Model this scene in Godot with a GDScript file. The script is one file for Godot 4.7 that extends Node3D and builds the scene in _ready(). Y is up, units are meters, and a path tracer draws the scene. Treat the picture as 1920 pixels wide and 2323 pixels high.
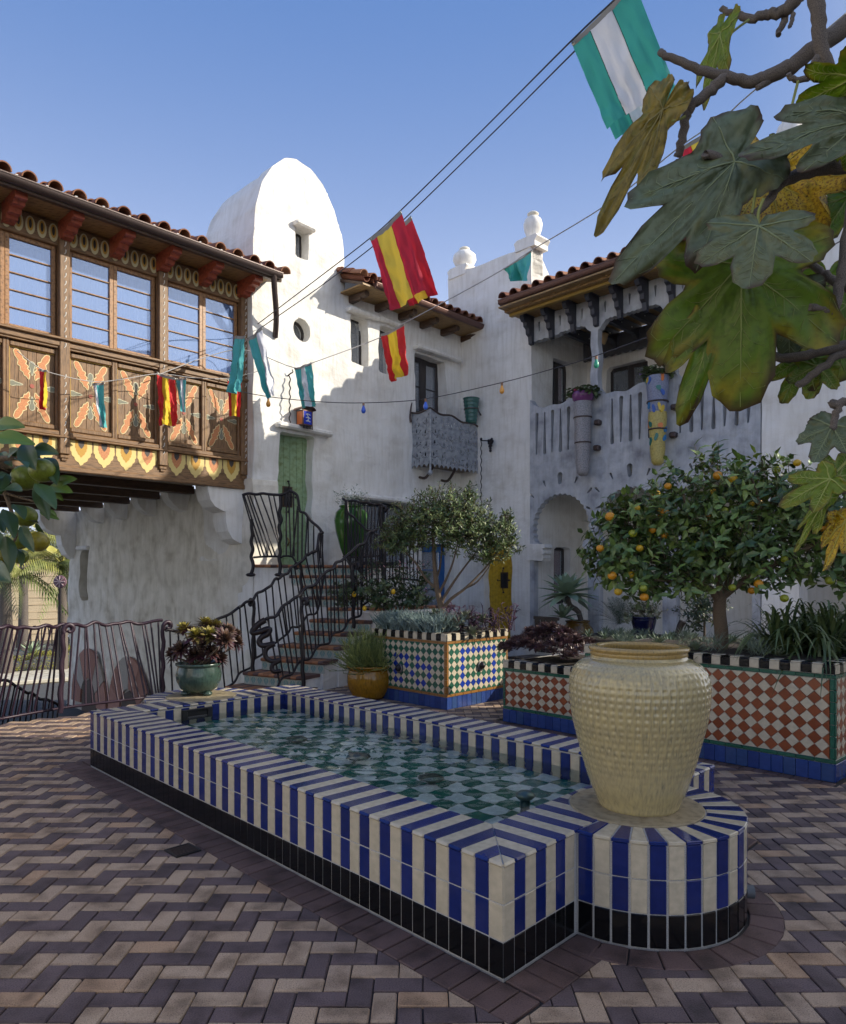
extends Node3D
# A tiled fountain in a white stucco courtyard. World: x right, y up, camera near the origin looking along -z. Metres.

class MB:
	var v := PackedVector3Array()
	var n := PackedVector3Array()
	var c := PackedColorArray()
	var col := Color.WHITE
	var use_c := false
	func vert(p: Vector3, m: Vector3) -> void:
		v.append(p); n.append(m)
		if use_c: c.append(col)
	func tri(a: Vector3, b: Vector3, d: Vector3) -> void:
		var m := (b - a).cross(d - a).normalized()
		vert(a, m); vert(d, m); vert(b, m)
	func stri(a: Vector3, b: Vector3, d: Vector3, na: Vector3, nb: Vector3, nd: Vector3) -> void:
		vert(a, na); vert(d, nd); vert(b, nb)
	func quad(a: Vector3, b: Vector3, d: Vector3, e: Vector3) -> void:
		tri(a, b, d); tri(a, d, e)
	func add(o: MB, x := Transform3D.IDENTITY) -> MB:
		v.append_array(x * o.v)
		var bs := x.basis.orthonormalized()
		n.append_array(Transform3D(bs, Vector3.ZERO) * o.n)
		if use_c:
			if o.c.size() == o.v.size(): c.append_array(o.c)
			else:
				for i in o.v.size(): c.append(col)
		return self
	func box(size: Vector3, ctr := Vector3.ZERO, bev := 0.0, x := Transform3D.IDENTITY) -> MB:
		var h := size / 2.0
		var b := minf(bev, minf(h.x, minf(h.y, h.z)) * 0.9)
		var o := MB.new()
		for ax in 3:
			for s: float in [-1.0, 1.0]:
				var a2 := (ax + 1) % 3
				var a3 := (ax + 2) % 3
				var q := []
				for k in 4:
					var p := Vector3.ZERO
					p[ax] = s * h[ax]
					p[a2] = (h[a2] - b) * [-1, 1, 1, -1][k]
					p[a3] = (h[a3] - b) * [-1, -1, 1, 1][k]
					q.append(ctr + p)
				if s < 0: q.reverse()
				o.quad(q[0], q[1], q[2], q[3])
		if b > 0.0:
			for ax in 3:
				var a2 := (ax + 1) % 3
				var a3 := (ax + 2) % 3
				for s2: float in [-1.0, 1.0]:
					for s3: float in [-1.0, 1.0]:
						var q := []
						for k in 4:
							var p := Vector3.ZERO
							p[ax] = (h[ax] - b) * [-1, 1, 1, -1][k]
							p[a2] = s2 * (h[a2] - (0.0 if k < 2 else b))
							p[a3] = s3 * (h[a3] - (b if k < 2 else 0.0))
							q.append(ctr + p)
						if s2 * s3 < 0: q.reverse()
						o.quad(q[0], q[1], q[2], q[3])
			for sx: float in [-1.0, 1.0]:
				for sy: float in [-1.0, 1.0]:
					for sz: float in [-1.0, 1.0]:
						var s := Vector3(sx, sy, sz)
						var q := [ctr + s * (h - Vector3(0, b, b)), ctr + s * (h - Vector3(b, 0, b)), ctr + s * (h - Vector3(b, b, 0))]
						if sx * sy * sz < 0: q.reverse()
						o.tri(q[0], q[1], q[2])
		return add(o, x)
	# polygon (x, y) pushed along z from z0 to z1, front edge chamfered
	func prism(poly: PackedVector2Array, z0: float, z1: float, bev := 0.0, x := Transform3D.IDENTITY, back := true) -> MB:
		var p := poly.duplicate()
		if Geometry2D.is_polygon_clockwise(p): p.reverse()
		var o := MB.new()
		var ins := p
		if bev > 0.0:
			var off := Geometry2D.offset_polygon(p, -bev)
			if off.size() == 1 and off[0].size() == p.size():
				ins = off[0]
				if Geometry2D.is_polygon_clockwise(ins): ins.reverse()
				var best := 0
				for i in ins.size():
					if ins[i].distance_squared_to(p[0]) < ins[best].distance_squared_to(p[0]): best = i
				var r := PackedVector2Array()
				for i in ins.size(): r.append(ins[(i + best) % ins.size()])
				ins = r
			else: bev = 0.0
		var t := Geometry2D.triangulate_polygon(ins)
		for i in range(0, t.size(), 3):
			var a := ins[t[i]]; var b := ins[t[i + 1]]; var d := ins[t[i + 2]]
			if (b - a).cross(d - a) < 0: var w := b; b = d; d = w
			o.tri(Vector3(a.x, a.y, z1), Vector3(b.x, b.y, z1), Vector3(d.x, d.y, z1))
		if back:
			t = Geometry2D.triangulate_polygon(p)
			for i in range(0, t.size(), 3):
				var a := p[t[i]]; var b := p[t[i + 1]]; var d := p[t[i + 2]]
				if (b - a).cross(d - a) > 0: var w := b; b = d; d = w
				o.tri(Vector3(a.x, a.y, z0), Vector3(b.x, b.y, z0), Vector3(d.x, d.y, z0))
		for i in p.size():
			var j := (i + 1) % p.size()
			o.quad(Vector3(p[i].x, p[i].y, z0), Vector3(p[j].x, p[j].y, z0), Vector3(p[j].x, p[j].y, z1 - bev), Vector3(p[i].x, p[i].y, z1 - bev))
			if bev > 0.0:
				o.quad(Vector3(p[i].x, p[i].y, z1 - bev), Vector3(p[j].x, p[j].y, z1 - bev), Vector3(ins[j].x, ins[j].y, z1), Vector3(ins[i].x, ins[i].y, z1))
		return add(o, x)
	func grid(nu: int, nv: int, f: Callable, wrap := false, flip := false) -> MB:
		var p := PackedVector3Array()
		p.resize((nu + 1) * (nv + 1))
		var m := PackedVector3Array()
		m.resize(p.size())
		for j in nv + 1:
			for i in nu + 1:
				p[j * (nu + 1) + i] = f.call(float(i) / nu, float(j) / nv)
		for j in nv:
			for i in nu:
				var a := j * (nu + 1) + i
				var k := (p[a + nu + 2] - p[a]).cross(p[a + nu + 1] - p[a + 1])
				m[a] += k; m[a + 1] += k; m[a + nu + 1] += k; m[a + nu + 2] += k
		if wrap:
			for j in nv + 1:
				var s := m[j * (nu + 1)] + m[j * (nu + 1) + nu]
				m[j * (nu + 1)] = s; m[j * (nu + 1) + nu] = s
		for i in m.size(): m[i] = m[i].normalized() * (-1.0 if flip else 1.0)
		for j in nv:
			for i in nu:
				var a := j * (nu + 1) + i
				var b := a + 1; var d := a + nu + 2; var e := a + nu + 1
				if flip:
					stri(p[a], p[e], p[d], m[a], m[e], m[d]); stri(p[a], p[d], p[b], m[a], m[d], m[b])
				else:
					stri(p[a], p[b], p[d], m[a], m[b], m[d]); stri(p[a], p[d], p[e], m[a], m[d], m[e])
		return self
	func tube(pts: Array, r0: float, r1 := -1.0, sides := 8, flat := 1.0) -> MB:
		var nn := pts.size()
		if r1 < 0: r1 = r0
		var rings := []
		var nrm := []
		var up := Vector3.UP
		for i in nn:
			var t: Vector3 = (pts[mini(i + 1, nn - 1)] - pts[maxi(i - 1, 0)]).normalized()
			if i == 0: up = Vector3.UP if absf(t.y) < 0.9 else Vector3.RIGHT
			var b := t.cross(up).normalized()
			if b.length() < 0.1: b = t.cross(Vector3.FORWARD).normalized()
			up = b.cross(t).normalized()
			var r := lerpf(r0, r1, float(i) / maxi(1, nn - 1))
			var ring := []
			var rn := []
			for k in sides:
				var a := TAU * k / sides
				rn.append(b * cos(a) + up * sin(a))
				ring.append(pts[i] + b * cos(a) * r * flat + up * sin(a) * r)
			rings.append(ring); nrm.append(rn)
		for i in nn - 1:
			for k in sides:
				var l := (k + 1) % sides
				stri(rings[i][k], rings[i + 1][k], rings[i + 1][l], nrm[i][k], nrm[i + 1][k], nrm[i + 1][l])
				stri(rings[i][k], rings[i + 1][l], rings[i][l], nrm[i][k], nrm[i + 1][l], nrm[i][l])
		for k in range(1, sides - 1):
			tri(rings[0][0], rings[0][k], rings[0][k + 1])
			tri(rings[nn - 1][0], rings[nn - 1][k + 1], rings[nn - 1][k])
		return self
	func lathe(prof: Array, seg := 32, x := Transform3D.IDENTITY) -> MB:
		var o := MB.new()
		o.grid(seg, prof.size() - 1, func(a: float, b: float) -> Vector3:
			var q: Vector2 = prof[roundi(b * (prof.size() - 1))]
			return Vector3(sin(a * TAU) * q.x, q.y, cos(a * TAU) * q.x), true)
		return add(o, x)
	func ball(ctr: Vector3, r: Vector3, seg := 14, x := Transform3D.IDENTITY) -> MB:
		var o := MB.new()
		o.grid(seg, seg / 2, func(a: float, b: float) -> Vector3:
			return ctr + Vector3(sin(a * TAU) * sin(b * PI), -cos(b * PI), cos(a * TAU) * sin(b * PI)) * r, true)
		return add(o, x)
	# pointed leaf from base along dir, folded on its midrib and drooping at the end
	func leaf(base: Vector3, dir: Vector3, nor: Vector3, ln: float, w: float, droop := 0.15, fold := 0.25, seg := 2) -> MB:
		var side := dir.cross(nor).normalized()
		nor = side.cross(dir).normalized()
		var L := []; var Mi := []; var R := []
		for i in seg + 1:
			var t := (i + 0.0) / seg
			var ww := w * 0.5 * pow(sin(PI * pow(clampf(t * 0.93 + 0.07, 0, 1), 0.75)), 0.85)
			var m := base + dir * ln * t - nor * droop * ln * t * t
			Mi.append(m)
			L.append(m - side * ww + nor * fold * ww)
			R.append(m + side * ww + nor * fold * ww)
		for i in seg:
			if i == seg - 1:
				tri(Mi[i], R[i], Mi[i + 1]); tri(Mi[i], Mi[i + 1], L[i])
			else:
				quad(Mi[i], R[i], R[i + 1], Mi[i + 1]); quad(L[i], Mi[i], Mi[i + 1], L[i + 1])
		return self
	func to_mesh(mat: Material = null) -> ArrayMesh:
		var me := ArrayMesh.new()
		MB.surf(me, self, mat)
		return me
	static func surf(me: ArrayMesh, o: MB, mat: Material) -> void:
		if o.v.is_empty(): return
		var a := []
		a.resize(Mesh.ARRAY_MAX)
		a[Mesh.ARRAY_VERTEX] = o.v
		a[Mesh.ARRAY_NORMAL] = o.n
		if o.use_c: a[Mesh.ARRAY_COLOR] = o.c
		me.add_surface_from_arrays(Mesh.PRIMITIVE_TRIANGLES, a)
		if mat: me.surface_set_material(me.get_surface_count() - 1, mat)

# a flat region given by signed distance (negative inside), with rounded outline, given thickness and an uneven face
class Slab:
	var items := []      # [is_hole, kind, Rect2, data...]
	var base: Callable
	func hole(kind: String, r: Rect2, d: Array) -> void: items.append([kind, r, d])
	func rect(cx: float, cy: float, w: float, h: float, r := 0.02) -> void:
		hole("r", Rect2(cx - w / 2, cy - h / 2, w, h), [Vector2(cx, cy), Vector2(w / 2, h / 2), r])
	func ell(cx: float, cy: float, rx: float, ry: float) -> void:
		hole("e", Rect2(cx - rx, cy - ry, rx * 2, ry * 2), [Vector2(cx, cy), Vector2(rx, ry)])
	func drop(ax: float, ay: float, bx: float, by: float, ra: float, rb: float) -> void:
		var m := maxf(ra, rb)
		hole("c", Rect2(minf(ax, bx) - m, minf(ay, by) - m, absf(ax - bx) + 2 * m, absf(ay - by) + 2 * m), [Vector2(ax, ay), Vector2(bx, by), ra, rb])
	func fn(r: Rect2, f: Callable) -> void: hole("f", r, [f])
	func at(p: Vector2) -> float:
		var d: float = base.call(p)
		for it: Array in items:
			var r: Rect2 = it[1]
			if p.x < r.position.x - 0.15 or p.y < r.position.y - 0.15 or p.x > r.end.x + 0.15 or p.y > r.end.y + 0.15: continue
			var a: Array = it[2]
			var h := 0.0
			match it[0]:
				"r":
					var q: Vector2 = (p - a[0]).abs() - a[1] + Vector2(a[2], a[2])
					h = Vector2(maxf(q.x, 0), maxf(q.y, 0)).length() + minf(maxf(q.x, q.y), 0) - a[2]
				"e":
					var q: Vector2 = (p - a[0]) / a[1]
					h = (q.length() - 1.0) * minf(a[1].x, a[1].y)
				"c":
					var ba: Vector2 = a[1] - a[0]
					var t := clampf((p - a[0]).dot(ba) / maxf(ba.length_squared(), 1e-9), 0, 1)
					h = (p - a[0] - ba * t).length() - lerpf(a[2], a[3], t)
				"f": h = a[0].call(p)
			d = maxf(d, -h)
		return d
	func build(rect_: Rect2, res: float, thick: float, bump: Callable, bev := 0.0) -> MB:
		var o := MB.new()
		var nx := ceili(rect_.size.x / res)
		var ny := ceili(rect_.size.y / res)
		var sx := rect_.size.x / nx
		var sy := rect_.size.y / ny
		var g := PackedFloat32Array()
		g.resize((nx + 1) * (ny + 1))
		for j in ny + 1:
			for i in nx + 1: g[j * (nx + 1) + i] = at(rect_.position + Vector2(i * sx, j * sy))
		var nor := func(p: Vector2) -> Vector3:
			if not bump.is_valid(): return Vector3(0, 0, 1)
			var e := 0.04
			return Vector3(bump.call(p - Vector2(e, 0)) - bump.call(p + Vector2(e, 0)), bump.call(p - Vector2(0, e)) - bump.call(p + Vector2(0, e)), 2 * e).normalized()
		var cache := {}
		for j in ny:
			var i := 0
			while i < nx:
				var k := j * (nx + 1) + i
				var d := [g[k], g[k + 1], g[k + nx + 2], g[k + nx + 1]]
				var inside := int(d[0] < 0) + int(d[1] < 0) + int(d[2] < 0) + int(d[3] < 0)
				if inside == 0:
					i += 1; continue
				var x0 := rect_.position.x + i * sx
				var y0 := rect_.position.y + j * sy
				if inside == 4:
					var run := 1
					if not bump.is_valid():
						while i + run < nx:
							var kk := j * (nx + 1) + i + run
							if g[kk + 1] < 0 and g[kk + nx + 2] < 0: run += 1
							else: break
					var cs := [Vector2(x0, y0), Vector2(x0 + sx * run, y0), Vector2(x0 + sx * run, y0 + sy), Vector2(x0, y0 + sy)]
					var ps := []
					var ns := []
					for q: Vector2 in cs:
						var key := Vector2i(roundi((q.x - rect_.position.x) / sx), roundi((q.y - rect_.position.y) / sy))
						if not cache.has(key): cache[key] = [Vector3(q.x, q.y, bump.call(q) if bump.is_valid() else 0.0), nor.call(q)]
						ps.append(cache[key][0]); ns.append(cache[key][1])
					o.stri(ps[0], ps[1], ps[2], ns[0], ns[1], ns[2]); o.stri(ps[0], ps[2], ps[3], ns[0], ns[2], ns[3])
					o.quad(Vector3(cs[3].x, cs[3].y, -thick), Vector3(cs[2].x, cs[2].y, -thick), Vector3(cs[1].x, cs[1].y, -thick), Vector3(cs[0].x, cs[0].y, -thick))
					i += run; continue
				var c4 := [Vector2(x0, y0), Vector2(x0 + sx, y0), Vector2(x0 + sx, y0 + sy), Vector2(x0, y0 + sy)]
				var poly := []
				var cut := []
				for e in 4:
					var f := (e + 1) % 4
					if d[e] < 0: poly.append(c4[e]); cut.append(false)
					if (d[e] < 0) != (d[f] < 0):
						poly.append(c4[e].lerp(c4[f], clampf(d[e] / (d[e] - d[f]), 0.02, 0.98))); cut.append(true)
				var ps2 := []
				for q in poly.size():
					var p: Vector2 = poly[q]
					ps2.append(Vector3(p.x, p.y, (bump.call(p) if bump.is_valid() else 0.0) - (bev if cut[q] else 0.0)))
				for q in range(1, poly.size() - 1):
					o.stri(ps2[0], ps2[q], ps2[q + 1], nor.call(poly[0]), nor.call(poly[q]), nor.call(poly[q + 1]))
					o.tri(Vector3(poly[0].x, poly[0].y, -thick), Vector3(poly[q + 1].x, poly[q + 1].y, -thick), Vector3(poly[q].x, poly[q].y, -thick))
				for q in poly.size():
					var w := (q + 1) % poly.size()
					if cut[q] and cut[w]:
						o.quad(ps2[q], Vector3(poly[q].x, poly[q].y, -thick), Vector3(poly[w].x, poly[w].y, -thick), ps2[w])
				i += 1
		return o

var rng := RandomNumberGenerator.new()
var used := {}
var M := {}
var eye := Vector3(0, 1.68, 0)
var NONE: Callable
func w3(x: float, y: float, z: float) -> Vector3: return Vector3(x, y, z)

func numbered(parent: Node, called: String) -> String:
	var k := str(parent.get_instance_id()) + called
	used[k] = used.get(k, -1) + 1
	return called if used[k] == 0 else "%s_%03d" % [called, used[k]]
func tag(o: Node, label := "", category := "", group := "", kind := "") -> Node:
	if label: o.set_meta("label", label)
	if category: o.set_meta("category", category)
	if group: o.set_meta("group", group)
	if kind: o.set_meta("kind", kind)
	return o
func thing(called: String, label: String, category: String, x := Transform3D.IDENTITY, group := "") -> Node3D:
	var o := Node3D.new()
	o.name = numbered(self, called); o.transform = x
	add_child(o, true)
	tag(o, label, category, group)
	return o
func mi(called: String, me: Mesh, parent: Node, x := Transform3D.IDENTITY, mat: Material = null) -> MeshInstance3D:
	var o := MeshInstance3D.new()
	o.name = numbered(parent, called); o.mesh = me; o.transform = x
	if mat: o.material_override = null; o.set_surface_override_material(0, mat)
	parent.add_child(o, true)
	return o
func part(called: String, b: MB, mat: Material, parent: Node, x := Transform3D.IDENTITY) -> MeshInstance3D:
	return mi(called, b.to_mesh(mat), parent, x)
func struct_(called: String, b: MB, mat: Material) -> MeshInstance3D:
	var o := part(called, b, mat, self)
	o.set_meta("kind", "structure")
	return o
# pieces: [MB, Material, Transform3D (in parent space), weight]; the largest become parts of their own, the rest one joined part
func pieces(parent: Node, called: String, list: Array, most := 300) -> void:
	var order := []
	for i in list.size(): order.append([-float(list[i][3]), i])
	order.sort()
	var rest := {}
	var shared := {}
	for k in order.size():
		var it: Array = list[order[k][1]]
		if k < most:
			if not shared.has([it[0], it[1]]): shared[[it[0], it[1]]] = it[0].to_mesh(it[1])
			mi(called, shared[[it[0], it[1]]], parent, it[2])
		else:
			if not rest.has(it[1]): rest[it[1]] = MB.new()
			rest[it[1]].add(it[0], it[2])
	if not rest.is_empty():
		var me := ArrayMesh.new()
		for m: Material in rest: MB.surf(me, rest[m], m)
		tag(mi("remaining_" + called + "s", me, parent), "", "", "", "stuff")
func seen_size(p: Vector3, nrm: Vector3, area: float) -> float:
	var t := eye - p
	var f := maxf(0.02, t.normalized().dot(nrm)) if nrm != Vector3.ZERO else 1.0
	var w := area * f / maxf(t.length_squared(), 0.01)
	var q := p - eye
	if q.z > -0.1 or absf(q.x / -q.z) > 0.6 or q.y / -q.z < -0.63: w *= 0.001
	return w
func fr(ox: float, oz: float, xx: float, xz: float, oy := 0.0) -> Transform3D:
	var x := Vector3(xx, 0, xz).normalized()
	return Transform3D(Basis(x, Vector3.UP, x.cross(Vector3.UP)), Vector3(ox, oy, oz))
func T(x: float, y: float, z: float) -> Transform3D: return Transform3D(Basis.IDENTITY, Vector3(x, y, z))
func look(p: Vector3, dir: Vector3, up := Vector3.UP) -> Transform3D:   # local y along dir
	var y := dir.normalized()
	var x := y.cross(up).normalized() if absf(y.dot(up.normalized())) < 0.99 else y.cross(Vector3.BACK).normalized()
	return Transform3D(Basis(x, y, x.cross(y)), p)
func smooth_path(p: Array, n := 4) -> Array:
	var o := []
	for i in p.size() - 1:
		var a: Vector3 = p[maxi(i - 1, 0)]; var b: Vector3 = p[i]; var c: Vector3 = p[i + 1]; var d: Vector3 = p[mini(i + 2, p.size() - 1)]
		for k in n: o.append(b.cubic_interpolate(c, a, d, float(k) / n))
	o.append(p[-1])
	return o
func along(p: Array, t: float) -> Vector3:
	var tot := 0.0
	for i in p.size() - 1: tot += p[i].distance_to(p[i + 1])
	var s := t * tot
	for i in p.size() - 1:
		var l: float = p[i].distance_to(p[i + 1])
		if s <= l or i == p.size() - 2: return p[i].lerp(p[i + 1], clampf(s / l, 0, 1))
		s -= l
	return p[-1]
func wave(f: float, a: float, sd: int) -> Callable:
	var nz := FastNoiseLite.new()
	nz.seed = sd; nz.frequency = f; nz.fractal_octaves = 2; nz.noise_type = FastNoiseLite.TYPE_SIMPLEX_SMOOTH
	return func(p: Vector2) -> float: return nz.get_noise_2d(p.x, p.y) * a
func jit(a: float) -> float: return rng.randf_range(-a, a)

# ---- materials
func lin(r: float, g: float, b: float) -> Color: return Color(r, g, b).linear_to_srgb()
func mat(r: float, g: float, b: float, rough := 0.7, metal := 0.0) -> StandardMaterial3D:
	var m := StandardMaterial3D.new()
	m.albedo_color = lin(r, g, b); m.roughness = rough; m.metallic = metal
	return m
func ntex(freq: float, ramp: Array, sd := 1, oct := 4, size := 512, as_n := 0.0, kind := FastNoiseLite.TYPE_SIMPLEX_SMOOTH) -> NoiseTexture2D:
	var t := NoiseTexture2D.new()
	t.width = size; t.height = size; t.seamless = true; t.seamless_blend_skirt = 0.15
	var z := FastNoiseLite.new()
	z.noise_type = kind; z.frequency = freq; z.fractal_octaves = oct; z.seed = sd
	t.noise = z
	if as_n > 0.0:
		t.as_normal_map = true; t.bump_strength = as_n
	elif ramp.size():
		var g := Gradient.new()
		g.offsets = PackedFloat32Array(range(ramp.size()).map(func(i): return ramp[i][0]))
		g.colors = PackedColorArray(ramp.map(func(i): return Color(i[1], i[2], i[3])))
		t.color_ramp = g
	return t
func tri_map(m: StandardMaterial3D, tex: Texture2D, scale: Vector3, nrm: Texture2D = null, ns := 0.5, world := true) -> StandardMaterial3D:
	if tex: m.albedo_texture = tex
	if nrm:
		m.normal_enabled = true; m.normal_texture = nrm; m.normal_scale = ns
	m.uv1_triplanar = true; m.uv1_world_triplanar = world; m.uv1_scale = scale
	return m
func stain(m: StandardMaterial3D, tex: Texture2D, scale: Vector3) -> StandardMaterial3D:   # a second, coarser layer of wear
	m.detail_enabled = true; m.detail_albedo = tex; m.detail_blend_mode = BaseMaterial3D.BLEND_MODE_MUL; m.detail_uv_layer = BaseMaterial3D.DETAIL_UV_2
	m.uv2_triplanar = true; m.uv2_world_triplanar = true; m.uv2_scale = scale
	return m
func foliage(rough := 0.45, back := 0.25) -> StandardMaterial3D:
	var m := StandardMaterial3D.new()
	m.vertex_color_use_as_albedo = true; m.roughness = rough
	m.backlight_enabled = true; m.backlight = Color(back * 0.8, back, back * 0.25)
	m.cull_mode = BaseMaterial3D.CULL_DISABLED
	return m
func glaze(r: float, g: float, b: float, rough := 0.16) -> StandardMaterial3D:
	var m := mat(r, g, b, rough)
	return tri_map(m, M.t_glaze, Vector3(3, 3, 3), M.n_glaze, 0.12)

func materials() -> void:
	M.t_glaze = ntex(0.012, [[0.0, 0.86, 0.86, 0.86], [1.0, 1, 1, 1]], 3)
	M.n_glaze = ntex(0.02, [], 4, 3, 512, 3.0)
	M.t_stucco = ntex(0.006, [[0.0, 0.84, 0.82, 0.79], [0.38, 0.96, 0.955, 0.945], [1.0, 1, 1, 1]], 5, 5, 1024)
	M.n_stucco = ntex(0.02, [], 6, 5, 1024, 7.0)
	M.t_stain = ntex(0.008, [[0.0, 0.74, 0.71, 0.66], [0.4, 0.93, 0.92, 0.89], [0.7, 1, 0.99, 0.97], [1.0, 1, 1, 1]], 7, 5, 1024)
	M.t_brick = ntex(0.11, [[0.0, 0.35, 0.33, 0.32], [0.3, 0.85, 0.85, 0.85], [1.0, 1, 1, 1]], 8, 3, 512)
	M.n_brick = ntex(0.09, [], 9, 4, 512, 5.0)
	M.t_wood = ntex(0.012, [[0.0, 0.5, 0.47, 0.43], [0.5, 0.9, 0.9, 0.9], [1.0, 1, 1, 1]], 10, 5, 512)
	M.n_wood = ntex(0.02, [], 11, 4, 512, 4.0)
	M.t_stone = ntex(0.12, [[0.0, 0.3, 0.3, 0.3], [0.4, 0.8, 0.8, 0.8], [0.7, 1, 1, 1], [1.0, 1, 1, 1]], 12, 4, 512)
	M.t_rust = ntex(0.01, [[0.0, 0.55, 0.55, 0.58], [0.45, 0.85, 0.86, 0.88], [1.0, 1.0, 1.0, 1.0]], 13, 5, 1024)
	M.t_leaf = ntex(0.02, [[0.0, 0.7, 0.68, 0.5], [0.5, 0.95, 0.95, 0.9], [1.0, 1, 1, 1]], 14, 4, 512)
	M.t_spots = ntex(0.035, [[0.0, 0.3, 0.16, 0.05], [0.3, 0.5, 0.3, 0.1], [0.38, 1, 1, 1], [1.0, 1, 1, 1]], 15, 3, 512)
	M.n_leaf = ntex(0.03, [], 16, 3, 512, 5.0)
	M.t_drip = ntex(0.02, [[0.0, 0.89, 0.88, 0.86], [0.35, 0.97, 0.968, 0.96], [0.55, 1, 1, 1], [1.0, 1, 1, 1]], 17, 4, 512)
	M.t_worn = ntex(0.012, [[0.0, 0.62, 0.6, 0.58], [0.35, 0.88, 0.87, 0.86], [0.6, 1, 1, 1], [1.0, 1.0, 1.0, 1.0]], 18, 5, 1024)
	M.stucco = tri_map(mat(0.87, 0.855, 0.83, 0.9), M.t_stucco, Vector3(0.28, 0.28, 0.28), M.n_stucco, 0.55)
	M.stucco_old = tri_map(mat(0.86, 0.83, 0.77, 0.92), M.t_stain, Vector3(0.3, 0.24, 0.3), M.n_stucco, 0.5)
	M.concrete = tri_map(mat(0.62, 0.63, 0.65, 0.75), M.t_rust, Vector3(0.35, 0.22, 0.35), M.n_stucco, 0.6)
	M.wood = tri_map(mat(0.25, 0.135, 0.057, 0.5), M.t_wood, Vector3(6, 0.7, 6), M.n_wood, 0.25, false)
	M.wood_h = tri_map(mat(0.25, 0.135, 0.057, 0.5), M.t_wood, Vector3(0.7, 6, 6), M.n_wood, 0.25, false)
	M.wood_frame = tri_map(mat(0.38, 0.19, 0.075, 0.4), M.t_wood, Vector3(3, 3, 3), M.n_wood, 0.2, false)
	M.wood_dark = tri_map(mat(0.1, 0.055, 0.03, 0.55), M.t_wood, Vector3(1, 4, 1), M.n_wood, 0.25)
	M.wood_soffit = tri_map(mat(0.38, 0.23, 0.085, 0.55), M.t_wood, Vector3(1, 1, 5), M.n_wood, 0.2)
	M.red_beam = tri_map(mat(0.42, 0.085, 0.035, 0.5), M.t_wood, Vector3(2, 2, 2), M.n_wood, 0.2)
	M.gutter = mat(0.12, 0.085, 0.075, 0.4, 0.5)
	M.copper = mat(0.2, 0.1, 0.075, 0.45, 0.4)
	M.iron = mat(0.022, 0.016, 0.02, 0.38, 0.3)
	M.iron_plum = mat(0.04, 0.017, 0.032, 0.42, 0.15)
	M.black = mat(0.012, 0.011, 0.012, 0.5)
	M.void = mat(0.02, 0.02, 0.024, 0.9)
	M.terra = []
	for k in 4: M.terra.append(tri_map(mat([0.33, 0.26, 0.38, 0.22][k], [0.125, 0.1, 0.17, 0.075][k], [0.062, 0.05, 0.09, 0.042][k], 0.85), M.t_stone, Vector3(2, 2, 2), M.n_brick, 0.4))
	M.glass = mat(0.3, 0.44, 0.78, 0.02, 0.5)  # blue tint and metallic stand in for a blue sky reflection in the panes
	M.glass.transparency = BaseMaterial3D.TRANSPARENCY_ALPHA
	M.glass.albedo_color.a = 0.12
	M.glass_dark = mat(0.5, 0.55, 0.62, 0.03, 0.12)
	M.glass_dark.transparency = BaseMaterial3D.TRANSPARENCY_ALPHA
	M.glass_dark.albedo_color.a = 0.15
	M.curtain = mat(0.3, 0.3, 0.3, 0.9)
	M.curtain_red = mat(0.3, 0.1, 0.11, 0.9)
	M.dark_frame = mat(0.035, 0.028, 0.026, 0.5)
	M.bark = tri_map(mat(0.2, 0.14, 0.09, 0.9), M.t_stone, Vector3(4, 1.2, 4), M.n_brick, 0.8)
	M.bark_grey = tri_map(mat(0.17, 0.14, 0.12, 0.85), M.t_stone, Vector3(9, 5, 9), M.n_brick, 0.8)
	M.soil = tri_map(mat(0.05, 0.035, 0.025, 0.95), M.t_stone, Vector3(3, 3, 3), M.n_brick, 1.0)
	M.fol = foliage()
	M.fol_gloss = foliage(0.4, 0.2)
	M.fol_matte = foliage(0.6, 0.15)
	M.grout = tri_map(mat(0.6, 0.58, 0.55, 0.9), M.t_stone, Vector3(4, 4, 4))
	M.blue = []; M.cream = []; M.blk = []
	for k in 3:
		var q: float = [1.0, 0.88, 1.14][k]
		M.blue.append(glaze(0.011 * q, 0.024 * q, 0.15 * q, 0.12 + 0.03 * k))
		M.cream.append(glaze(0.6 * (0.93 + 0.07 * q), 0.52 * (0.93 + 0.07 * q), 0.385 * (0.92 + 0.08 * q), 0.15 + 0.03 * k))
		M.blk.append(glaze(0.006 * q, 0.006 * q, 0.007 * q, 0.12 + 0.03 * k))
	M.green_tile = [glaze(0.035, 0.13, 0.085), glaze(0.028, 0.11, 0.07)]
	M.blue_tile = [glaze(0.035, 0.07, 0.24), glaze(0.028, 0.055, 0.2), glaze(0.04, 0.08, 0.21)]
	M.rust_tile = [glaze(0.27, 0.068, 0.024, 0.3), glaze(0.24, 0.058, 0.02, 0.3), glaze(0.3, 0.08, 0.03, 0.3)]
	M.orange_tile = [glaze(0.3, 0.14, 0.035, 0.3)]
	for m: StandardMaterial3D in [M.iron, M.iron_plum, M.gutter, M.copper]: tri_map(m, M.t_rust, Vector3(6, 6, 6), M.n_brick, 0.35)
	stain(M.stucco, M.t_drip, Vector3(1.1, 0.09, 1.1)); stain(M.stucco_old, M.t_drip, Vector3(0.9, 0.1, 0.9)); stain(M.concrete, M.t_drip, Vector3(1.6, 0.12, 1.6))
	M.plain = mat(0.8, 0.8, 0.8, 0.8)

var FF: Transform3D   # tower and rear wing front, x to the right and away
var FQ: Transform3D   # loggia wing front, x to the right and near
var FW: Transform3D   # side wall of the passage under the bay (x negative, away)
var FB: Transform3D   # front of the timber bay (x negative, near)

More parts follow.
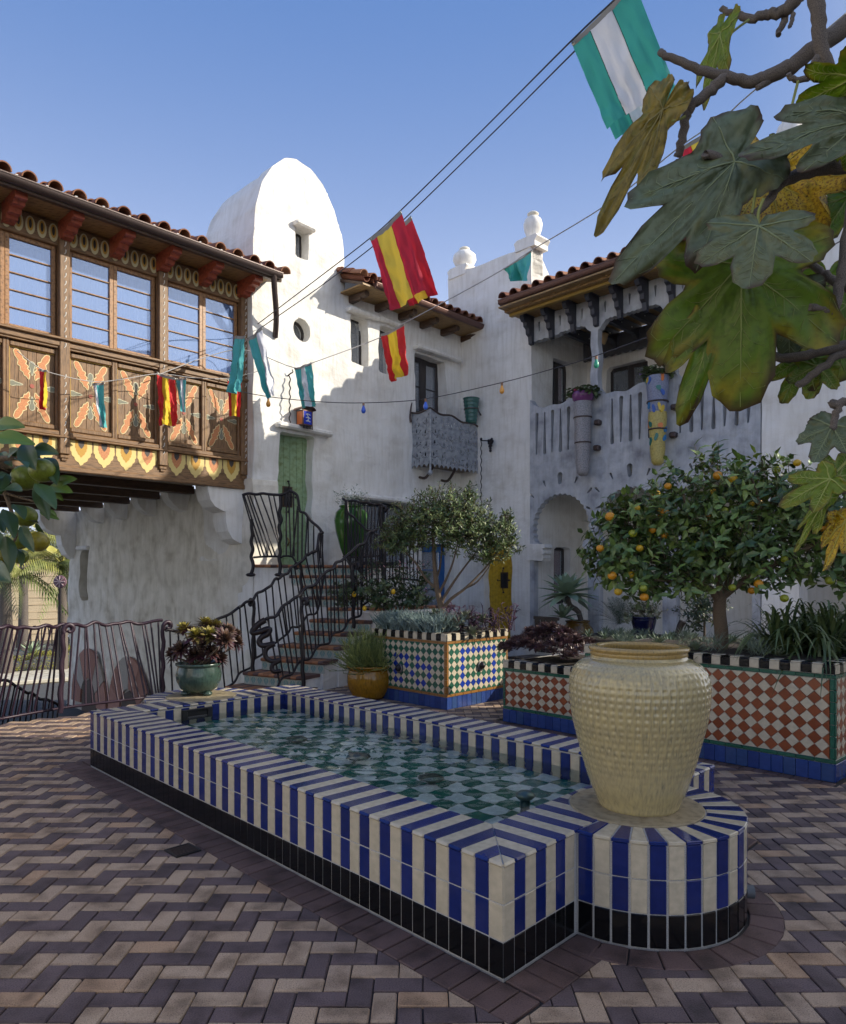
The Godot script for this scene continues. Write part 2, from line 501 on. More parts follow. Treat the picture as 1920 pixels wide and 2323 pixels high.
func _ready() -> void:
	var cam := Camera3D.new()
	cam.name = "camera"
	cam.position = eye
	cam.projection = Camera3D.PROJECTION_FRUSTUM
	cam.near = 0.05
	cam.far = 6000.0
	cam.size = 0.05 * 2323.0 / 1650.0
	cam.frustum_offset = Vector2(0, 0.05 * 146.5 / 1650.0)
	add_child(cam)
	cam.current = true
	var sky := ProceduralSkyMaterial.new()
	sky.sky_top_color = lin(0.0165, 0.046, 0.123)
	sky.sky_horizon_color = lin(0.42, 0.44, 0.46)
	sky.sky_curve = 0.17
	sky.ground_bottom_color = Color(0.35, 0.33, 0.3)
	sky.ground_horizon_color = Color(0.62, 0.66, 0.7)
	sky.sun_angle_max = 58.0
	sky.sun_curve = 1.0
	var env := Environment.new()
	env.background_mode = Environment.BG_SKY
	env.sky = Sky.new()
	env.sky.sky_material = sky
	env.background_energy_multiplier = 1.0
	env.tonemap_mode = Environment.TONE_MAPPER_LINEAR
	env.tonemap_exposure = 4.5
	env.sdfgi_enabled = true
	env.ssao_enabled = true
	env.ssil_enabled = true
	env.fog_enabled = true
	env.fog_density = 0.00016
	env.fog_light_color = Color(0.62, 0.72, 0.9)
	var we := WorldEnvironment.new()
	we.name = "sky_and_air"
	we.environment = env
	add_child(we)
	var sun := DirectionalLight3D.new()
	sun.name = "sun"
	sun.light_energy = 0.6
	sun.light_color = Color(0.88, 0.85, 0.79)
	sun.light_angular_distance = 0.5
	sun.shadow_enabled = true
	add_child(sun)
	sun.look_at_from_position(Vector3.ZERO, Vector3(-0.887, -0.462, -0.02), Vector3.UP)

	rng.seed = 7
	materials()
	FF = fr(-2.28, -13.2, 0.689, -0.725)
	FQ = fr(0.85, -16.49, 0.691, 0.723)
	FW = fr(-2.92, -12.52, 0.691, 0.723)
	FB = fr(-3.11, -12.72, 0.689, -0.725)
	ground()
	street()
	tower()
	rear_wing()
	loggia_wing()
	bay_house()
	stairs()
	railings()
	fountain()
	jar()
	planters()
	pots()
	trees()
	loggia_plants()
	flags()
	fig()
	orange_branch()

# ---- paving
var O2 := Vector2(0.334, -3.026)          # near corner of the fountain, seen from above (x, z)
var LD := Vector2(-0.691, -0.7229)        # its long side, to the left and away
var SD := Vector2(0.6889, -0.7249)        # its short side, to the right and away
const LL := 4.765
const WW := 2.2
var apse_near: Vector2
var apse_far: Vector2

func xz(p: Vector2, y: float) -> Vector3: return Vector3(p.x, y, p.y)
func flat(poly: PackedVector2Array, y0: float, y1: float, bev := 0.0) -> MB:   # plan polygon raised from y0 to y1
	var q := PackedVector2Array()
	for p in poly: q.append(Vector2(p.x, -p.y))
	return MB.new().prism(q, y0, y1, bev, Transform3D(Basis(Vector3.RIGHT, Vector3.BACK * -1, Vector3.UP), Vector3.ZERO), false)
func circle(c: Vector2, r: float, n := 32, a0 := 0.0, a1 := TAU) -> PackedVector2Array:
	var p := PackedVector2Array()
	for i in n + (0 if absf(a1 - a0) > 6.2 else 1):
		var a := lerpf(a0, a1, float(i) / n)
		p.append(c + Vector2(cos(a), sin(a)) * r)
	return p

func ground() -> void:
	apse_near = O2 + SD * 1.1 - LD * 0.03
	apse_far = O2 + SD * 1.1 + LD * (LL + 0.03)
	# terrace: outline seen from above; its left edge drops to the street
	var edge := PackedVector2Array([Vector2(-9.5, -3.3), Vector2(-4.83, -8.27), Vector2(-4.1, -8.93), Vector2(-3.72, -9.72), Vector2(-2.75, -10.9), Vector2(-2.9, -12.4), Vector2(-2.0, -14.0), Vector2(1.5, -19), Vector2(12, -19), Vector2(12, 6), Vector2(-9.5, 6)])
	var bed := MB.new()
	bed.add(flat(edge, -0.35, -0.012))
	var pav := struct_("pavement", bed, tri_map(mat(0.05, 0.043, 0.04, 0.95), M.t_stone, Vector3(3, 3, 3)))
	# retaining face of the terrace
	var far := MB.new()
	for i in 5:
		var a := edge[i]; var b := edge[i + 1]
		far.quad(xz(b, -2.0), xz(a, -2.0), xz(a, -0.02), xz(b, -0.02))
	tag(part("terrace_wall", far, M.stucco_old, self), "plain retaining wall under the terrace edge below the iron fence", "wall")
	# brick border round the fountain
	var tan_m := []; var dark_m := []; var red_m := []
	for k in 4:
		var q: float = [1.0, 0.86, 1.12, 0.94][k]
		tan_m.append(tri_map(mat([0.55, 0.52, 0.58, 0.56][k], [0.39, 0.375, 0.42, 0.36][k], [0.265, 0.265, 0.29, 0.22][k], 0.8), M.t_brick, Vector3(2.2, 2.2, 2.2), M.n_brick, 0.5))
		dark_m.append(tri_map(mat(0.16 * q, 0.11 * q, 0.11 * q, 0.72), M.t_brick, Vector3(2.2, 2.2, 2.2), M.n_brick, 0.5))
		red_m.append(tri_map(mat(0.175 * q, 0.105 * q, 0.092 * q, 0.75), M.t_brick, Vector3(2.2, 2.2, 2.2), M.n_brick, 0.5))
	for m: StandardMaterial3D in tan_m + dark_m + red_m: stain(m, M.t_worn, Vector3(0.33, 0.33, 0.33))
	var list := []
	var bw := 0.2
	var ring := PackedVector2Array()   # outline of fountain plus border
	var out_l := Vector2(-SD.x, -SD.y)
	var out_s := -LD
	var na := circle(apse_near, 0.53 + 0.16, 24, atan2(out_l.y, out_l.x), atan2(out_l.y, out_l.x) - PI) if atan2(out_l.y, out_l.x) > 0 else circle(apse_near, 0.69, 24)
	var body := PackedVector2Array([O2 - SD * bw - LD * bw, O2 + LD * (LL + bw) - SD * bw, O2 + LD * (LL + bw) + SD * (WW + bw), O2 + SD * (WW + bw) - LD * bw])
	var a_near := circle(apse_near, 0.7, 40)
	var a_far := circle(apse_far, 0.7, 40)
	var soldier := func(o: Vector2, along_: Vector2, outw: Vector2, ln: float, col: Array, wdt: float) -> void:
		var n := int(ln / 0.105)
		for i in n:
			var s := ln / n
			var c: Vector2 = o + along_ * (i + 0.5) * s + outw * (wdt / 2 + 0.012)
			var bb := MB.new()
			var h := 0.003 * rng.randf()
			bb.add(flat(PackedVector2Array([c - along_ * (s / 2 - 0.004) - outw * wdt / 2, c + along_ * (s / 2 - 0.004) - outw * wdt / 2, c + along_ * (s / 2 - 0.004) + outw * wdt / 2, c - along_ * (s / 2 - 0.004) + outw * wdt / 2]), -0.06, h, 0.004))
			list.append([bb, col[rng.randi() % 4], Transform3D.IDENTITY, seen_size(xz(c, 0), Vector3.UP, wdt * s)])
	soldier.call(O2 - LD * bw, LD, out_l, LL + bw * 2, red_m, bw)
	soldier.call(O2 - SD * 0.0, SD, out_s, 0.52, red_m, bw)
	soldier.call(O2 + SD * 1.68, SD, out_s, 0.52, red_m, bw)
	soldier.call(O2 + SD * WW - LD * bw, LD, SD, LL + bw * 2, red_m, bw)
	soldier.call(O2 + LD * LL, SD, LD, WW, red_m, bw)
	for i in 28:
		var a := TAU * i / 28.0
		var d := Vector2(cos(a), sin(a))
		if d.dot(out_s) < -0.05: continue
		var poly := PackedVector2Array()
		for q in [[0.545, 0.5], [0.545, -0.5], [0.7, -0.5], [0.7, 0.5]]:
			var a2: float = a + (TAU / 28.0) * q[1] * 0.95
			poly.append(apse_near + Vector2(cos(a2), sin(a2)) * q[0])
		var c := apse_near + d * 0.62
		list.append([MB.new().add(flat(poly, -0.06, 0.003 * rng.randf(), 0.004)), red_m[rng.randi() % 4], Transform3D.IDENTITY, seen_size(xz(c, 0), Vector3.UP, 0.02)])
	# herringbone field, rows square to the view
	var W := 0.1016
	var plan := [PackedVector2Array([O2 - SD * (bw + 0.016) - LD * (bw + 0.016), O2 + LD * (LL + bw) - SD * (bw + 0.016), O2 + LD * (LL + bw) + SD * (WW + bw), O2 + SD * (WW + bw) - LD * (bw + 0.016)]), a_near]
	var green_c := Vector2(0.294, -9.15)
	var red_c := Vector2(0.932, -8.45)
	var rd := Vector2(0.691, 0.7229)
	var inn := Vector2(0.7229, -0.691)
	plan.append(PackedVector2Array([green_c, green_c + LD * 1.5, green_c + LD * 1.5 + SD * 1.25, green_c + SD * 1.25]))
	plan.append(PackedVector2Array([red_c - inn * 0.13 - rd * 0.13, red_c + rd * 3.55 - inn * 0.13, red_c + rd * 3.55 + inn * 1.3, red_c + inn * 1.3 - rd * 0.13]))
	soldier.call(red_c - rd * 0.13, rd, -inn, 3.65, red_m, 0.1)
	var shapes := {}
	for hv in 6:
		var w2 := W * 2 - 0.005
		var w1 := W - 0.005
		var sl: float = [0.0, 0.002, 0.001][hv / 2]
		shapes[hv] = MB.new().box(Vector3((w2 if hv % 2 == 0 else w1) - sl, 0.06, (w1 if hv % 2 == 0 else w2) - sl), Vector3(0, -0.03, 0), [0.004, 0.0065, 0.003][hv / 2])
	for gy in range(-175, 12):
		for gx in range(-95, 80):
			var rem := posmod(gx - gy, 4)
			if rem != 0 and rem != 3: continue
			var hor := rem == 0
			var c := Vector2((gx + (1.0 if hor else 0.5)) * W, (gy + (0.5 if hor else 1.0)) * W)
			if c.x < -6.5 and c.y < -6: continue
			if c.y < -3.0 and absf(c.x) > -c.y * 0.62 + 1.2: continue
			if c.y > -1.6 and absf(c.x) > 2.2: continue
			if c.y < -11.5: continue
			if not Geometry2D.is_point_in_polygon(c, edge): continue
			var chain := (gx + 3 * gy) if hor else (gx - 2 + 3 * (gy + 1))
			var tan := posmod(floori(chain / 4.0), 2) == 0
			var m: StandardMaterial3D = (tan_m if tan else dark_m)[[0, 0, 1, 2, 0, 3, 1, 2][rng.randi() % 8]]
			var hx := (W if hor else W / 2) - 0.0025
			var hy := (W / 2 if hor else W) - 0.0025
			var rect := PackedVector2Array([c + Vector2(-hx, -hy), c + Vector2(hx, -hy), c + Vector2(hx, hy), c + Vector2(-hx, hy)])
			var polys := [rect]
			var cut := false
			for pl: PackedVector2Array in plan:
				var touch := false
				for q in rect:
					if Geometry2D.is_point_in_polygon(q, pl): touch = true
				if not touch: continue
				cut = true
				var nxt := []
				for r: PackedVector2Array in polys: nxt.append_array(Geometry2D.clip_polygons(r, pl))
				polys = nxt
			var lift := 0.0025 * rng.randf() - 0.001
			var wgt := seen_size(xz(c, 0), Vector3.UP, 4 * hx * hy)
			if not cut:
				var tilt := Basis(Vector3.RIGHT, jit(0.007)) * Basis(Vector3.BACK, jit(0.007)) * Basis(Vector3.UP, jit(0.006))
				list.append([shapes[(0 if hor else 1) + 2 * (rng.randi() % 3)], m, Transform3D(tilt, xz(c, lift)), wgt])
			else:
				for r: PackedVector2Array in polys:
					if r.size() < 3 or Geometry2D.is_polygon_clockwise(r) and r.size() < 3: continue
					list.append([MB.new().add(flat(r, -0.06, lift, 0.003)), m, Transform3D.IDENTITY, wgt * 0.5])
	pieces(pav, "paving_brick", list)
	# small square drain grate in the paving beside the border
	var g := Vector2(-1.47, -4.45)
	var dr := thing("drain_grate", "small dark metal drain grate set in the brick paving left of the fountain", "drain", Transform3D(Basis(Vector3.UP, -0.78), xz(g, 0.006)))
	part("frame", MB.new().box(Vector3(0.16, 0.01, 0.012), Vector3(0, 0, 0.075)).box(Vector3(0.16, 0.01, 0.012), Vector3(0, 0, -0.075)).box(Vector3(0.012, 0.01, 0.14), Vector3(0.075, 0, 0)).box(Vector3(0.012, 0.01, 0.14), Vector3(-0.075, 0, 0)).box(Vector3(0.15, 0.002, 0.15), Vector3(0, -0.003, 0)), M.black, dr)
	for i in 7: part("bar", MB.new().box(Vector3(0.007, 0.008, 0.14), Vector3(-0.054 + i * 0.018, 0.001, 0)), M.gutter, dr)

# ---- street beyond the passage, a storey lower
func street() -> void:
	var y := -1.7
	var road := MB.new()
	road.quad(Vector3(-400, y, 60), Vector3(400, y, 60), Vector3(400, y, -900), Vector3(-400, y, -900))
	struct_("ground", road, tri_map(mat(0.16, 0.14, 0.1, 0.95), M.t_stone, Vector3(0.2, 0.2, 0.2)))
	var rf := fr(-14.0, -21.6, 0.826, -0.564, y)
	var st := MB.new().box(Vector3(80, 0.02, 9.0), Vector3(0, 0.0, 4.6))
	struct_("road", MB.new().add(st, rf), tri_map(mat(0.11, 0.11, 0.11, 0.9), M.t_stone, Vector3(1.5, 1.5, 1.5)))
	struct_("sidewalk", MB.new().box(Vector3(80, 0.14, 2.6), Vector3(0, 0.07, -1.3), 0.03, rf), tri_map(mat(0.6, 0.57, 0.5, 0.9), M.t_stain, Vector3(0.4, 0.4, 0.4)))
	struct_("farther_road", MB.new().box(Vector3(90, 0.02, 9.0), Vector3(0, 0.012, -10.5), 0.0, rf), tri_map(mat(0.13, 0.13, 0.13, 0.9), M.t_stone, Vector3(1.5, 1.5, 1.5)))
	# clipped yellow hedge behind the sidewalk
	var hd := MB.new()
	hd.use_c = true
	for i in 15000:
		var p := Vector3(rng.randf_range(-9, 9), 0, rng.randf_range(-4.2, -3.1))
		var top := 0.62 + 0.1 * sin(p.x * 2.1) + 0.06 * sin(p.x * 5.3)
		p.y = rng.randf() * top if rng.randf() < 0.5 else top + jit(0.05)
		if rng.randf() < 0.4: p.z = -3.1 + jit(0.05)
		hd.col = Color(0.42, 0.36, 0.05).lerp(Color(0.14, 0.17, 0.03), rng.randf())
		hd.leaf(p, Vector3(jit(1), rng.randf_range(-0.2, 1), jit(1)).normalized(), Vector3(jit(1), 1, 0.6 + jit(1)).normalized(), 0.11, 0.06, 0.1, 0.2, 1)
	var hedge := part("hedge", hd, M.fol_matte, self, rf)
	tag(hedge, "low clipped yellow-green hedge along the far side of the sidewalk", "hedge", "", "stuff")
	# agaves behind the hedge
	for i in 4:
		var ag := thing("agave_plant", ["grey-green agave rosette rising left behind the yellow hedge, half hidden by the fence", "second grey agave rosette behind the yellow hedge, near the bike rack", "tall grey agave rosette at centre behind the yellow hedge", "pale agave rosette closest to the white wall behind the hedge"][i], "agave", rf * T([-2.6, -1.1, 0.45, 2.6][i], 0.5, -4.5), "agaves behind the street hedge")
		rosette(ag, 26, 0.85, 0.13, Color(0.3, 0.38, 0.26), Color(0.42, 0.48, 0.32), 0.3, M.fol_matte)
	# tan split-face block wall across the street
	var wl := MB.new()
	var wv := wave(1.2, 0.05, 21)
	wl.grid(70, 14, func(a: float, b: float) -> Vector3: return Vector3(lerpf(-16, 16, a), b * 4.6, wv.call(Vector2(a * 60, b * 12))))
	wl.box(Vector3(32, 4.6, 0.4), Vector3(0, 2.3, -0.3))
	var bw_ := thing("block_wall", "long tan rough-faced block wall across the street behind the palms", "wall", rf * T(0, 0, -17.5))
	part("face", wl, tri_map(mat(0.7, 0.57, 0.4, 0.95), M.t_stone, Vector3(0.9, 1.4, 0.9), M.n_brick, 1.0), bw_)
	part("coping", MB.new().box(Vector3(32.2, 0.12, 0.6), Vector3(0, 4.66, -0.2), 0.02), mat(0.5, 0.42, 0.3, 0.9), bw_)
	var jl := []
	var jm := mat(0.5, 0.39, 0.26, 0.95)
	for r in 12: jl.append([MB.new().box(Vector3(32, 0.025, 0.02), Vector3(0, 0.38 * r, 0.03)), jm, Transform3D.IDENTITY, 1.0])
	pieces(bw_, "course_joint", jl)
	# palms
	palm(w3(-12.66,-0.054,-25.5), 0.17, 3.3, 1.55, "slim feather palm with a grey ringed trunk in front of the tan wall", 5)
	palm(w3(-14.068,-0.048,-24.5), 0.21, 3.2, 1.7, "thick-trunked feather palm at the left, partly behind the green oranges", 9)
	palm(w3(-18.152,-0.564,-33), 0.2, 4.6, 1.9, "yellow-green feather palm farther back between the two nearer palms", 13)
	palm(w3(-17.562,-0.768,-36), 0.2, 4.9, 1.9, "feather palm half cut off by the corner of the white wall", 15)
	# tall thin fan palm far away
	var fp := thing("fan_palm", "very tall thin fan palm far off against the hazy mountain", "palm", T(-44.3, -1.7, -90))
	part("trunk", MB.new().tube([Vector3(0, 0, 0), Vector3(0.1, 6, 0), Vector3(0, 13.6, 0)], 0.3, 0.2, 8), M.bark_grey, fp)
	var fc := MB.new(); fc.use_c = true
	for i in 50:
		var d := Vector3(jit(1), rng.randf_range(-0.6, 1), jit(1)).normalized()
		fc.col = Color(0.1, 0.12, 0.05)
		fc.leaf(Vector3(0, 13.6, 0) + d * 0.4, d, Vector3.UP, 1.5, 0.5, 0.3, 0.1)
	part("crown", fc, M.fol_matte, fp)
	# parked cars and the sign, glimpsed between the bars
	car(rf * T(-2.3, 0.02, -8.4), mat(0.05, 0.16, 0.42, 0.25, 0.3), "blue hatchback parked across the street behind the hedge")
	car(rf * T(6.6, 0.02, -9.9), mat(0.03, 0.03, 0.035, 0.25, 0.3), "black car parked across the street beside the white wall")
	var sg := thing("round_sign", "small round purple ornament sign on a post by the slim palm", "sign", Transform3D(Basis(), w3(-9.98,-0.061,-20)))
	part("post", MB.new().tube([Vector3(0, -1.3, 0), Vector3(0, 1.45, 0)], 0.03), M.iron, sg)
	part("disc", MB.new().lathe([Vector2(0, -0.03), Vector2(0.17, -0.03), Vector2(0.18, 0), Vector2(0.17, 0.03), Vector2(0, 0.03)], 20, Transform3D(Basis(Vector3.RIGHT, PI / 2), Vector3(0, 1.6, 0))), mat(0.22, 0.12, 0.15, 0.5), sg)
	var spk := MB.new()
	for i in 8: spk.tube([Vector3(0, 1.6, 0.035), Vector3(sin(i * TAU / 8) * 0.15, 1.6 + cos(i * TAU / 8) * 0.15, 0.035)], 0.012, 0.02, 5)
	part("petal_relief", spk, mat(0.5, 0.38, 0.4, 0.5), sg)
	var rk := thing("bike_rack", "row of dark looped metal bicycle racks in front of the tan wall", "bike rack", rf * T(2.6, 0.02, -13.4))
	for i in 7: part("loop", MB.new().tube(smooth_path([Vector3(i * 0.45, 0, 0), Vector3(i * 0.45, 0.8, 0), Vector3(i * 0.45 + 0.15, 1.0, 0), Vector3(i * 0.45 + 0.3, 0.8, 0), Vector3(i * 0.45 + 0.3, 0, 0)]), 0.03, -1, 6), M.iron, rk)
	# background trees and a white house
	for i in 5:
		var bx: float = [-26, -32, -37, -21, -42][i]
		leafy_tree(Vector3(bx, y, [-46, -60, -70, -58, -62][i]), [5.8, 7.4, 7.2, 6.5, 7.0][i], [2.6, 3.6, 3.2, 3.0, 3.4][i], ["grey-green round tree beyond the tan wall", "tall dark tree rising highest behind the palms", "far bushy tree at the left beyond the wall", "olive-coloured tree right behind the palms, beside the white house", "hazy tree farthest left behind the wall"][i], 40 + i)
	var hs := thing("white_house", "small white house with a dark window far behind the palms", "house", Transform3D(Basis(Vector3.UP, 0.6), Vector3(-31.0, y, -68)))
	part("wall", MB.new().box(Vector3(5, 6.8, 5), Vector3(0, 3.4, 0), 0.05), M.stucco, hs)
	part("roof", MB.new().box(Vector3(5.4, 0.3, 5.4), Vector3(0, 6.9, 0), 0.05), M.stucco_old, hs)
	for i in 2: part("window", MB.new().box(Vector3(0.9, 1.4, 0.1), Vector3(-1 + i * 2, 5.2, 2.52), 0.02), M.glass_dark, hs)
	# mountains
	var mt := MB.new()
	var mn := wave(0.9, 1.0, 31)
	mt.grid(90, 12, func(a: float, b: float) -> Vector3:
		var x := lerpf(-3800, 1800, a)
		var h: float = (250.0 + 120.0 * mn.call(Vector2(a * 6, 0)) + 50.0 * mn.call(Vector2(a * 26, 3))) * sin(b * PI * 0.5)
		return Vector3(x, h - 20 + 25 * b * mn.call(Vector2(a * 40, b * 9)), -2400 - 900 * b))
	struct_("mountains", mt, tri_map(mat(0.13, 0.13, 0.1, 0.95), M.t_stain, Vector3(0.002, 0.002, 0.002)))

func palm(base: Vector3, r: float, h: float, ln: float, label: String, sd: int) -> void:
	rng.seed = sd
	var t := thing("palm_tree", label, "palm", T(base.x, -1.7, base.z), "feather palms across the street")
	part("trunk", MB.new().tube([Vector3.ZERO, Vector3(0.03, h * 0.5, 0), Vector3(0, h, 0)], r * 1.15, r * 0.8, 10), M.bark_grey, t)
	part("crownshaft", MB.new().tube([Vector3(0, h, 0), Vector3(0, h + 0.35, 0), Vector3(0, h + 0.6, 0)], r * 0.85, r * 0.45, 10), mat(0.16, 0.2, 0.06, 0.5), t)
	for i in 17:
		var az := TAU * i / 17.0 * 2.4 + jit(0.2)
		var el := lerpf(1.25, -0.25, i / 16.0) + jit(0.1)
		var d := Vector3(cos(az) * cos(el), sin(el), sin(az) * cos(el))
		var b := MB.new(); b.use_c = true
		var young := Color(0.4, 0.37, 0.08).lerp(Color(0.14, 0.17, 0.05), clampf(i / 10.0 + jit(0.3), 0, 1))
		var side := d.cross(Vector3.UP).normalized()
		var prev := Vector3(0, h + 0.5, 0)
		b.col = young * 1.2
		for k in 22:
			var s := (k + 1) / 22.0
			var p := Vector3(0, h + 0.5, 0) + d * ln * 1.25 * s - Vector3(0, 1, 0) * ln * 0.75 * s * s
			var tg := (p - prev).normalized()
			b.tube([prev, p], 0.02 * (1.1 - s), 0.02 * (1.05 - s), 4)
			for sg: float in [-1, 1]:
				b.col = young * rng.randf_range(0.75, 1.25)
				b.leaf(p, (side * sg + tg * 0.6 - Vector3.UP * (0.25 + 0.4 * s)).normalized(), Vector3.UP, ln * 0.36 * sin(PI * (0.12 + 0.8 * s)), 0.055, 0.35, 0.1)
			prev = p
		part("frond", b, M.fol_matte, t)

func leafy_tree(at_: Vector3, h: float, r: float, label: String, sd: int) -> void:
	rng.seed = sd
	var t := thing("tree", label, "tree", T(at_.x, at_.y, at_.z), "trees beyond the tan wall")
	part("trunk", MB.new().tube([Vector3.ZERO, Vector3(0.2, h * 0.3, 0), Vector3(0, h * 0.62, 0)], 0.22, 0.12, 8), M.bark, t)
	var b := MB.new(); b.use_c = true
	var tone := Color(0.07, 0.1, 0.045).lerp(Color(0.12, 0.13, 0.06), rng.randf())
	var cl := []
	for i in 16: cl.append([Vector3(jit(r * 0.7), h * 0.72 + jit(r * 0.5), jit(r * 0.7)), r * rng.randf_range(0.3, 0.5)])
	for i in 2600:
		var c: Array = cl[rng.randi() % 16]
		var d := Vector3(jit(1), jit(1), jit(1)).normalized()
		b.col = tone * rng.randf_range(0.6, 1.3)
		b.leaf(c[0] + d * c[1] * rng.randf_range(0.6, 1.05), Vector3(jit(1), jit(0.8), jit(1)).normalized(), d, 0.36, 0.2, 0.1, 0.2, 1)
	part("crown", b, M.fol_matte, t)

func car(x: Transform3D, paint: Material, label: String) -> void:
	var c := thing("parked_car", label, "car", x, "cars parked across the street")
	var prof := PackedVector2Array([Vector2(-2.1, 0.32), Vector2(-2.15, 0.7), Vector2(-1.95, 0.88), Vector2(-1.1, 0.98), Vector2(-0.5, 1.42), Vector2(0.9, 1.46), Vector2(1.7, 1.02), Vector2(2.1, 0.9), Vector2(2.12, 0.35)])
	part("body", MB.new().prism(prof, -0.85, 0.85, 0.1), paint, c)
	for s: float in [-1, 1]:
		part("side_window", MB.new().prism(PackedVector2Array([Vector2(-0.95, 0.98), Vector2(-0.45, 1.36), Vector2(0.85, 1.39), Vector2(1.4, 1.02)]), -0.012, 0.012, 0, Transform3D(Basis(), Vector3(0, 0, s * 0.852))), M.glass_dark, c)
		for wx: float in [-1.35, 1.35]:
			var wh := part("wheel", MB.new().lathe([Vector2(0, -0.1), Vector2(0.31, -0.1), Vector2(0.33, 0), Vector2(0.31, 0.1), Vector2(0, 0.1)], 18, Transform3D(Basis(Vector3.RIGHT, PI / 2), Vector3(wx, 0.33, s * 0.8))), M.black, c)
			part("rim", MB.new().lathe([Vector2(0, -0.11), Vector2(0.2, -0.105), Vector2(0.2, 0.105), Vector2(0, 0.11)], 12, Transform3D(Basis(Vector3.RIGHT, PI / 2), Vector3(wx, 0.33, s * 0.81))), mat(0.5, 0.5, 0.52, 0.3, 0.8), wh)
		part("headlight", MB.new().ball(Vector3(-2.08, 0.72, s * 0.6), Vector3(0.08, 0.08, 0.16), 10), mat(0.8, 0.8, 0.8, 0.1), c)

# ---- fountain
const TP := 0.0794       # tile pitch
const TOP := 0.486
const RIM := 0.335
func wall_tile(w: float, h: float) -> MB: return MB.new().box(Vector3(w, h, 0.012), Vector3(0, 0, -0.004), 0.0022)
func seg_frame(o: Vector2, dir: Vector2) -> Transform3D:   # local x along dir, z to its right-hand outside
	var x := Vector3(dir.x, 0, dir.y)
	return Transform3D(Basis(x, Vector3.UP, x.cross(Vector3.UP)), xz(o, 0))

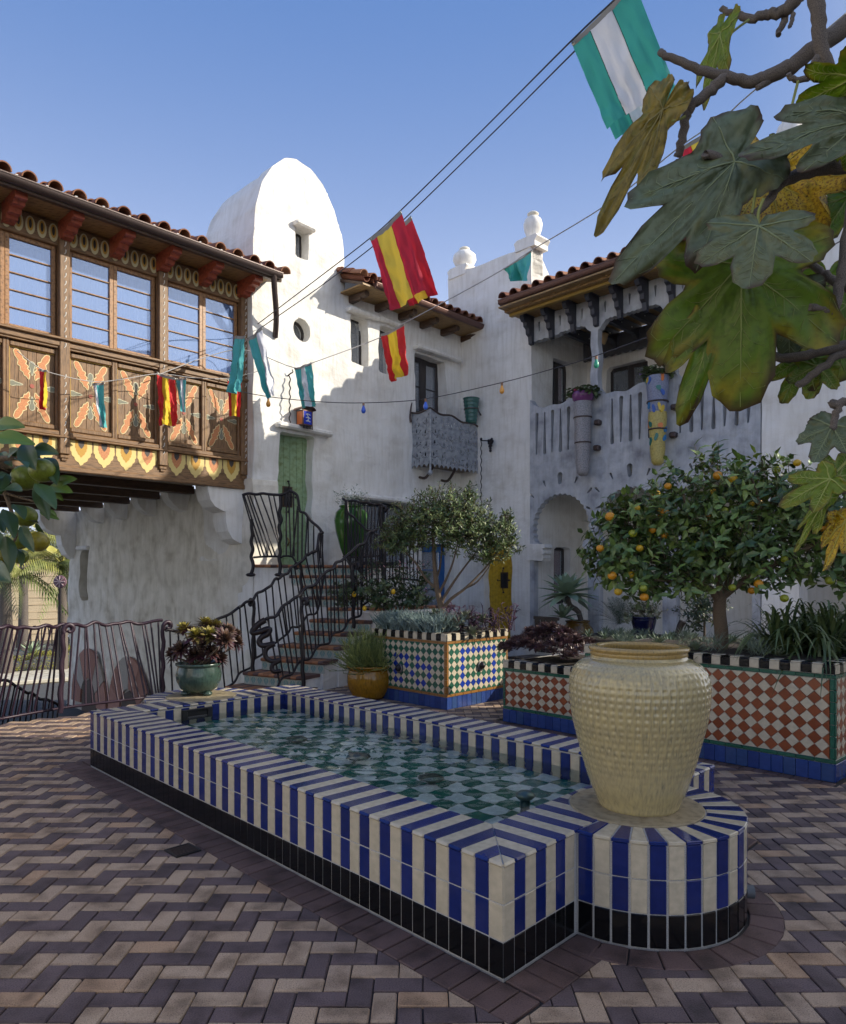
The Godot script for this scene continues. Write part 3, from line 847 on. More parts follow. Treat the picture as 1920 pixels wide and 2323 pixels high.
func fountain() -> void:
	var f := thing("fountain", "long raised fountain basin in blue and cream striped tiles with a black tiled foot", "fountain")
	var A := O2; var B := O2 + LD * LL; var C := O2 + LD * LL + SD * WW; var D := O2 + SD * WW
	# masonry under the tiles
	var shell := 0.002
	var outer := [A + (LD + SD) * shell, B + (SD - LD) * shell, C - (SD + LD) * shell, D + (LD - SD) * shell]
	var inner := [A + (LD + SD) * (RIM - 0.004), B + (SD - LD) * (RIM - 0.004), C - (SD + LD) * (RIM - 0.004), D + (LD - SD) * (RIM - 0.004)]
	var core := MB.new()
	for i in 4:
		var j := (i + 1) % 4
		core.add(flat(PackedVector2Array([outer[i], outer[j], inner[j], inner[i]]), -0.05, TOP - 0.005))
	for e in 2:      # the rounded ends stop at the inner face of the rim
		var cut := PackedVector2Array([outer[0], outer[3], inner[3], inner[0]]) if e == 0 else PackedVector2Array([outer[1], outer[2], inner[2], inner[1]])
		var ow2 := -LD if e == 0 else LD
		var box := PackedVector2Array([cut[0] + ow2, cut[1] + ow2, cut[1] - ow2 * 0.1, cut[0] - ow2 * 0.1])
		for q: PackedVector2Array in Geometry2D.intersect_polygons(circle([apse_near, apse_far][e], 0.53 - 0.004, 40), box): core.add(flat(q, -0.05, TOP - 0.006))
	part("mortar_core", core, M.grout, f)
	var tiles := []
	var tops := []
	var vt := {}
	var H3 := [[0.0, 0.148, 0], [0.154, 0.304, 1], [0.31, 0.462, 1]]
	var put := func(fm: Transform3D, s: float, w: float, k: int, vis: float) -> void:
		for row in 3:
			var y0: float = H3[row][0]; var y1: float = H3[row][1]
			var key := Vector3(w, y1 - y0, 0).snapped(Vector3(0.0005, 0.0005, 1))
			if not vt.has(key): vt[key] = wall_tile(w - 0.005, y1 - y0)
			var set_: Array = M.blk if row == 0 else (M.blue if posmod(k, 2) == 1 else M.cream)
			var x := fm * T(s, (y0 + y1) / 2 + 0.004, 0) * Transform3D(Basis(Vector3.UP, jit(0.006)) * Basis(Vector3.RIGHT, jit(0.005)), Vector3.ZERO)
			tiles.append([vt[key], set_[rng.randi() % 3], x, seen_size(x.origin, fm.basis.z, w * (y1 - y0)) * vis])
	# outer walls
	var walls := [[A, LD, LL, 60, -1.0], [A, SD, WW, 28, 1.0], [B, SD, WW, 28, -1.0], [D, LD, LL, 60, 1.0]]
	for wi in 4:
		var w: Array = walls[wi]
		var o: Vector2 = w[0]; var d: Vector2 = w[1]
		var fm := seg_frame(o, d)
		var outw := -(SD if wi == 0 else LD if wi == 1 else -LD if wi == 2 else -SD)
		if Vector2(fm.basis.z.x, fm.basis.z.z).dot(outw) < 0: fm = Transform3D(Basis(-fm.basis.x, Vector3.UP, -fm.basis.z), fm.origin)
		var sg := 1.0 if Vector2(fm.basis.x.x, fm.basis.x.z).dot(d) > 0 else -1.0
		var p: float = w[2] / w[3]
		for k in int(w[3]):
			var s := (k + 0.5) * p
			if (wi == 1 or wi == 2) and absf(s - 1.1) < 0.56: continue
			put.call(fm, s * sg, p, k, 1.0)
	# apse walls and wedge-shaped rim tiles
	for e in 2:
		var ctr: Vector2 = [apse_near, apse_far][e]
		var ow: Vector2 = [-LD, LD][e]
		var a0 := atan2(ow.y, ow.x)
		var n := 20
		for k in n:
			var a := a0 + PI * ((k + 0.5) / n - 0.5)
			var d := Vector2(cos(a), sin(a))
			var fm := Transform3D(Basis(Vector3.UP, -a + PI / 2), xz(ctr + d * 0.53, 0))
			put.call(fm, 0.0, 0.0765, k, 1.0)
			var poly := PackedVector2Array()
			for q in [[0.535, 0.47], [0.535, -0.47], [0.345, -0.42], [0.345, 0.42]]:
				var a2: float = a + PI / n * q[1]
				poly.append(ctr + Vector2(cos(a2), sin(a2)) * q[0])
			var b := flat(poly, TOP - 0.016, TOP, 0.004)
			b.box(Vector3(0.074, 0.016, 0.022), Vector3(0, TOP - 0.012, -0.006), 0.007, fm)
			tops.append([b, (M.blue if k % 2 == 1 else M.cream)[rng.randi() % 3], Transform3D.IDENTITY, seen_size(xz(ctr + d * 0.45, TOP), Vector3.UP, 0.015)])
	# striped rim: strips square to each side, mitred at the corners, cut round the two stone plates
	var plates := [circle(apse_near, 0.345, 40), circle(apse_far, 0.345, 40)]
	var mit := [[A, A + (LD + SD) * RIM], [B, B + (SD - LD) * RIM], [C, C - (SD + LD) * RIM], [D, D + (LD - SD) * RIM]]
	var sides := [[0, 1, LD, SD, LL, 60], [0, 3, SD, LD, WW, 28], [1, 2, SD, -LD, WW, 28], [3, 2, LD, -SD, LL, 60]]
	for sd: Array in sides:
		var c0: Array = mit[sd[0]]; var c1: Array = mit[sd[1]]
		var trap := PackedVector2Array([c0[0] - sd[3] * 0.003, c1[0] - sd[3] * 0.003, c1[1], c0[1]])
		var perp := Vector2(-sd[2].y, sd[2].x)
		if perp.dot(sd[3]) < 0: perp = -perp
		var p: float = sd[4] / sd[5]
		for k in range(-2, int(sd[5]) + 2):
			var o: Vector2 = c0[0] + sd[2] * (k * p) - perp * 0.02
			var g := 0.0016
			var strip := PackedVector2Array([o + sd[2] * g, o + sd[2] * (p - g), o + sd[2] * (p - g) + perp * 0.5, o + sd[2] * g + perp * 0.5])
			for r: PackedVector2Array in Geometry2D.intersect_polygons(trap, strip):
				var keep := [r]
				for pl: PackedVector2Array in plates:
					var nx := []
					for q: PackedVector2Array in keep: nx.append_array(Geometry2D.clip_polygons(q, pl))
					keep = nx
				for q: PackedVector2Array in keep:
					if q.size() < 3: continue
					var shr := Geometry2D.offset_polygon(q, -0.0012)
					if shr.is_empty(): continue
					q = shr[0]
					var ctr := Vector2.ZERO
					for v2 in q: ctr += v2
					ctr /= q.size()
					var b := flat(q, TOP - 0.016, TOP, 0.0015)
					var endside: bool = sd[4] < 3.0
					var s := (k + 0.5) * p
					if s > 0 and s < sd[4] and not (endside and absf(s - 1.1) < 0.55):
						var fm := seg_frame(c0[0] + sd[2] * s, sd[2])
						b.box(Vector3(p - 0.004, 0.018, 0.02), Vector3(0, TOP - 0.0105, 0), 0.007, fm)
					if s > RIM and s < sd[4] - RIM:
						var fm2 := seg_frame(c0[0] + sd[2] * s + perp * (RIM - 0.002), sd[2])
						b.box(Vector3(p - 0.004, 0.018, 0.02), Vector3(0, TOP - 0.0105, 0), 0.007, fm2)
					tops.append([b, (M.blue if posmod(k, 2) == 1 else M.cream)[rng.randi() % 3], Transform3D.IDENTITY, seen_size(xz(ctr, TOP), Vector3.UP, 0.02)])
	# inside walls, blue and cream to the floor
	var ins := []
	var it := MB.new().box(Vector3(TP - 0.005, 0.39, 0.012), Vector3(0, TOP - 0.03 - 0.195, 0), 0.002)
	var ilist := [[0, SD, LD, LL, 60], [1, -LD, SD, WW, 28], [2, -SD, LD, LL, 60], [3, LD, SD, WW, 28]]
	var starts := [A + SD * RIM, B - LD * RIM, D - SD * RIM, A + LD * RIM]
	for w: Array in ilist:
		var p: float = w[3] / w[4]
		for k in int(w[4]):
			var s := (k + 0.5) * p
			if s < RIM or s > w[3] - RIM: continue
			var fm := seg_frame(starts[w[0]] + w[2] * s, w[2])
			if Vector2(fm.basis.z.x, fm.basis.z.z).dot(w[1]) < 0: fm = Transform3D(Basis(-fm.basis.x, Vector3.UP, -fm.basis.z), fm.origin)
			ins.append([it, (M.blue if k % 2 == 1 else M.cream)[rng.randi() % 3], fm, seen_size(fm.origin + Vector3(0, 0.4, 0), fm.basis.z, 0.03)])
	# checkered green and white floor under the water
	var fl := []
	var gm := [glaze(0.02, 0.18, 0.135), glaze(0.016, 0.15, 0.115), glaze(0.74, 0.78, 0.74), glaze(0.68, 0.73, 0.7)]
	var S := 0.152
	var ft := MB.new().box(Vector3(S - 0.005, 0.012, S - 0.005), Vector3.ZERO, 0.002)
	var fx := seg_frame(A + (LD + SD) * RIM, LD)
	for i in 27:
		for j in 10:
			var p := A + LD * (RIM + (i + 0.5) * S) + SD * (RIM + (j + 0.5) * S)
			fl.append([ft, gm[(0 if (i + j) % 2 == 0 else 2) + rng.randi() % 2], Transform3D(fx.basis, xz(p, 0.085)), seen_size(xz(p, 0.1), Vector3.UP, S * S)])
	part("floor_bed", flat(PackedVector2Array(inner), 0.02, 0.078), M.grout, f)
	pieces(f, "side_tile", tiles)
	pieces(f, "rim_tile", tops)
	pieces(f, "inner_tile", ins)
	pieces(f, "floor_tile", fl)
	# stone plates under the jar and the bowl
	for e in 2:
		var st := flat(circle([apse_near, apse_far][e], 0.34, 40), TOP - 0.01, TOP + 0.004, 0.004)
		part("stone_plate", st, tri_map(mat(0.34, 0.28, 0.18, 0.7), M.t_stain, Vector3(2, 2, 2), M.n_brick, 0.3), f)
	# skimmer in the far inner wall
	var sk := part("skimmer_box", MB.new().box(Vector3(0.31, 0.02, 0.03), Vector3(0, 0.06, 0.012), 0.004).box(Vector3(0.31, 0.02, 0.03), Vector3(0, -0.06, 0.012), 0.004).box(Vector3(0.05, 0.12, 0.03), Vector3(-0.13, 0, 0.012), 0.004).box(Vector3(0.05, 0.12, 0.03), Vector3(0.13, 0, 0.012), 0.004).box(Vector3(0.26, 0.1, 0.004), Vector3(0, 0, 0.004)), M.black, f)
	var skf := seg_frame(B - LD * RIM + SD * 0.86, SD)
	if Vector2(skf.basis.z.x, skf.basis.z.z).dot(-LD) < 0: skf = Transform3D(Basis(-skf.basis.x, Vector3.UP, -skf.basis.z), skf.origin)
	sk.transform = skf * T(0, TOP - 0.115, 0.004)
	part("flap", MB.new().box(Vector3(0.2, 0.025, 0.01), Vector3(0, -0.01, 0.02), 0.003), mat(0.05, 0.05, 0.055, 0.4), sk)
	# brass nozzles on the centre line
	for i in 4:
		var p := apse_near + LD * (0.73 + 0.8 * i)
		var nz := part("nozzle", MB.new().lathe([Vector2(0.028, -0.26), Vector2(0.03, -0.02), Vector2(0.045, 0.0), Vector2(0.058, 0.012), Vector2(0.055, 0.028), Vector2(0.035, 0.042), Vector2(0.0, 0.046)] if i == 0 else [Vector2(0.03, -0.26), Vector2(0.032, -0.16), Vector2(0.09, -0.14), Vector2(0.085, -0.11), Vector2(0.0, -0.1)], 20), mat(0.07, 0.11, 0.1, 0.35, 0.6), f)
		nz.position = xz(p, 0.36)
	# short drain pipe sticking out of the foot of the rounded end
	var dp := MB.new().lathe([Vector2(0.028, -0.03), Vector2(0.033, -0.03), Vector2(0.033, 0.05), Vector2(0.026, 0.05), Vector2(0.026, 0.0), Vector2(0.0, 0.0)], 18)
	var pd := part("drain_pipe", dp, mat(0.1, 0.11, 0.12, 0.5), f)
	var ad := apse_near + Vector2(0.985, 0.17) * 0.53
	pd.transform = look(xz(ad, 0.075), Vector3(0.985, 0, 0.17))
	# water with a bubbling spring over the middle nozzles
	var c1 := apse_near + LD * (0.73 + 1.62)
	var nzw := FastNoiseLite.new()
	nzw.seed = 4; nzw.frequency = 1.15; nzw.fractal_octaves = 3
	var w0 := A + (LD + SD) * (RIM - 0.006)
	var wl := LL - 2 * RIM + 0.012
	var ww := WW - 2 * RIM + 0.012
	var wt := MB.new()
	wt.grid(210, 84, func(a: float, b: float) -> Vector3:
		var p := w0 + LD * wl * a + SD * ww * b
		var r := p.distance_to(c1)
		var fade := clampf((r - 0.1) / 1.2, 0, 1)
		var y := 0.03 * exp(-r * r / 0.012)
		y += 0.008 * sin(r * 46.0 + 2.2 * nzw.get_noise_2d(p.x * 2.0, p.y * 2.0)) * exp(-r * 2.4)
		y += (0.011 * exp(-r * 1.05) + 0.0016) * nzw.get_noise_2d(p.x * 5.0 + sin(p.y * 3) * 0.3, p.y * 7.0)
		y += 0.011 * exp(-r * 3.6) * nzw.get_noise_2d(p.x * 22.0, p.y * 22.0)
		return xz(p, 0.358 + y), false, true)
	var wm := mat(0.84, 0.98, 0.95, 0.02)
	wm.transparency = BaseMaterial3D.TRANSPARENCY_ALPHA
	wm.refraction_enabled = true
	wm.refraction_scale = 0.033
	wm.albedo_color.a = 0.0
	struct_("water", wt, wm)

func jar() -> void:
	var c := Vector2(1.125, -3.80)
	var j := thing("glazed_jar", "large dimpled tan glazed jar standing on the rounded end of the fountain", "jar", T(c.x, TOP + 0.004, c.y))
	var pr := [[0.2, 0.0], [0.207, 0.012], [0.216, 0.04], [0.25, 0.119], [0.287, 0.238], [0.318, 0.358], [0.34, 0.447], [0.353, 0.534], [0.357, 0.6], [0.354, 0.655], [0.34, 0.7], [0.312, 0.735], [0.277, 0.757], [0.252, 0.766], [0.246, 0.772], [0.24, 0.786]]
	var cur := Curve.new()
	cur.min_value = 0.0; cur.max_value = 1.0
	var ln := [0.0]
	for i in pr.size() - 1: ln.append(ln[i] + Vector2(pr[i][0], pr[i][1]).distance_to(Vector2(pr[i + 1][0], pr[i + 1][1])))
	var prof := func(t: float) -> Vector2:
		var s: float = t * ln[-1]
		var i := 0
		while i < pr.size() - 2 and ln[i + 1] < s: i += 1
		var q: float = (s - ln[i]) / (ln[i + 1] - ln[i])
		var a := Vector2(pr[maxi(i - 1, 0)][0], pr[maxi(i - 1, 0)][1]); var b := Vector2(pr[i][0], pr[i][1])
		var d := Vector2(pr[i + 1][0], pr[i + 1][1]); var e := Vector2(pr[mini(i + 2, pr.size() - 1)][0], pr[mini(i + 2, pr.size() - 1)][1])
		return b.cubic_interpolate(d, a, e, q)
	var nz := FastNoiseLite.new()
	nz.frequency = 2.5; nz.seed = 5
	var tot: float = ln[-1]
	var body := MB.new()
	body.grid(360, 230, func(a: float, b: float) -> Vector3:
		var q: Vector2 = prof.call(b)
		var s := b * tot
		var ncol := 54.0
		var rowh := 0.034
		var row := floorf(s / rowh)
		var u := a * ncol + 0.06 * sin(row * 2.3)
		var du := (u - floorf(u) - 0.5) * TAU * q.x / ncol
		var dv := (s / rowh - row - 0.5) * rowh
		var r2 := (du * du + dv * dv) / (0.0105 * 0.0105)
		var depth := 0.0062 * exp(-r2 * 1.1) * smoothstep(0.1, 0.34, s) * (1.0 - smoothstep(tot - 0.1, tot - 0.075, s))
		depth *= 0.7 + 0.6 * absf(nz.get_noise_2d(row * 9.0, floorf(u) * 9.0))
		var r := q.x - depth + 0.0016 * nz.get_noise_3d(sin(a * TAU) * 3.0, s * 5.0, cos(a * TAU) * 3.0)
		return Vector3(sin(a * TAU) * r, q.y, cos(a * TAU) * r), true)
	var gm := mat(0.5, 0.43, 0.27, 0.2)
	var drip := ntex(0.02, [[0.0, 0.5, 0.54, 0.58], [0.22, 0.84, 0.83, 0.78], [0.5, 0.95, 0.93, 0.85], [0.75, 1, 0.97, 0.85], [1.0, 1, 1, 0.95]], 33, 4, 1024)
	tri_map(gm, drip, Vector3(3.2, 0.5, 3.2), M.n_glaze, 0.25, false)
	gm.clearcoat_enabled = true; gm.clearcoat = 0.6; gm.clearcoat_roughness = 0.12
	part("body", body, gm, j)
	var rm := mat(0.42, 0.3, 0.13, 0.18)
	tri_map(rm, drip, Vector3(3, 1.5, 3), M.n_glaze, 0.2, false)
	part("rim", MB.new().lathe([Vector2(0.236, 0.779), Vector2(0.247, 0.785), Vector2(0.245, 0.798), Vector2(0.243, 0.805), Vector2(0.251, 0.808), Vector2(0.256, 0.816), Vector2(0.252, 0.826), Vector2(0.235, 0.831), Vector2(0.212, 0.83), Vector2(0.203, 0.822), Vector2(0.204, 0.79), Vector2(0.25, 0.74), Vector2(0.31, 0.6), Vector2(0.2, 0.1), Vector2(0, 0.08)], 72), rm, j)

# ---- shared building pieces. All in the frame of a wall: x along, y up, z out of the wall.
func rect_sdf(x0: float, y0: float, x1: float, y1: float) -> Callable:
	return func(p: Vector2) -> float: return maxf(maxf(x0 - p.x, p.x - x1), maxf(y0 - p.y, p.y - y1))
func poly_sdf(poly: PackedVector2Array) -> Callable:
	return func(p: Vector2) -> float:
		var d := 1e9
		for i in poly.size(): d = minf(d, p.distance_to(Geometry2D.get_closest_point_to_segment(p, poly[i], poly[(i + 1) % poly.size()])))
		return -d if Geometry2D.is_point_in_polygon(p, poly) else d
# wavy-edged hand made opening
func wobble(s: Slab, x0: float, y0: float, x1: float, y1: float, amp := 0.02, sd := 1) -> void:
	var w := wave(1.3, amp * 2.0, sd)
	s.fn(Rect2(x0 - 0.1, y0 - 0.1, x1 - x0 + 0.2, y1 - y0 + 0.2), func(p: Vector2) -> float:
		var q := p + Vector2(w.call(p), w.call(p + Vector2(7, 3)) * 0.5)
		var a := (q - Vector2((x0 + x1) / 2, (y0 + y1) / 2)).abs() - Vector2((x1 - x0) / 2, (y1 - y0) / 2) + Vector2(0.03, 0.03)
		return Vector2(maxf(a.x, 0), maxf(a.y, 0)).length() + minf(maxf(a.x, a.y), 0) - 0.03)
# plaster hood over an opening
func hood(parent: Node, x0: float, x1: float, y: float, out := 0.14, x := Transform3D.IDENTITY) -> void:
	var b := MB.new()
	b.prism(PackedVector2Array([Vector2(x0, y - 0.06), Vector2(x1, y - 0.07), Vector2(x1 + 0.02, y - 0.02), Vector2(x1 - 0.02, y + 0.03), Vector2(x0 + 0.03, y + 0.04), Vector2(x0 - 0.02, y - 0.01)]), -0.1, out, 0.03, x)
	part("hood", b, M.stucco, parent)
# framed window: casements side by side, each with its own panes
func window(parent: Node, x: Transform3D, w: float, h: float, casements: int, rows: int, frame: Material, glass: Material, called := "window", t := 0.045, cols := 1) -> Node3D:
	var root: Node3D = null
	for c in casements:
		var cw := w / casements
		var x0 := -w / 2 + c * cw
		var b := MB.new()
		for s: float in [0, 1]:
			b.box(Vector3(t, h, 0.05), Vector3(x0 + t / 2 + s * (cw - t), h / 2, 0), 0.006)
			b.box(Vector3(cw - 2 * t, t * 1.15, 0.048), Vector3(x0 + cw / 2, t / 2 * 1.15 + s * (h - t * 1.15), 0), 0.006)
		for r in range(1, rows): b.box(Vector3(cw - 2 * t, 0.018, 0.036), Vector3(x0 + cw / 2, t + (h - 2 * t) * r / rows, 0), 0.004)
		for k in range(1, cols): b.box(Vector3(0.018, h - 2 * t, 0.034), Vector3(x0 + t + (cw - 2 * t) * k / cols, h / 2, 0), 0.004)
		var o := part(called, b, frame, parent, x)
		root = o
		var pw := (cw - 2 * t) / cols
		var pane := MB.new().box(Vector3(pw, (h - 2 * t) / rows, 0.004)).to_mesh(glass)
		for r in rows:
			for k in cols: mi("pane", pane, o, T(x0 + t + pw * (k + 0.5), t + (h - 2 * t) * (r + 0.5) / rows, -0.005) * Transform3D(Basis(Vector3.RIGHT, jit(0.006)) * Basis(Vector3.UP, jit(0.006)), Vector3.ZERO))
	return root
func curtain(parent: Node, x: Transform3D, w: float, h: float, m: Material) -> void:
	var b := MB.new()
	var ph := rng.randf() * 9
	b.grid(40, 3, func(a: float, q: float) -> Vector3: return Vector3((a - 0.5) * w, q * h, 0.03 * sin(a * w * 42 + ph + q) + 0.012 * sin(a * w * 97 + ph)))
	part("curtain", b, m, parent, x)
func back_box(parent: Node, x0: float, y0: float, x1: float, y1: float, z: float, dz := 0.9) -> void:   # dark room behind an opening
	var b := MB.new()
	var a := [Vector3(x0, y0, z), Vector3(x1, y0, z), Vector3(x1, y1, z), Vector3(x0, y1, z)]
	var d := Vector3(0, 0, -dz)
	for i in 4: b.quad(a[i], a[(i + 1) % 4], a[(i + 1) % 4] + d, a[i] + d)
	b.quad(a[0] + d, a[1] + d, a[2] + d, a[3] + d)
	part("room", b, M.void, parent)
# barrel tile roof. Eave along x from x0 to x1 at height y and distance z out of the wall, rising inwards.
func roof(parent: Node, x0: float, x1: float, y: float, z: float, rows: int, pitch: float, rise: float, sd: int) -> void:
	rng.seed = sd
	var sl := Vector3(0, rise, -1).normalized()
	var up := Vector3(0, 1, rise).normalized()
	var L := 0.4
	var deck := MB.new().box(Vector3(x1 - x0 - 0.04, 0.05, rows * 0.34 + 0.1), Vector3.ZERO, 0.0, Transform3D(Basis(Vector3.RIGHT, up, -sl), Vector3((x0 + x1) / 2, y - 0.045, z - 0.06) + sl * rows * 0.17))
	part("roof_deck", deck, M.wood_dark, parent)
	var half := func(r0: float, r1: float, sg: float) -> MB:
		var b := MB.new()
		var th := 0.016
		for lay in 2:
			b.grid(10, 1, func(a: float, q: float) -> Vector3:
				var r: float = lerpf(r0, r1, q) - lay * th
				var an := PI * a
				return Vector3(-cos(an) * r, sin(an) * r * sg, -q * L), false, (sg > 0) == (lay == 0))
		for k in 10:
			for e in 2:
				var a := PI * k / 10; var a2 := PI * (k + 1) / 10
				var r := r0 if e == 0 else r1
				var zz := 0.0 if e == 0 else -L
				b.quad(Vector3(-cos(a) * (r - th), sin(a) * (r - th) * sg, zz), Vector3(-cos(a2) * (r - th), sin(a2) * (r - th) * sg, zz), Vector3(-cos(a2) * r, sin(a2) * r * sg, zz), Vector3(-cos(a) * r, sin(a) * r * sg, zz))
		return b
	var cap: MB = half.call(0.1, 0.078, 1.0)
	var pan: MB = half.call(0.085, 0.1, -1.0)
	var list := []
	var n := roundi((x1 - x0) / pitch)
	var p := (x1 - x0) / n
	for r in rows:
		for i in n + 1:
			for kind in 2:
				if kind == 1 and i == n: continue
				var o := Vector3(x0 + (i + 0.5 * kind) * p + jit(0.008), y, z) + sl * (r * 0.33 + jit(0.012) - (0.05 if kind == 0 else 0.0)) + up * ((0.085 if kind == 0 else 0.07) + 0.012 * r * 0.0)
				var bs := Basis(Vector3.RIGHT, up, -sl) * Basis(Vector3.UP, jit(0.03)) * Basis(Vector3.RIGHT, -0.035 + jit(0.012))
				list.append([cap if kind == 0 else pan, M.terra[rng.randi() % 4], Transform3D(bs, o), 10.0 - r * 2 - kind * 0.5 + 0.001 * i])
	pieces(parent, "roof_tile", list)
func plank_door(parent: Node, x: Transform3D, w: float, h: float, n: int, m: StandardMaterial3D, called := "door") -> Node3D:
	var d := part(called, MB.new().box(Vector3(w, h, 0.03), Vector3(0, h / 2, -0.02)), m, parent, x)
	for i in n: part("plank", MB.new().box(Vector3(w / n - 0.006, h, 0.02), Vector3(-w / 2 + (i + 0.5) * w / n, h / 2, 0.004 + jit(0.0015)), 0.004), m, d)
	return d
# small barred peep window in a door
func grille(parent: Node, p: Vector3, w: float, h: float) -> void:
	var fr_ := part("peep_window", MB.new().box(Vector3(w + 0.05, h + 0.05, 0.02), Vector3.ZERO, 0.004).box(Vector3(w, h, 0.012), Vector3(0, 0, 0.006)), M.wood_dark, parent, T(p.x, p.y, p.z))
	part("opening", MB.new().box(Vector3(w, h, 0.004), Vector3(0, 0, 0.014)), M.black, fr_)
	for s: float in [-1, 1]:
		part("bar", MB.new().tube([Vector3(0.0, s * (h / 2 + 0.11), 0.03), Vector3(0, s * (h / 2 + 0.06), 0.05), Vector3(0, 0, 0.055)], 0.011, 0.009, 6), M.iron, fr_)
		part("bar", MB.new().tube([Vector3(s * (w / 2 + 0.075), 0, 0.03), Vector3(s * (w / 2 + 0.04), 0, 0.05), Vector3(0, 0, 0.055)], 0.011, 0.009, 6), M.iron, fr_)
		part("knob", MB.new().ball(Vector3(0, s * (h / 2 + 0.115), 0.03), Vector3(0.03, 0.018, 0.02), 8), M.iron, fr_)
		part("knob", MB.new().ball(Vector3(s * (w / 2 + 0.08), 0, 0.03), Vector3(0.018, 0.024, 0.02), 8), M.iron, fr_)

func tower() -> void:
	var t := thing("stucco_tower", "tall white plaster tower with rounded top, round window and green plank door", "tower", FF)
	var out := PackedVector2Array([Vector2(-0.93, -1.9), Vector2(1.16, -1.9), Vector2(1.16, 7.3), Vector2(1.14, 7.7), Vector2(1.08, 8.26), Vector2(0.91, 8.67), Vector2(0.61, 9.04), Vector2(0.33, 9.22), Vector2(0, 9.27), Vector2(-0.27, 9.17), Vector2(-0.53, 8.92), Vector2(-0.73, 8.58), Vector2(-0.88, 8.1), Vector2(-0.94, 7.5), Vector2(-0.93, 6.9)])
	var s := Slab.new()
	s.base = poly_sdf(out)
	wobble(s, -0.02, 7.5, 0.28, 8.04, 0.015, 3)
	s.ell(0.115, 6.18, 0.2, 0.215)
	wobble(s, -0.39, 1.8, 0.37, 4.26, 0.025, 4)
	var bump := wave(0.75, 0.05, 51)
	part("front_wall", s.build(Rect2(-1.1, -1.95, 2.4, 11.4), 0.06, 0.34, bump, 0.02), M.stucco, t)
	# vaulted body behind the front, closed by a rounded back
	var body := MB.new()
	var arch := PackedVector2Array()
	for i in range(2, out.size()): arch.append(out[i])
	arch.append(Vector2(-0.93, 2.0))
	arch.insert(0, Vector2(1.16, 2.0))
	var ln := []
	var bw := wave(0.8, 0.05, 52)
	body.grid(arch.size() * 4 - 4, 26, func(a: float, b: float) -> Vector3:
		var k := a * (arch.size() - 1)
		var i := mini(int(k), arch.size() - 2)
		var q := arch[i].lerp(arch[i + 1], k - i)
		var z := -0.05 - b * 2.5
		var sh := 1.0 if b < 0.62 else sqrt(maxf(0.0, 1.0 - pow((b - 0.62) / 0.38, 2.0)))
		var y := q.y if q.y < 6.0 else 6.0 + (q.y - 6.0) * (1.0 - 0.02 * b) * lerpf(0.25, 1.0, sh)
		return Vector3(0.11 + (q.x - 0.11) * 0.982 * lerpf(0.35, 1.0, sh) + bw.call(Vector2(z * 1.0, q.y)) * 0.4, y - 0.03 + bw.call(Vector2(q.x + 9, z)) * 0.4, z))
	part("vault", body, M.stucco, t)
	var sw := MB.new()
	var sb := wave(0.8, 0.05, 53)
	sw.grid(4, 40, func(a: float, b: float) -> Vector3: return Vector3(-0.915 + 0.3 * sb.call(Vector2(a, b * 6)), lerpf(-1.9, 7.3, b), -0.02 - a * 0.5), false, true)
	part("side_wall", sw, M.stucco, t)
	hood(t, -0.1, 0.33, 8.08)
	window(t, T(0.13, 7.48, -0.27), 0.34, 0.58, 1, 1, M.dark_frame, M.glass_dark)
	back_box(t, -0.1, 7.4, 0.4, 8.2, -0.3, 0.6)
	# round window
	var ring := MB.new()
	var prof := [Vector2(0.17, -0.02), Vector2(0.23, -0.02), Vector2(0.23, 0.02), Vector2(0.19, 0.03), Vector2(0.17, 0.02), Vector2(0.17, -0.02)]
	ring.lathe(prof, 32, Transform3D(Basis(Vector3.RIGHT, PI / 2), Vector3(0.115, 6.18, -0.25)))
	var rw := part("round_window", ring, M.dark_frame, t)
	part("pane", MB.new().lathe([Vector2(0, 0), Vector2(0.18, 0)], 28, Transform3D(Basis(Vector3.RIGHT, PI / 2), Vector3(0.115, 6.18, -0.26))), M.glass_dark, rw)
	back_box(t, -0.15, 5.9, 0.4, 6.45, -0.33, 0.5)
	hood(t, -0.5, 0.7, 4.37, 0.17)
	var gm := tri_map(mat(0.3, 0.43, 0.27, 0.55), M.t_leaf, Vector3(1, 1, 1))
	var d := plank_door(t, T(0, 1.84, -0.24), 0.86, 2.5, 6, gm)
	grille(d, Vector3(-0.06, 1.3, 0.02), 0.17, 0.33)
	part("handle", MB.new().tube(smooth_path([Vector3(-0.06, 0.55, 0.02), Vector3(-0.05, 0.48, 0.06), Vector3(-0.06, 0.4, 0.02)]), 0.014, -1, 6), mat(0.3, 0.22, 0.1, 0.35, 0.8), d)
	# lantern above the door
	var la := thing("wall_lantern", "small hooded iron lantern with blue and orange glass above the green door", "lantern", FF * T(0.04, 4.34, 0.16))
	part("housing", MB.new().box(Vector3(0.02, 0.27, 0.2), Vector3(0.1, 0.19, 0), 0.003).box(Vector3(0.22, 0.02, 0.2), Vector3(0, 0.06, 0)).box(Vector3(0.22, 0.02, 0.2), Vector3(0, 0.315, 0)).box(Vector3(0.02, 0.27, 0.02), Vector3(-0.1, 0.19, 0.09)).box(Vector3(0.02, 0.27, 0.02), Vector3(-0.1, 0.19, -0.09)), M.copper, la)
	part("blue_glass", MB.new().box(Vector3(0.17, 0.23, 0.012), Vector3(0.0, 0.19, 0.09)), mat(0.02, 0.05, 0.5, 0.2), la)
	part("orange_glass", MB.new().box(Vector3(0.012, 0.23, 0.16), Vector3(-0.1, 0.19, 0.0)), mat(0.65, 0.16, 0.03, 0.3), la)
	var sy := MB.new()
	for k in 3: sy.tube(smooth_path([Vector3(-0.045, 0.125 + k * 0.06, 0.1), Vector3(0, 0.135 + k * 0.06, 0.1), Vector3(0.05, 0.12 + k * 0.06, 0.1)]), 0.009, -1, 6)
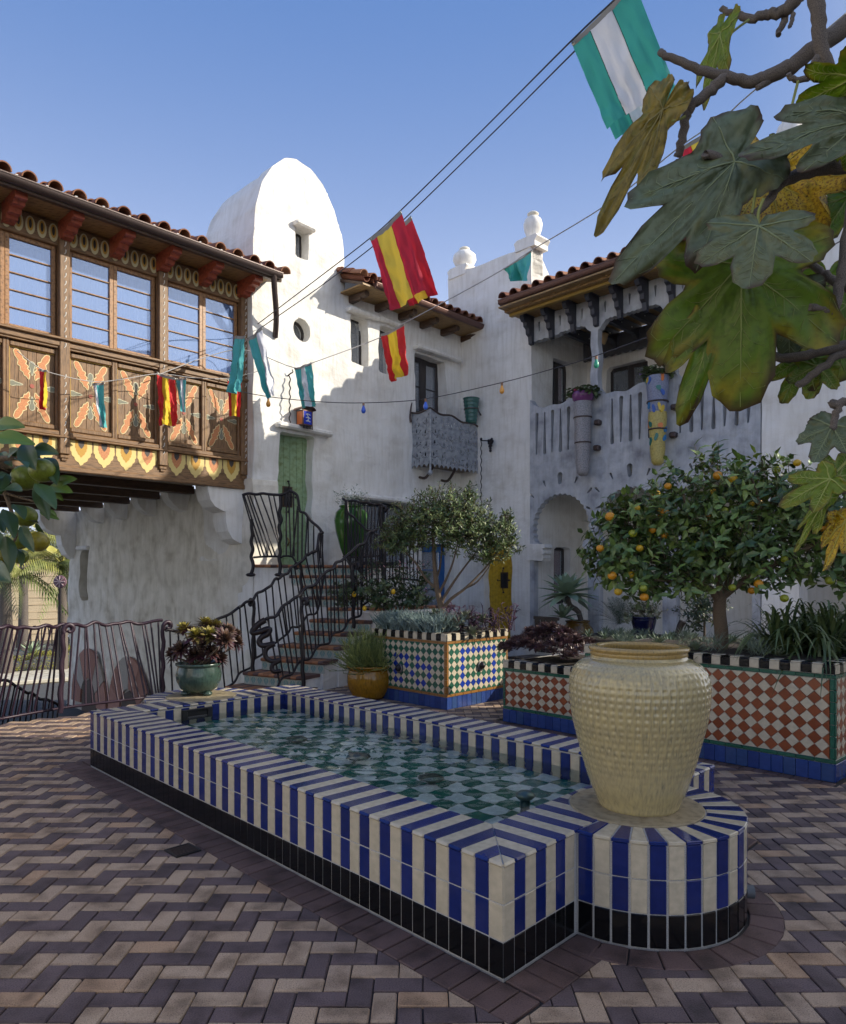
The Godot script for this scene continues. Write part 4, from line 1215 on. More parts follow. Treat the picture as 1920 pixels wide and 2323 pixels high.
	sy.tube(smooth_path([Vector3(-0.02, 0.25, 0.1), Vector3(0.008, 0.19, 0.1), Vector3(-0.005, 0.12, 0.1)]), 0.008, -1, 6)
	part("white_sign_mark", sy, mat(0.75, 0.78, 0.8, 0.4), la)
	var rf := MB.new()
	rf.grid(12, 1, func(a: float, b: float) -> Vector3: return Vector3(cos(PI * (1 - a)) * 0.155, 0.33 + sin(PI * a) * 0.075, -0.13 + b * 0.27), false, true)
	rf.grid(12, 1, func(a: float, b: float) -> Vector3: return Vector3(cos(PI * (1 - a)) * 0.145, 0.325 + sin(PI * a) * 0.07, -0.13 + b * 0.27))
	part("hood_roof", rf, M.copper, la)
	for i in 7: part("drop", MB.new().tube([Vector3(-0.1 + i * 0.033, 0.06, 0.095), Vector3(-0.1 + i * 0.033, -0.01, 0.098)], 0.009, 0.012, 6), M.iron, la)
	part("bracket", MB.new().box(Vector3(0.05, 0.05, 0.16), Vector3(0, 0.29, -0.13), 0.01), M.iron, la)
	# twisted chain from the wall to the lintel
	var ch := thing("twisted_chain", "thin twisted black chain hanging on the white tower wall left of the lantern", "chain", FF * T(-0.24, 4.4, 0.1))
	var cp := []
	for i in 40: cp.append(Vector3(0.012 * sin(i * 0.9), i * 0.022, 0.012 * cos(i * 0.9)))
	part("links", MB.new().tube(cp, 0.012, -1, 5), M.iron, ch)
	part("hook", MB.new().tube(smooth_path([Vector3(0, 0.85, -0.1), Vector3(0.02, 0.9, -0.02), Vector3(0.05, 0.93, 0.02), Vector3(0.03, 0.97, 0.03)]), 0.014, 0.008, 6), M.iron, ch)

func rear_wing() -> void:
	var w := thing("rear_wing", "two-storey white plaster wing under a clay tile eave beside the tower", "building", FF)
	var s := Slab.new()
	s.base = rect_sdf(1.13, -0.2, 4.75, 7.14)
	wobble(s, 1.27, 5.85, 1.75, 6.78, 0.02, 5)
	wobble(s, 2.04, 5.82, 2.48, 6.76, 0.02, 6)
	wobble(s, 3.09, 4.1, 4.06, 6.44, 0.02, 7)
	wobble(s, 1.17, 1.9, 2.95, 3.2, 0.015, 8)
	wobble(s, 3.27, 0.0, 4.19, 2.4, 0.015, 9)
	var bump := wave(0.75, 0.05, 51)
	part("front_wall", s.build(Rect2(1.1, -0.25, 3.7, 7.45), 0.07, 0.36, bump, 0.02), M.stucco, w)
	hood(w, 1.16, 1.93, 6.86); hood(w, 1.96, 2.52, 6.87); hood(w, 3.02, 4.42, 6.55, 0.17); hood(w, 1.12, 3.0, 3.26, 0.16)
	window(w, T(1.53, 5.86, -0.27), 0.5, 0.95, 1, 1, M.dark_frame, M.glass_dark)
	window(w, T(2.28, 5.82, -0.27), 0.5, 0.95, 1, 1, M.dark_frame, M.glass_dark)
	back_box(w, 1.2, 5.7, 2.6, 6.9, -0.33, 0.8)
	window(w, T(3.58, 4.1, -0.28), 1.0, 2.36, 2, 4, M.dark_frame, M.glass_dark, "french_door", 0.1)
	curtain(w, T(3.75, 4.1, -0.36), 0.45, 2.3, M.curtain); curtain(w, T(3.25, 4.1, -0.36), 0.3, 2.3, M.curtain_red)
	back_box(w, 3.0, 4.0, 4.2, 6.5, -0.4, 0.8)
	window(w, T(2.05, 1.9, -0.28), 1.85, 1.3, 3, 1, M.black, M.glass_dark, "landing_window", 0.07)
	back_box(w, 1.1, 1.8, 3.0, 3.25, -0.34, 0.8)
	var bm := mat(0.012, 0.1, 0.3, 0.4)
	var bd := window(w, T(3.73, 0.0, -0.2), 0.95, 2.4, 1, 5, bm, M.glass_dark, "blue_door", 0.16)
	curtain(bd, T(0, 0.1, -0.06), 0.62, 2.2, M.curtain)
	# roof, gutter, rafter ends
	roof(w, 1.0, 4.62, 7.2, 0.62, 5, 0.24, 0.36, 61)
	var gu := MB.new()
	gu.grid(1, 10, func(a: float, b: float) -> Vector3: return Vector3(lerpf(1.3, 4.66, a), 7.2 - sin(PI * b) * 0.085, 0.66 - cos(PI * b) * 0.07), false, true)
	gu.box(Vector3(3.36, 0.016, 0.016), Vector3(2.98, 7.2, 0.73)).box(Vector3(0.01, 0.08, 0.13), Vector3(1.3, 7.17, 0.66)).box(Vector3(0.01, 0.08, 0.13), Vector3(4.66, 7.17, 0.66))
	part("gutter", gu, M.copper, w)
	part("eave_boards", MB.new().box(Vector3(3.6, 0.03, 0.66), Vector3(2.83, 7.13, 0.3)), M.wood_soffit, w)
	for i in 6: part("rafter_end", MB.new().box(Vector3(0.12, 0.14, 0.36), Vector3(1.28 + i * 0.66, 7.05, 0.16), 0.02).tube([Vector3(1.28 + i * 0.66, 7.06, 0.3), Vector3(1.28 + i * 0.66, 7.06, 0.46)], 0.065, -1, 12), M.wood_dark, w)
	part("downspout", MB.new().tube(smooth_path([Vector3(4.55, 7.13, 0.66), Vector3(4.56, 6.98, 0.6), Vector3(4.66, 6.8, 0.3), Vector3(4.72, 6.62, 0.08)]), 0.05, -1, 10), M.copper, w)
	# pierced metal balcony
	var bx := MB.new()
	var pierce := func(wd: float, ht: float, sd: int, dip: float) -> MB:
		var q := Slab.new()
		q.base = func(p: Vector2) -> float:
			var top := ht + 0.03 * sin(p.x * 9.0 + sd) - dip * p.x
			var sc := 0.07 * absf(sin(PI * p.x / 0.14))
			return maxf(maxf(-p.x, p.x - wd), maxf(0.02 + sc - p.y, p.y - top))
		rng.seed = sd
		var cols := maxi(2, roundi(wd / 0.26))
		for i in cols:
			for j in 4:
				var c := Vector2((i + 0.5 + jit(0.16)) * wd / cols, 0.3 + j * 0.235 + jit(0.05) - dip * i * wd / cols * 0.5)
				var a0 := rng.randf_range(-0.7, 0.7) - PI / 2
				for k in 7:
					var an := a0 + (k - 3) * 0.42
					var d := Vector2(cos(an), sin(an))
					var r := 0.055 + 0.03 * absf(k - 3) / 3.0
					q.drop(c.x + d.x * r, c.y + d.y * r, c.x + d.x * (r + 0.035), c.y + d.y * (r + 0.035), 0.005, 0.011)
				q.drop(c.x, c.y + 0.025, c.x - cos(a0) * 0.02, c.y - 0.03, 0.008, 0.024)
				var d2 := Vector2(cos(a0 + 2.4), sin(a0 + 2.4)) * 0.08
				q.drop(c.x + d2.x, c.y + d2.y, c.x + d2.x * 1.5, c.y + d2.y * 1.5, 0.006, 0.014)
		for i in int(wd / 0.14): q.drop(0.07 + i * 0.14, 0.12, 0.07 + i * 0.14, 0.18, 0.008, 0.012)
		return q.build(Rect2(-0.02, -0.02, wd + 0.04, ht + 0.1), 0.012, 0.012, NONE, 0.0)
	var gal := tri_map(mat(0.46, 0.48, 0.5, 0.5, 0.15), M.t_rust, Vector3(0.8, 0.8, 0.8))
	var fp := part("balcony_front", pierce.call(1.62, 1.2, 71, 0.08), gal, w, T(2.98, 3.93, 0.52))
	part("top_rail", MB.new().tube(range(18).map(func(i): return Vector3(i * 1.62 / 17.0, 1.2 + 0.03 * sin(i * 1.62 / 17.0 * 9.0 + 71) - 0.08 * i * 1.62 / 17.0, 0.0)), 0.022, -1, 7), M.gutter, fp)
	var sx := Transform3D(Basis(Vector3.BACK, Vector3.UP, Vector3.LEFT), Vector3(2.97, 3.93, 0.0))
	var lp := part("balcony_side", pierce.call(0.52, 1.2, 72, 0.0), gal, w, sx)
	part("top_rail", MB.new().tube(range(8).map(func(i): return Vector3(i * 0.075, 1.2 + 0.03 * sin(i * 0.075 * 9.0 + 72), 0.0)), 0.022, -1, 7), M.gutter, lp)
	part("hook_rail", MB.new().tube(smooth_path([Vector3(0.0, 1.0, 0.03), Vector3(0.0, 1.12, 0.05), Vector3(0.0, 1.3, 0.03), Vector3(0.0, 1.42, 0.0)]), 0.026, 0.014, 7), M.gutter, lp)
	part("balcony_side", pierce.call(0.52, 1.07, 73, 0.0), gal, w, Transform3D(Basis(Vector3.BACK, Vector3.UP, Vector3.LEFT), Vector3(4.6, 3.93, 0.0)))
	part("corner_post", MB.new().tube([Vector3(2.97, 3.85, 0.53), Vector3(2.97, 5.13, 0.53)], 0.022, -1, 8).ball(Vector3(2.97, 3.82, 0.53), Vector3(0.055, 0.06, 0.055), 10), gal, w)
	part("corner_post", MB.new().tube([Vector3(4.6, 3.9, 0.53), Vector3(4.6, 5.0, 0.53)], 0.018, -1, 8).ball(Vector3(4.63, 3.9, 0.55), Vector3(0.055, 0.05, 0.055), 10), gal, w)
	part("balcony_floor", MB.new().box(Vector3(1.6, 0.06, 0.5), Vector3(3.78, 4.06, 0.26), 0.01), mat(0.16, 0.12, 0.09, 0.8), w)
	for q in 2: part("bracket", MB.new().tube(smooth_path([Vector3(3.2 + q * 0.7, 3.8, 0.0), Vector3(3.2 + q * 0.7, 3.78, 0.2), Vector3(3.2 + q * 0.7, 4.02, 0.42)]), 0.03, -1, 7), M.gutter, w)
	# wall behind and roof mass, so that the wing has a body
	part("rear_block", MB.new().box(Vector3(3.6, 7.0, 3.0), Vector3(2.95, 3.45, -2.9)), M.stucco, w)

func urn(parent: Node, p: Vector3, tall: bool) -> void:
	var o := part("finial", MB.new().lathe([Vector2(0.0, 0.0), Vector2(0.11, 0.0), Vector2(0.13, 0.06), Vector2(0.185, 0.22), Vector2(0.2, 0.33), Vector2(0.17, 0.43), Vector2(0.1, 0.49), Vector2(0.085, 0.505)] if tall else [Vector2(0, 0), Vector2(0.12, 0.0), Vector2(0.22, 0.09), Vector2(0.27, 0.2), Vector2(0.255, 0.3), Vector2(0.17, 0.38), Vector2(0.1, 0.41)], 24), M.stucco, parent, T(p.x, p.y, p.z))
	var y := 0.505 if tall else 0.41
	part("cap", MB.new().lathe([Vector2(0.085, y), Vector2(0.115, y + 0.02), Vector2(0.12, y + 0.05), Vector2(0.09, y + 0.075), Vector2(0.04, y + 0.085), Vector2(0, y + 0.088)], 20), M.stucco_old, o)

func loggia_wing() -> void:
	var w := thing("loggia_building", "white building with pierced grey concrete loggia, balcony and arcade on the right", "building", FQ)
	var bump := wave(0.7, 0.035, 81)
	# left wall with the parapet and the yellow door
	var top := PackedVector2Array([Vector2(-0.42, -0.2), Vector2(2.0, -0.2), Vector2(2.0, 8.56), Vector2(1.5, 8.56), Vector2(0.3, 8.57), Vector2(0.22, 8.6), Vector2(-0.42, 8.62)])
	var s := Slab.new()
	s.base = poly_sdf(top)
	wobble(s, 0.68, 0.1, 1.46, 2.4, 0.03, 11)
	part("left_wall", s.build(Rect2(-0.5, -0.25, 2.56, 8.95), 0.07, 0.4, bump, 0.02), M.stucco, w)
	var ym := tri_map(mat(0.64, 0.4, 0.02, 0.5), M.t_leaf, Vector3(1, 1, 1))
	var d := plank_door(w, T(1.06, 0.05, -0.22), 0.95, 2.42, 6, ym, "yellow_door")
	grille(d, Vector3(0.06, 1.55, 0.02), 0.16, 0.3)
	part("handle", MB.new().box(Vector3(0.07, 0.3, 0.02), Vector3(-0.33, 0.75, 0.02), 0.006), M.iron, d)
	hood(w, 0.7, 1.56, 2.5, 0.09)
	# flat roof behind and its right face with the curved shoulder
	var sh := PackedVector2Array([Vector2(0, 6.8), Vector2(2.2, 6.8), Vector2(2.2, 7.5), Vector2(1.6, 7.62), Vector2(1.0, 7.8), Vector2(0.62, 8.05), Vector2(0.35, 8.35), Vector2(0.2, 8.55), Vector2(0, 8.6)])
	part("shoulder_wall", MB.new().prism(sh, -0.3, 0.0, 0.02, Transform3D(Basis(Vector3.FORWARD, Vector3.UP, Vector3.RIGHT), Vector3(2.0, 0, -0.05))), M.stucco, w)
	part("parapet_back", MB.new().box(Vector3(1.7, 8.3, 2.6), Vector3(0.5, 4.0, -1.75)), M.stucco, w)
	for q in 2:
		var cx: float = [-0.06, 1.9][q]
		var pr := [Vector2(-0.3, 8.5), Vector2(0.22, 8.5), Vector2(0.22, 8.6), Vector2(0.28, 8.68), Vector2(0.25, 8.73), Vector2(-0.25, 8.73), Vector2(-0.33, 8.68), Vector2(-0.3, 8.6)]
		part("pedestal", MB.new().prism(PackedVector2Array(pr.map(func(v: Vector2) -> Vector2: return v + Vector2(cx, 0.0))), -0.42, 0.03, 0.03), M.stucco, w)
		urn(w, Vector3(cx, 8.73, -0.2), q == 1)
	# pierced concrete screen: fascia, posts, balustrade, arcade
	var L := Slab.new()
	var posts := [3.54, 5.08]
	L.base = func(p: Vector2) -> float:
		var dd: float = maxf(maxf(1.99 - p.x, p.x - 6.63), maxf(-0.2 - p.y, p.y - 7.0))
		if p.y > 4.9 and p.y < 6.75:      # open bays between balustrade and fascia
			var rail := 5.17 + 0.05 * sin(p.x * 4.1 + 0.6) + 0.02 * sin(p.x * 13.0)
			var wv := 0.012 * sin(p.y * 11.0) + 0.012 * sin(p.y * 5.0 + p.x)
			var inner := 1e9
			for k in 3:
				var x0: float = [1.99, 3.62, 5.16][k]
				var x1: float = [3.46, 5.01, 6.63][k]
				var u := clampf((p.x - x0) / (x1 - x0), 0, 1)
				var mid := (x0 + x1) / 2
				var ax := minf(p.x - x0, x1 - p.x)
				var fb := 6.56 - 0.16 * exp(-ax * ax / 0.012) - 0.02 * absf(sin(p.x * 34.0)) * (1.0 if ax > 0.03 else 0.0)
				if k == 0 and p.x < mid: fb = 6.53 - 0.02 * absf(sin(p.x * 20.0))
				var rl := rail + 0.1 * exp(-ax * ax / 0.006) * (0.0 if k == 0 and p.x < mid else 1.0)
				if k == 0 and p.x < 2.25: rl += 0.12 * exp(-(p.x - 1.99) * (p.x - 1.99) / 0.004)
				var side := maxf(x0 + wv - p.x, p.x - x1 - wv) if not (k == 0 and p.x < mid) else -ax
				if k == 2 and p.x > mid: side = -0.5
				inner = minf(inner, maxf(side, maxf(rl - p.y, p.y - fb)))
			dd = maxf(dd, -inner)
		return dd
	for i in 24:      # balustrade slots
		var x := 2.17 + i * 0.1945
		if absf(x - 3.54) < 0.2 or absf(x - 5.08) < 0.2 or x > 6.5: continue
		var up := 5.03 if i < 19 else 4.6 + 0.15 * (i % 2)
		if i % 2 == 0: L.drop(x, up - 0.035, x - 0.012, 4.19, 0.042, 0.016)
		else: L.drop(x, up - 0.02, x, 4.2, 0.015, 0.042)
	for i in 7:
		L.drop(2.23 + i * 0.515, 6.87, 2.23 + i * 0.515, 6.68, 0.024, 0.008)
	for i in 3:
		var px: float = [2.74, 4.29, 5.85][i]
		L.drop(px, 3.7, px, 3.56, 0.062, 0.045)
		for k in range(-4, 5):
			if k == 0: continue
			var a := k * 0.42
			var c := Vector2(px + sin(a) * 0.92, 2.72 + cos(a) * 0.92)
			if c.x < 2.05: continue
			var dn := Vector2(sin(a), cos(a)) * 0.055
			L.drop(c.x + dn.x, c.y + dn.y, c.x - dn.x, c.y - dn.y, 0.024, 0.011)
		# scalloped horseshoe arch
		var ac := Vector2(px, 2.65)
		L.fn(Rect2(px - 0.8, -0.3, 1.6, 3.8), func(p: Vector2) -> float:
			var q := p - ac
			var r := 0.675
			var an := atan2(q.y, q.x)
			var sc := 0.034 * absf(sin(an * 17.0))
			if q.y > -0.28: return maxf(q.length() - r - sc + 0.02, -0.28 - q.y)
			var ww := 0.55 - 0.04 * absf(sin(p.y * 20.0)) * exp(-pow((p.y - 2.2) / 0.15, 2.0)) + clampf((2.3 - p.y) * 0.5, 0.0, 0.1)
			return maxf(absf(q.x) - ww, q.y + 0.28))
	part("pierced_screen", L.build(Rect2(1.96, -0.25, 4.72, 7.3), 0.0175, 0.15, NONE, 0.004), M.concrete, w, T(0, 0, 0.025))
	# recess behind it: side wall with windows, back wall, floors, boarded ceiling with beams
	var side := Slab.new()
	side.base = rect_sdf(0, -0.2, 1.95, 6.9)
	side.rect(1.02, 5.55, 0.72, 1.66)
	side.rect(1.0, 1.7, 0.6, 1.24)
	var sx := Transform3D(Basis(Vector3.FORWARD, Vector3.UP, Vector3.RIGHT), Vector3(1.99, 0, -0.12))
	part("recess_side_wall", side.build(Rect2(-0.02, -0.25, 2.0, 7.2), 0.12, 0.3, wave(0.6, 0.02, 82), 0.01), M.stucco, w, sx)
	window(w, sx * T(1.02, 4.72, -0.2), 0.74, 1.66, 2, 2, M.dark_frame, M.glass_dark, "balcony_door", 0.07)
	curtain(w, sx * T(1.02, 4.72, -0.28), 0.66, 1.6, M.curtain_red)
	window(w, sx * T(1.0, 1.08, -0.2), 0.62, 1.24, 1, 2, M.dark_frame, M.glass_dark, "arcade_window", 0.06)
	curtain(w, sx * T(1.0, 1.08, -0.28), 0.56, 1.2, M.curtain_red)
	part("room", MB.new().box(Vector3(0.02, 7.0, 2.0), Vector3(1.6, 3.4, -1.1)), M.void, w)
	var bk := Slab.new()
	bk.base = rect_sdf(1.9, -0.2, 8.4, 6.9)
	bk.rect(3.0, 5.3, 1.0, 2.0)
	bk.rect(5.9, 5.1, 0.9, 1.7)
	part("recess_back_wall", bk.build(Rect2(1.85, -0.25, 6.6, 7.2), 0.12, 0.3, wave(0.6, 0.02, 83), 0.01), M.stucco, w, T(0, 0, -2.05))
	window(w, T(3.0, 4.3, -2.25), 1.02, 2.0, 2, 3, M.dark_frame, M.glass_dark, "balcony_window", 0.07)
	window(w, T(5.9, 4.25, -2.25), 0.92, 1.7, 2, 3, M.dark_frame, M.glass_dark, "balcony_window", 0.07)
	back_box(w, 2.3, 4.0, 6.6, 6.5, -2.4, 0.6)
	part("balcony_floor", MB.new().box(Vector3(4.9, 0.2, 1.98), Vector3(4.3, 3.98, -1.1), 0.0), M.stucco_old, w)
	part("arcade_floor", MB.new().box(Vector3(6.3, 0.25, 2.2), Vector3(5.1, 0.13, -0.98), 0.01), M.stucco_old, w)
	part("ceiling_boards", MB.new().box(Vector3(4.9, 0.05, 2.7), Vector3(4.3, 7.03, -0.68)), M.wood_soffit, w)
	var beam_p := PackedVector2Array([Vector2(0.05, 6.99), Vector2(-1.95, 6.99), Vector2(-1.95, 6.62), Vector2(-1.82, 6.6), Vector2(-1.72, 6.7), Vector2(-1.6, 6.78), Vector2(0.05, 6.8)])
	for i in 8:
		var bx := 2.3 + i * 0.52
		var cb := part("ceiling_beam", MB.new().prism(beam_p, -0.05, 0.05, 0.006, Transform3D(Basis(Vector3.BACK, Vector3.UP, Vector3.LEFT), Vector3(bx, 0, -0.1))), mat(0.06, 0.062, 0.072, 0.6), w)
		var st := MB.new()
		for k in 4: st.ball(Vector3(bx + 0.052, 6.88, -0.4 - k * 0.4), Vector3(0.008, 0.016, 0.016), 6)
		part("stud", st, M.plain, cb)
	# scalloped inner fascia along the back wall
	var inf := Slab.new()
	inf.base = func(p: Vector2) -> float: return maxf(maxf(2.0 - p.x, p.x - 6.6), maxf(p.y - 6.95, 6.52 - 0.03 * absf(sin(p.x * 18.0)) - p.y))
	part("inner_fascia", inf.build(Rect2(1.98, 6.4, 4.66, 0.6), 0.03, 0.05, NONE), mat(0.1, 0.1, 0.11, 0.7), w, T(0, 0, -1.9))
	# eave: corbels, yellow beam, rafters, gutter, tiles
	var cp := PackedVector2Array([Vector2(0, 7.0), Vector2(0.36, 7.0), Vector2(0.36, 6.92), Vector2(0.31, 6.86), Vector2(0.25, 6.86), Vector2(0.24, 6.78), Vector2(0.17, 6.74), Vector2(0.16, 6.64), Vector2(0.09, 6.6), Vector2(0.07, 6.46), Vector2(0, 6.44)])
	var dk := mat(0.035, 0.037, 0.05, 0.55)
	for i in 10:
		var bx := 2.06 + i * 0.515
		if bx > 6.6: continue
		var cb := part("corbel", MB.new().prism(cp, -0.045, 0.045, 0.008, Transform3D(Basis(Vector3.BACK, Vector3.UP, Vector3.LEFT), Vector3(bx, 0, 0.03))).box(Vector3(0.15, 0.03, 0.4), Vector3(bx, 7.015, 0.21), 0.004), dk, w)
		var st := MB.new()
		for k in 2: st.ball(Vector3(bx - 0.046, 6.92 - 0.14 * k, 0.15 - 0.02 * k), Vector3(0.008, 0.026, 0.026), 8)
		part("stud", st, M.plain, cb)
	part("eave_boards", MB.new().box(Vector3(4.9, 0.03, 0.86), Vector3(4.3, 7.06, 0.43)), M.wood_soffit, w)
	part("yellow_beam", MB.new().box(Vector3(4.86, 0.1, 0.1), Vector3(4.3, 7.0, 0.5), 0.006), mat(0.32, 0.2, 0.035, 0.5), w)
	part("yellow_molding", MB.new().box(Vector3(4.87, 0.03, 0.03), Vector3(4.3, 7.03, 0.56), 0.006), mat(0.5, 0.37, 0.09, 0.5), w)
	for i in 9: part("rafter_end", MB.new().tube([Vector3(1.98 + i * 0.56, 7.1, 0.3), Vector3(1.98 + i * 0.56, 7.1, 0.72)], 0.075, -1, 12), M.wood_soffit, w)
	var gu := MB.new()
	gu.grid(1, 10, func(a: float, b: float) -> Vector3: return Vector3(lerpf(1.82, 6.66, a), 7.22 - sin(PI * b) * 0.095, 0.76 - cos(PI * b) * 0.075), false, true)
	gu.box(Vector3(4.84, 0.018, 0.018), Vector3(4.24, 7.22, 0.835)).box(Vector3(0.01, 0.09, 0.14), Vector3(1.82, 7.19, 0.76))
	part("gutter", gu, M.copper, w)
	roof(w, 1.9, 6.6, 7.21, 0.72, 6, 0.28, 0.3, 91)
	# springing block at the left of the arcade
	part("impost", MB.new().prism(PackedVector2Array([Vector2(1.96, 2.02), Vector2(2.34, 2.0), Vector2(2.37, 2.06), Vector2(2.33, 2.12), Vector2(2.38, 2.15), Vector2(2.37, 2.2), Vector2(2.33, 2.24), Vector2(2.4, 2.27), Vector2(2.38, 2.34), Vector2(1.96, 2.36)]), -0.2, 0.07, 0.02), M.stucco, w)
	# right tower wall, with slits near the top and an urn
	var r := Slab.new()
	r.base = rect_sdf(6.64, -0.2, 8.7, 8.06)
	r.fn(Rect2(7.15, -0.3, 1.3, 2.7), func(p: Vector2) -> float: return maxf(absf(p.x - 7.8) - 0.6, p.y - 2.1 - 0.25 * (1.0 - pow((p.x - 7.8) / 0.6, 2.0))))
	for i in 7: r.drop(6.95 + i * 0.27, 7.75, 6.95 + i * 0.27, 7.4 + 0.1 * (i % 2), 0.025, 0.035)
	part("right_wall", r.build(Rect2(6.6, -0.25, 2.15, 8.4), 0.05, 0.4, bump, 0.02), M.stucco, w)
	part("cornice", MB.new().box(Vector3(2.1, 0.05, 0.06), Vector3(7.67, 7.9, 0.03), 0.015), M.stucco, w)
	var ped := PackedVector2Array([Vector2(6.7, 8.04), Vector2(7.3, 8.04), Vector2(7.26, 8.2), Vector2(7.2, 8.35), Vector2(7.24, 8.42), Vector2(6.76, 8.42), Vector2(6.8, 8.35), Vector2(6.74, 8.2)])
	part("pedestal", MB.new().prism(ped, -0.42, 0.02, 0.03), M.stucco, w)
	urn(w, Vector3(7.0, 8.42, -0.2), true)
	part("added_sun_block", MB.new().box(Vector3(0.3, 8.0, 3.0), Vector3(8.62, 3.9, -1.7)), M.stucco, w)  # unseen wall added to keep direct sun out of the recess
	# pendant lanterns under the balcony ceiling
	for i in 2:
		var p := thing("pendant_lantern", ["small amber glass pendant lantern behind the left balcony post", "small amber glass pendant lantern hanging behind the right balcony post"][i], "lantern", FQ * T([3.36, 4.8][i], 6.42, [-0.6, -0.45][i]), "lanterns under the balcony ceiling")
		part("glass", MB.new().lathe([Vector2(0.0, -0.13), Vector2(0.035, -0.1), Vector2(0.075, 0.02), Vector2(0.085, 0.07), Vector2(0.06, 0.1)], 12), mat(0.3, 0.2, 0.09, 0.3), p)
		part("cap", MB.new().lathe([Vector2(0.09, 0.09), Vector2(0.08, 0.12), Vector2(0.03, 0.16), Vector2(0.0, 0.17)], 12), M.iron, p)
		part("stem", MB.new().tube([Vector3(0, 0.16, 0), Vector3(0, 0.58, 0)], 0.01, -1, 6), M.iron, p)
	# iron grape bunch with hanging chain
	var gr := thing("grape_ornament", "black iron leaf and grape ornament on a short wall arm with a twisted chain", "ornament", FQ * T(0.98, 4.55, 0.1))
	var gb := MB.new()
	for q in [[0, 0], [0.04, 0.02], [-0.04, 0.02], [0.02, -0.04], [-0.02, -0.05], [0.06, 0.05], [-0.05, 0.07], [0.0, 0.07], [0.0, -0.1], [0.04, 0.09], [0.0, -0.15]]: gb.ball(Vector3(q[0], q[1], 0), Vector3(0.032, 0.036, 0.03), 8)
	part("grapes", gb, M.iron, gr)
	part("arm", MB.new().tube([Vector3(0, 0.06, -0.1), Vector3(-0.1, 0.08, 0), Vector3(-0.22, 0.09, 0.05)], 0.014, -1, 6).ball(Vector3(-0.22, 0.12, 0.05), Vector3(0.03, 0.04, 0.03), 8), M.iron, gr)
	var cp2 := []
	for i in 80: cp2.append(Vector3(-0.22 + 0.011 * sin(i * 0.9), 0.08 - i * 0.026, 0.05 + 0.011 * cos(i * 0.9)))
	part("chain", MB.new().tube(cp2, 0.011, -1, 5), M.iron, gr)

# scalloped tongue (point down), its width 1 and height 1
func tongue(n: int) -> PackedVector2Array:
	var p := PackedVector2Array([Vector2(-0.5, 1), Vector2(-0.5, 0.72)])
	for s: float in [-1.0, 1.0]:
		for k in n + 1:
			var i := k if s < 0 else n - k
			var a := Vector2(s * 0.5, 0.72); var b := Vector2(0, 0.0)
			var t := float(i) / n
			var c := a.lerp(b, t) + Vector2(s * 0.11 * sin(PI * t), 0)
			if s < 0 or i < n:
				var bul := 0.05 * absf(sin(PI * t * 3.5))
				p.append(c + Vector2(s * bul * 0.7, -bul * 0.6))
	p.append(Vector2(0.5, 1))
	return p
func oak(scale: float) -> PackedVector2Array:   # lobed painted leaf, point at origin, growing along +y
	var L := [Vector2(0, 0), Vector2(0.06, 0.05), Vector2(0.05, 0.08), Vector2(0.11, 0.1), Vector2(0.08, 0.15), Vector2(0.13, 0.17), Vector2(0.09, 0.22), Vector2(0.15, 0.25), Vector2(0.09, 0.29), Vector2(0.1, 0.34), Vector2(0.075, 0.42), Vector2(0.02, 0.45), Vector2(-0.04, 0.43), Vector2(-0.06, 0.36), Vector2(-0.03, 0.29), Vector2(-0.1, 0.24), Vector2(-0.05, 0.2), Vector2(-0.1, 0.15), Vector2(-0.05, 0.12), Vector2(-0.06, 0.07), Vector2(-0.02, 0.05)]
	return PackedVector2Array(L.map(func(v: Vector2) -> Vector2: return Vector2(v.x * 0.5, v.y * 0.95) * scale))
func grow(p: PackedVector2Array, d: float) -> PackedVector2Array:
	var r := Geometry2D.offset_polygon(p, d, Geometry2D.JOIN_ROUND)
	return r[0] if r.size() else p

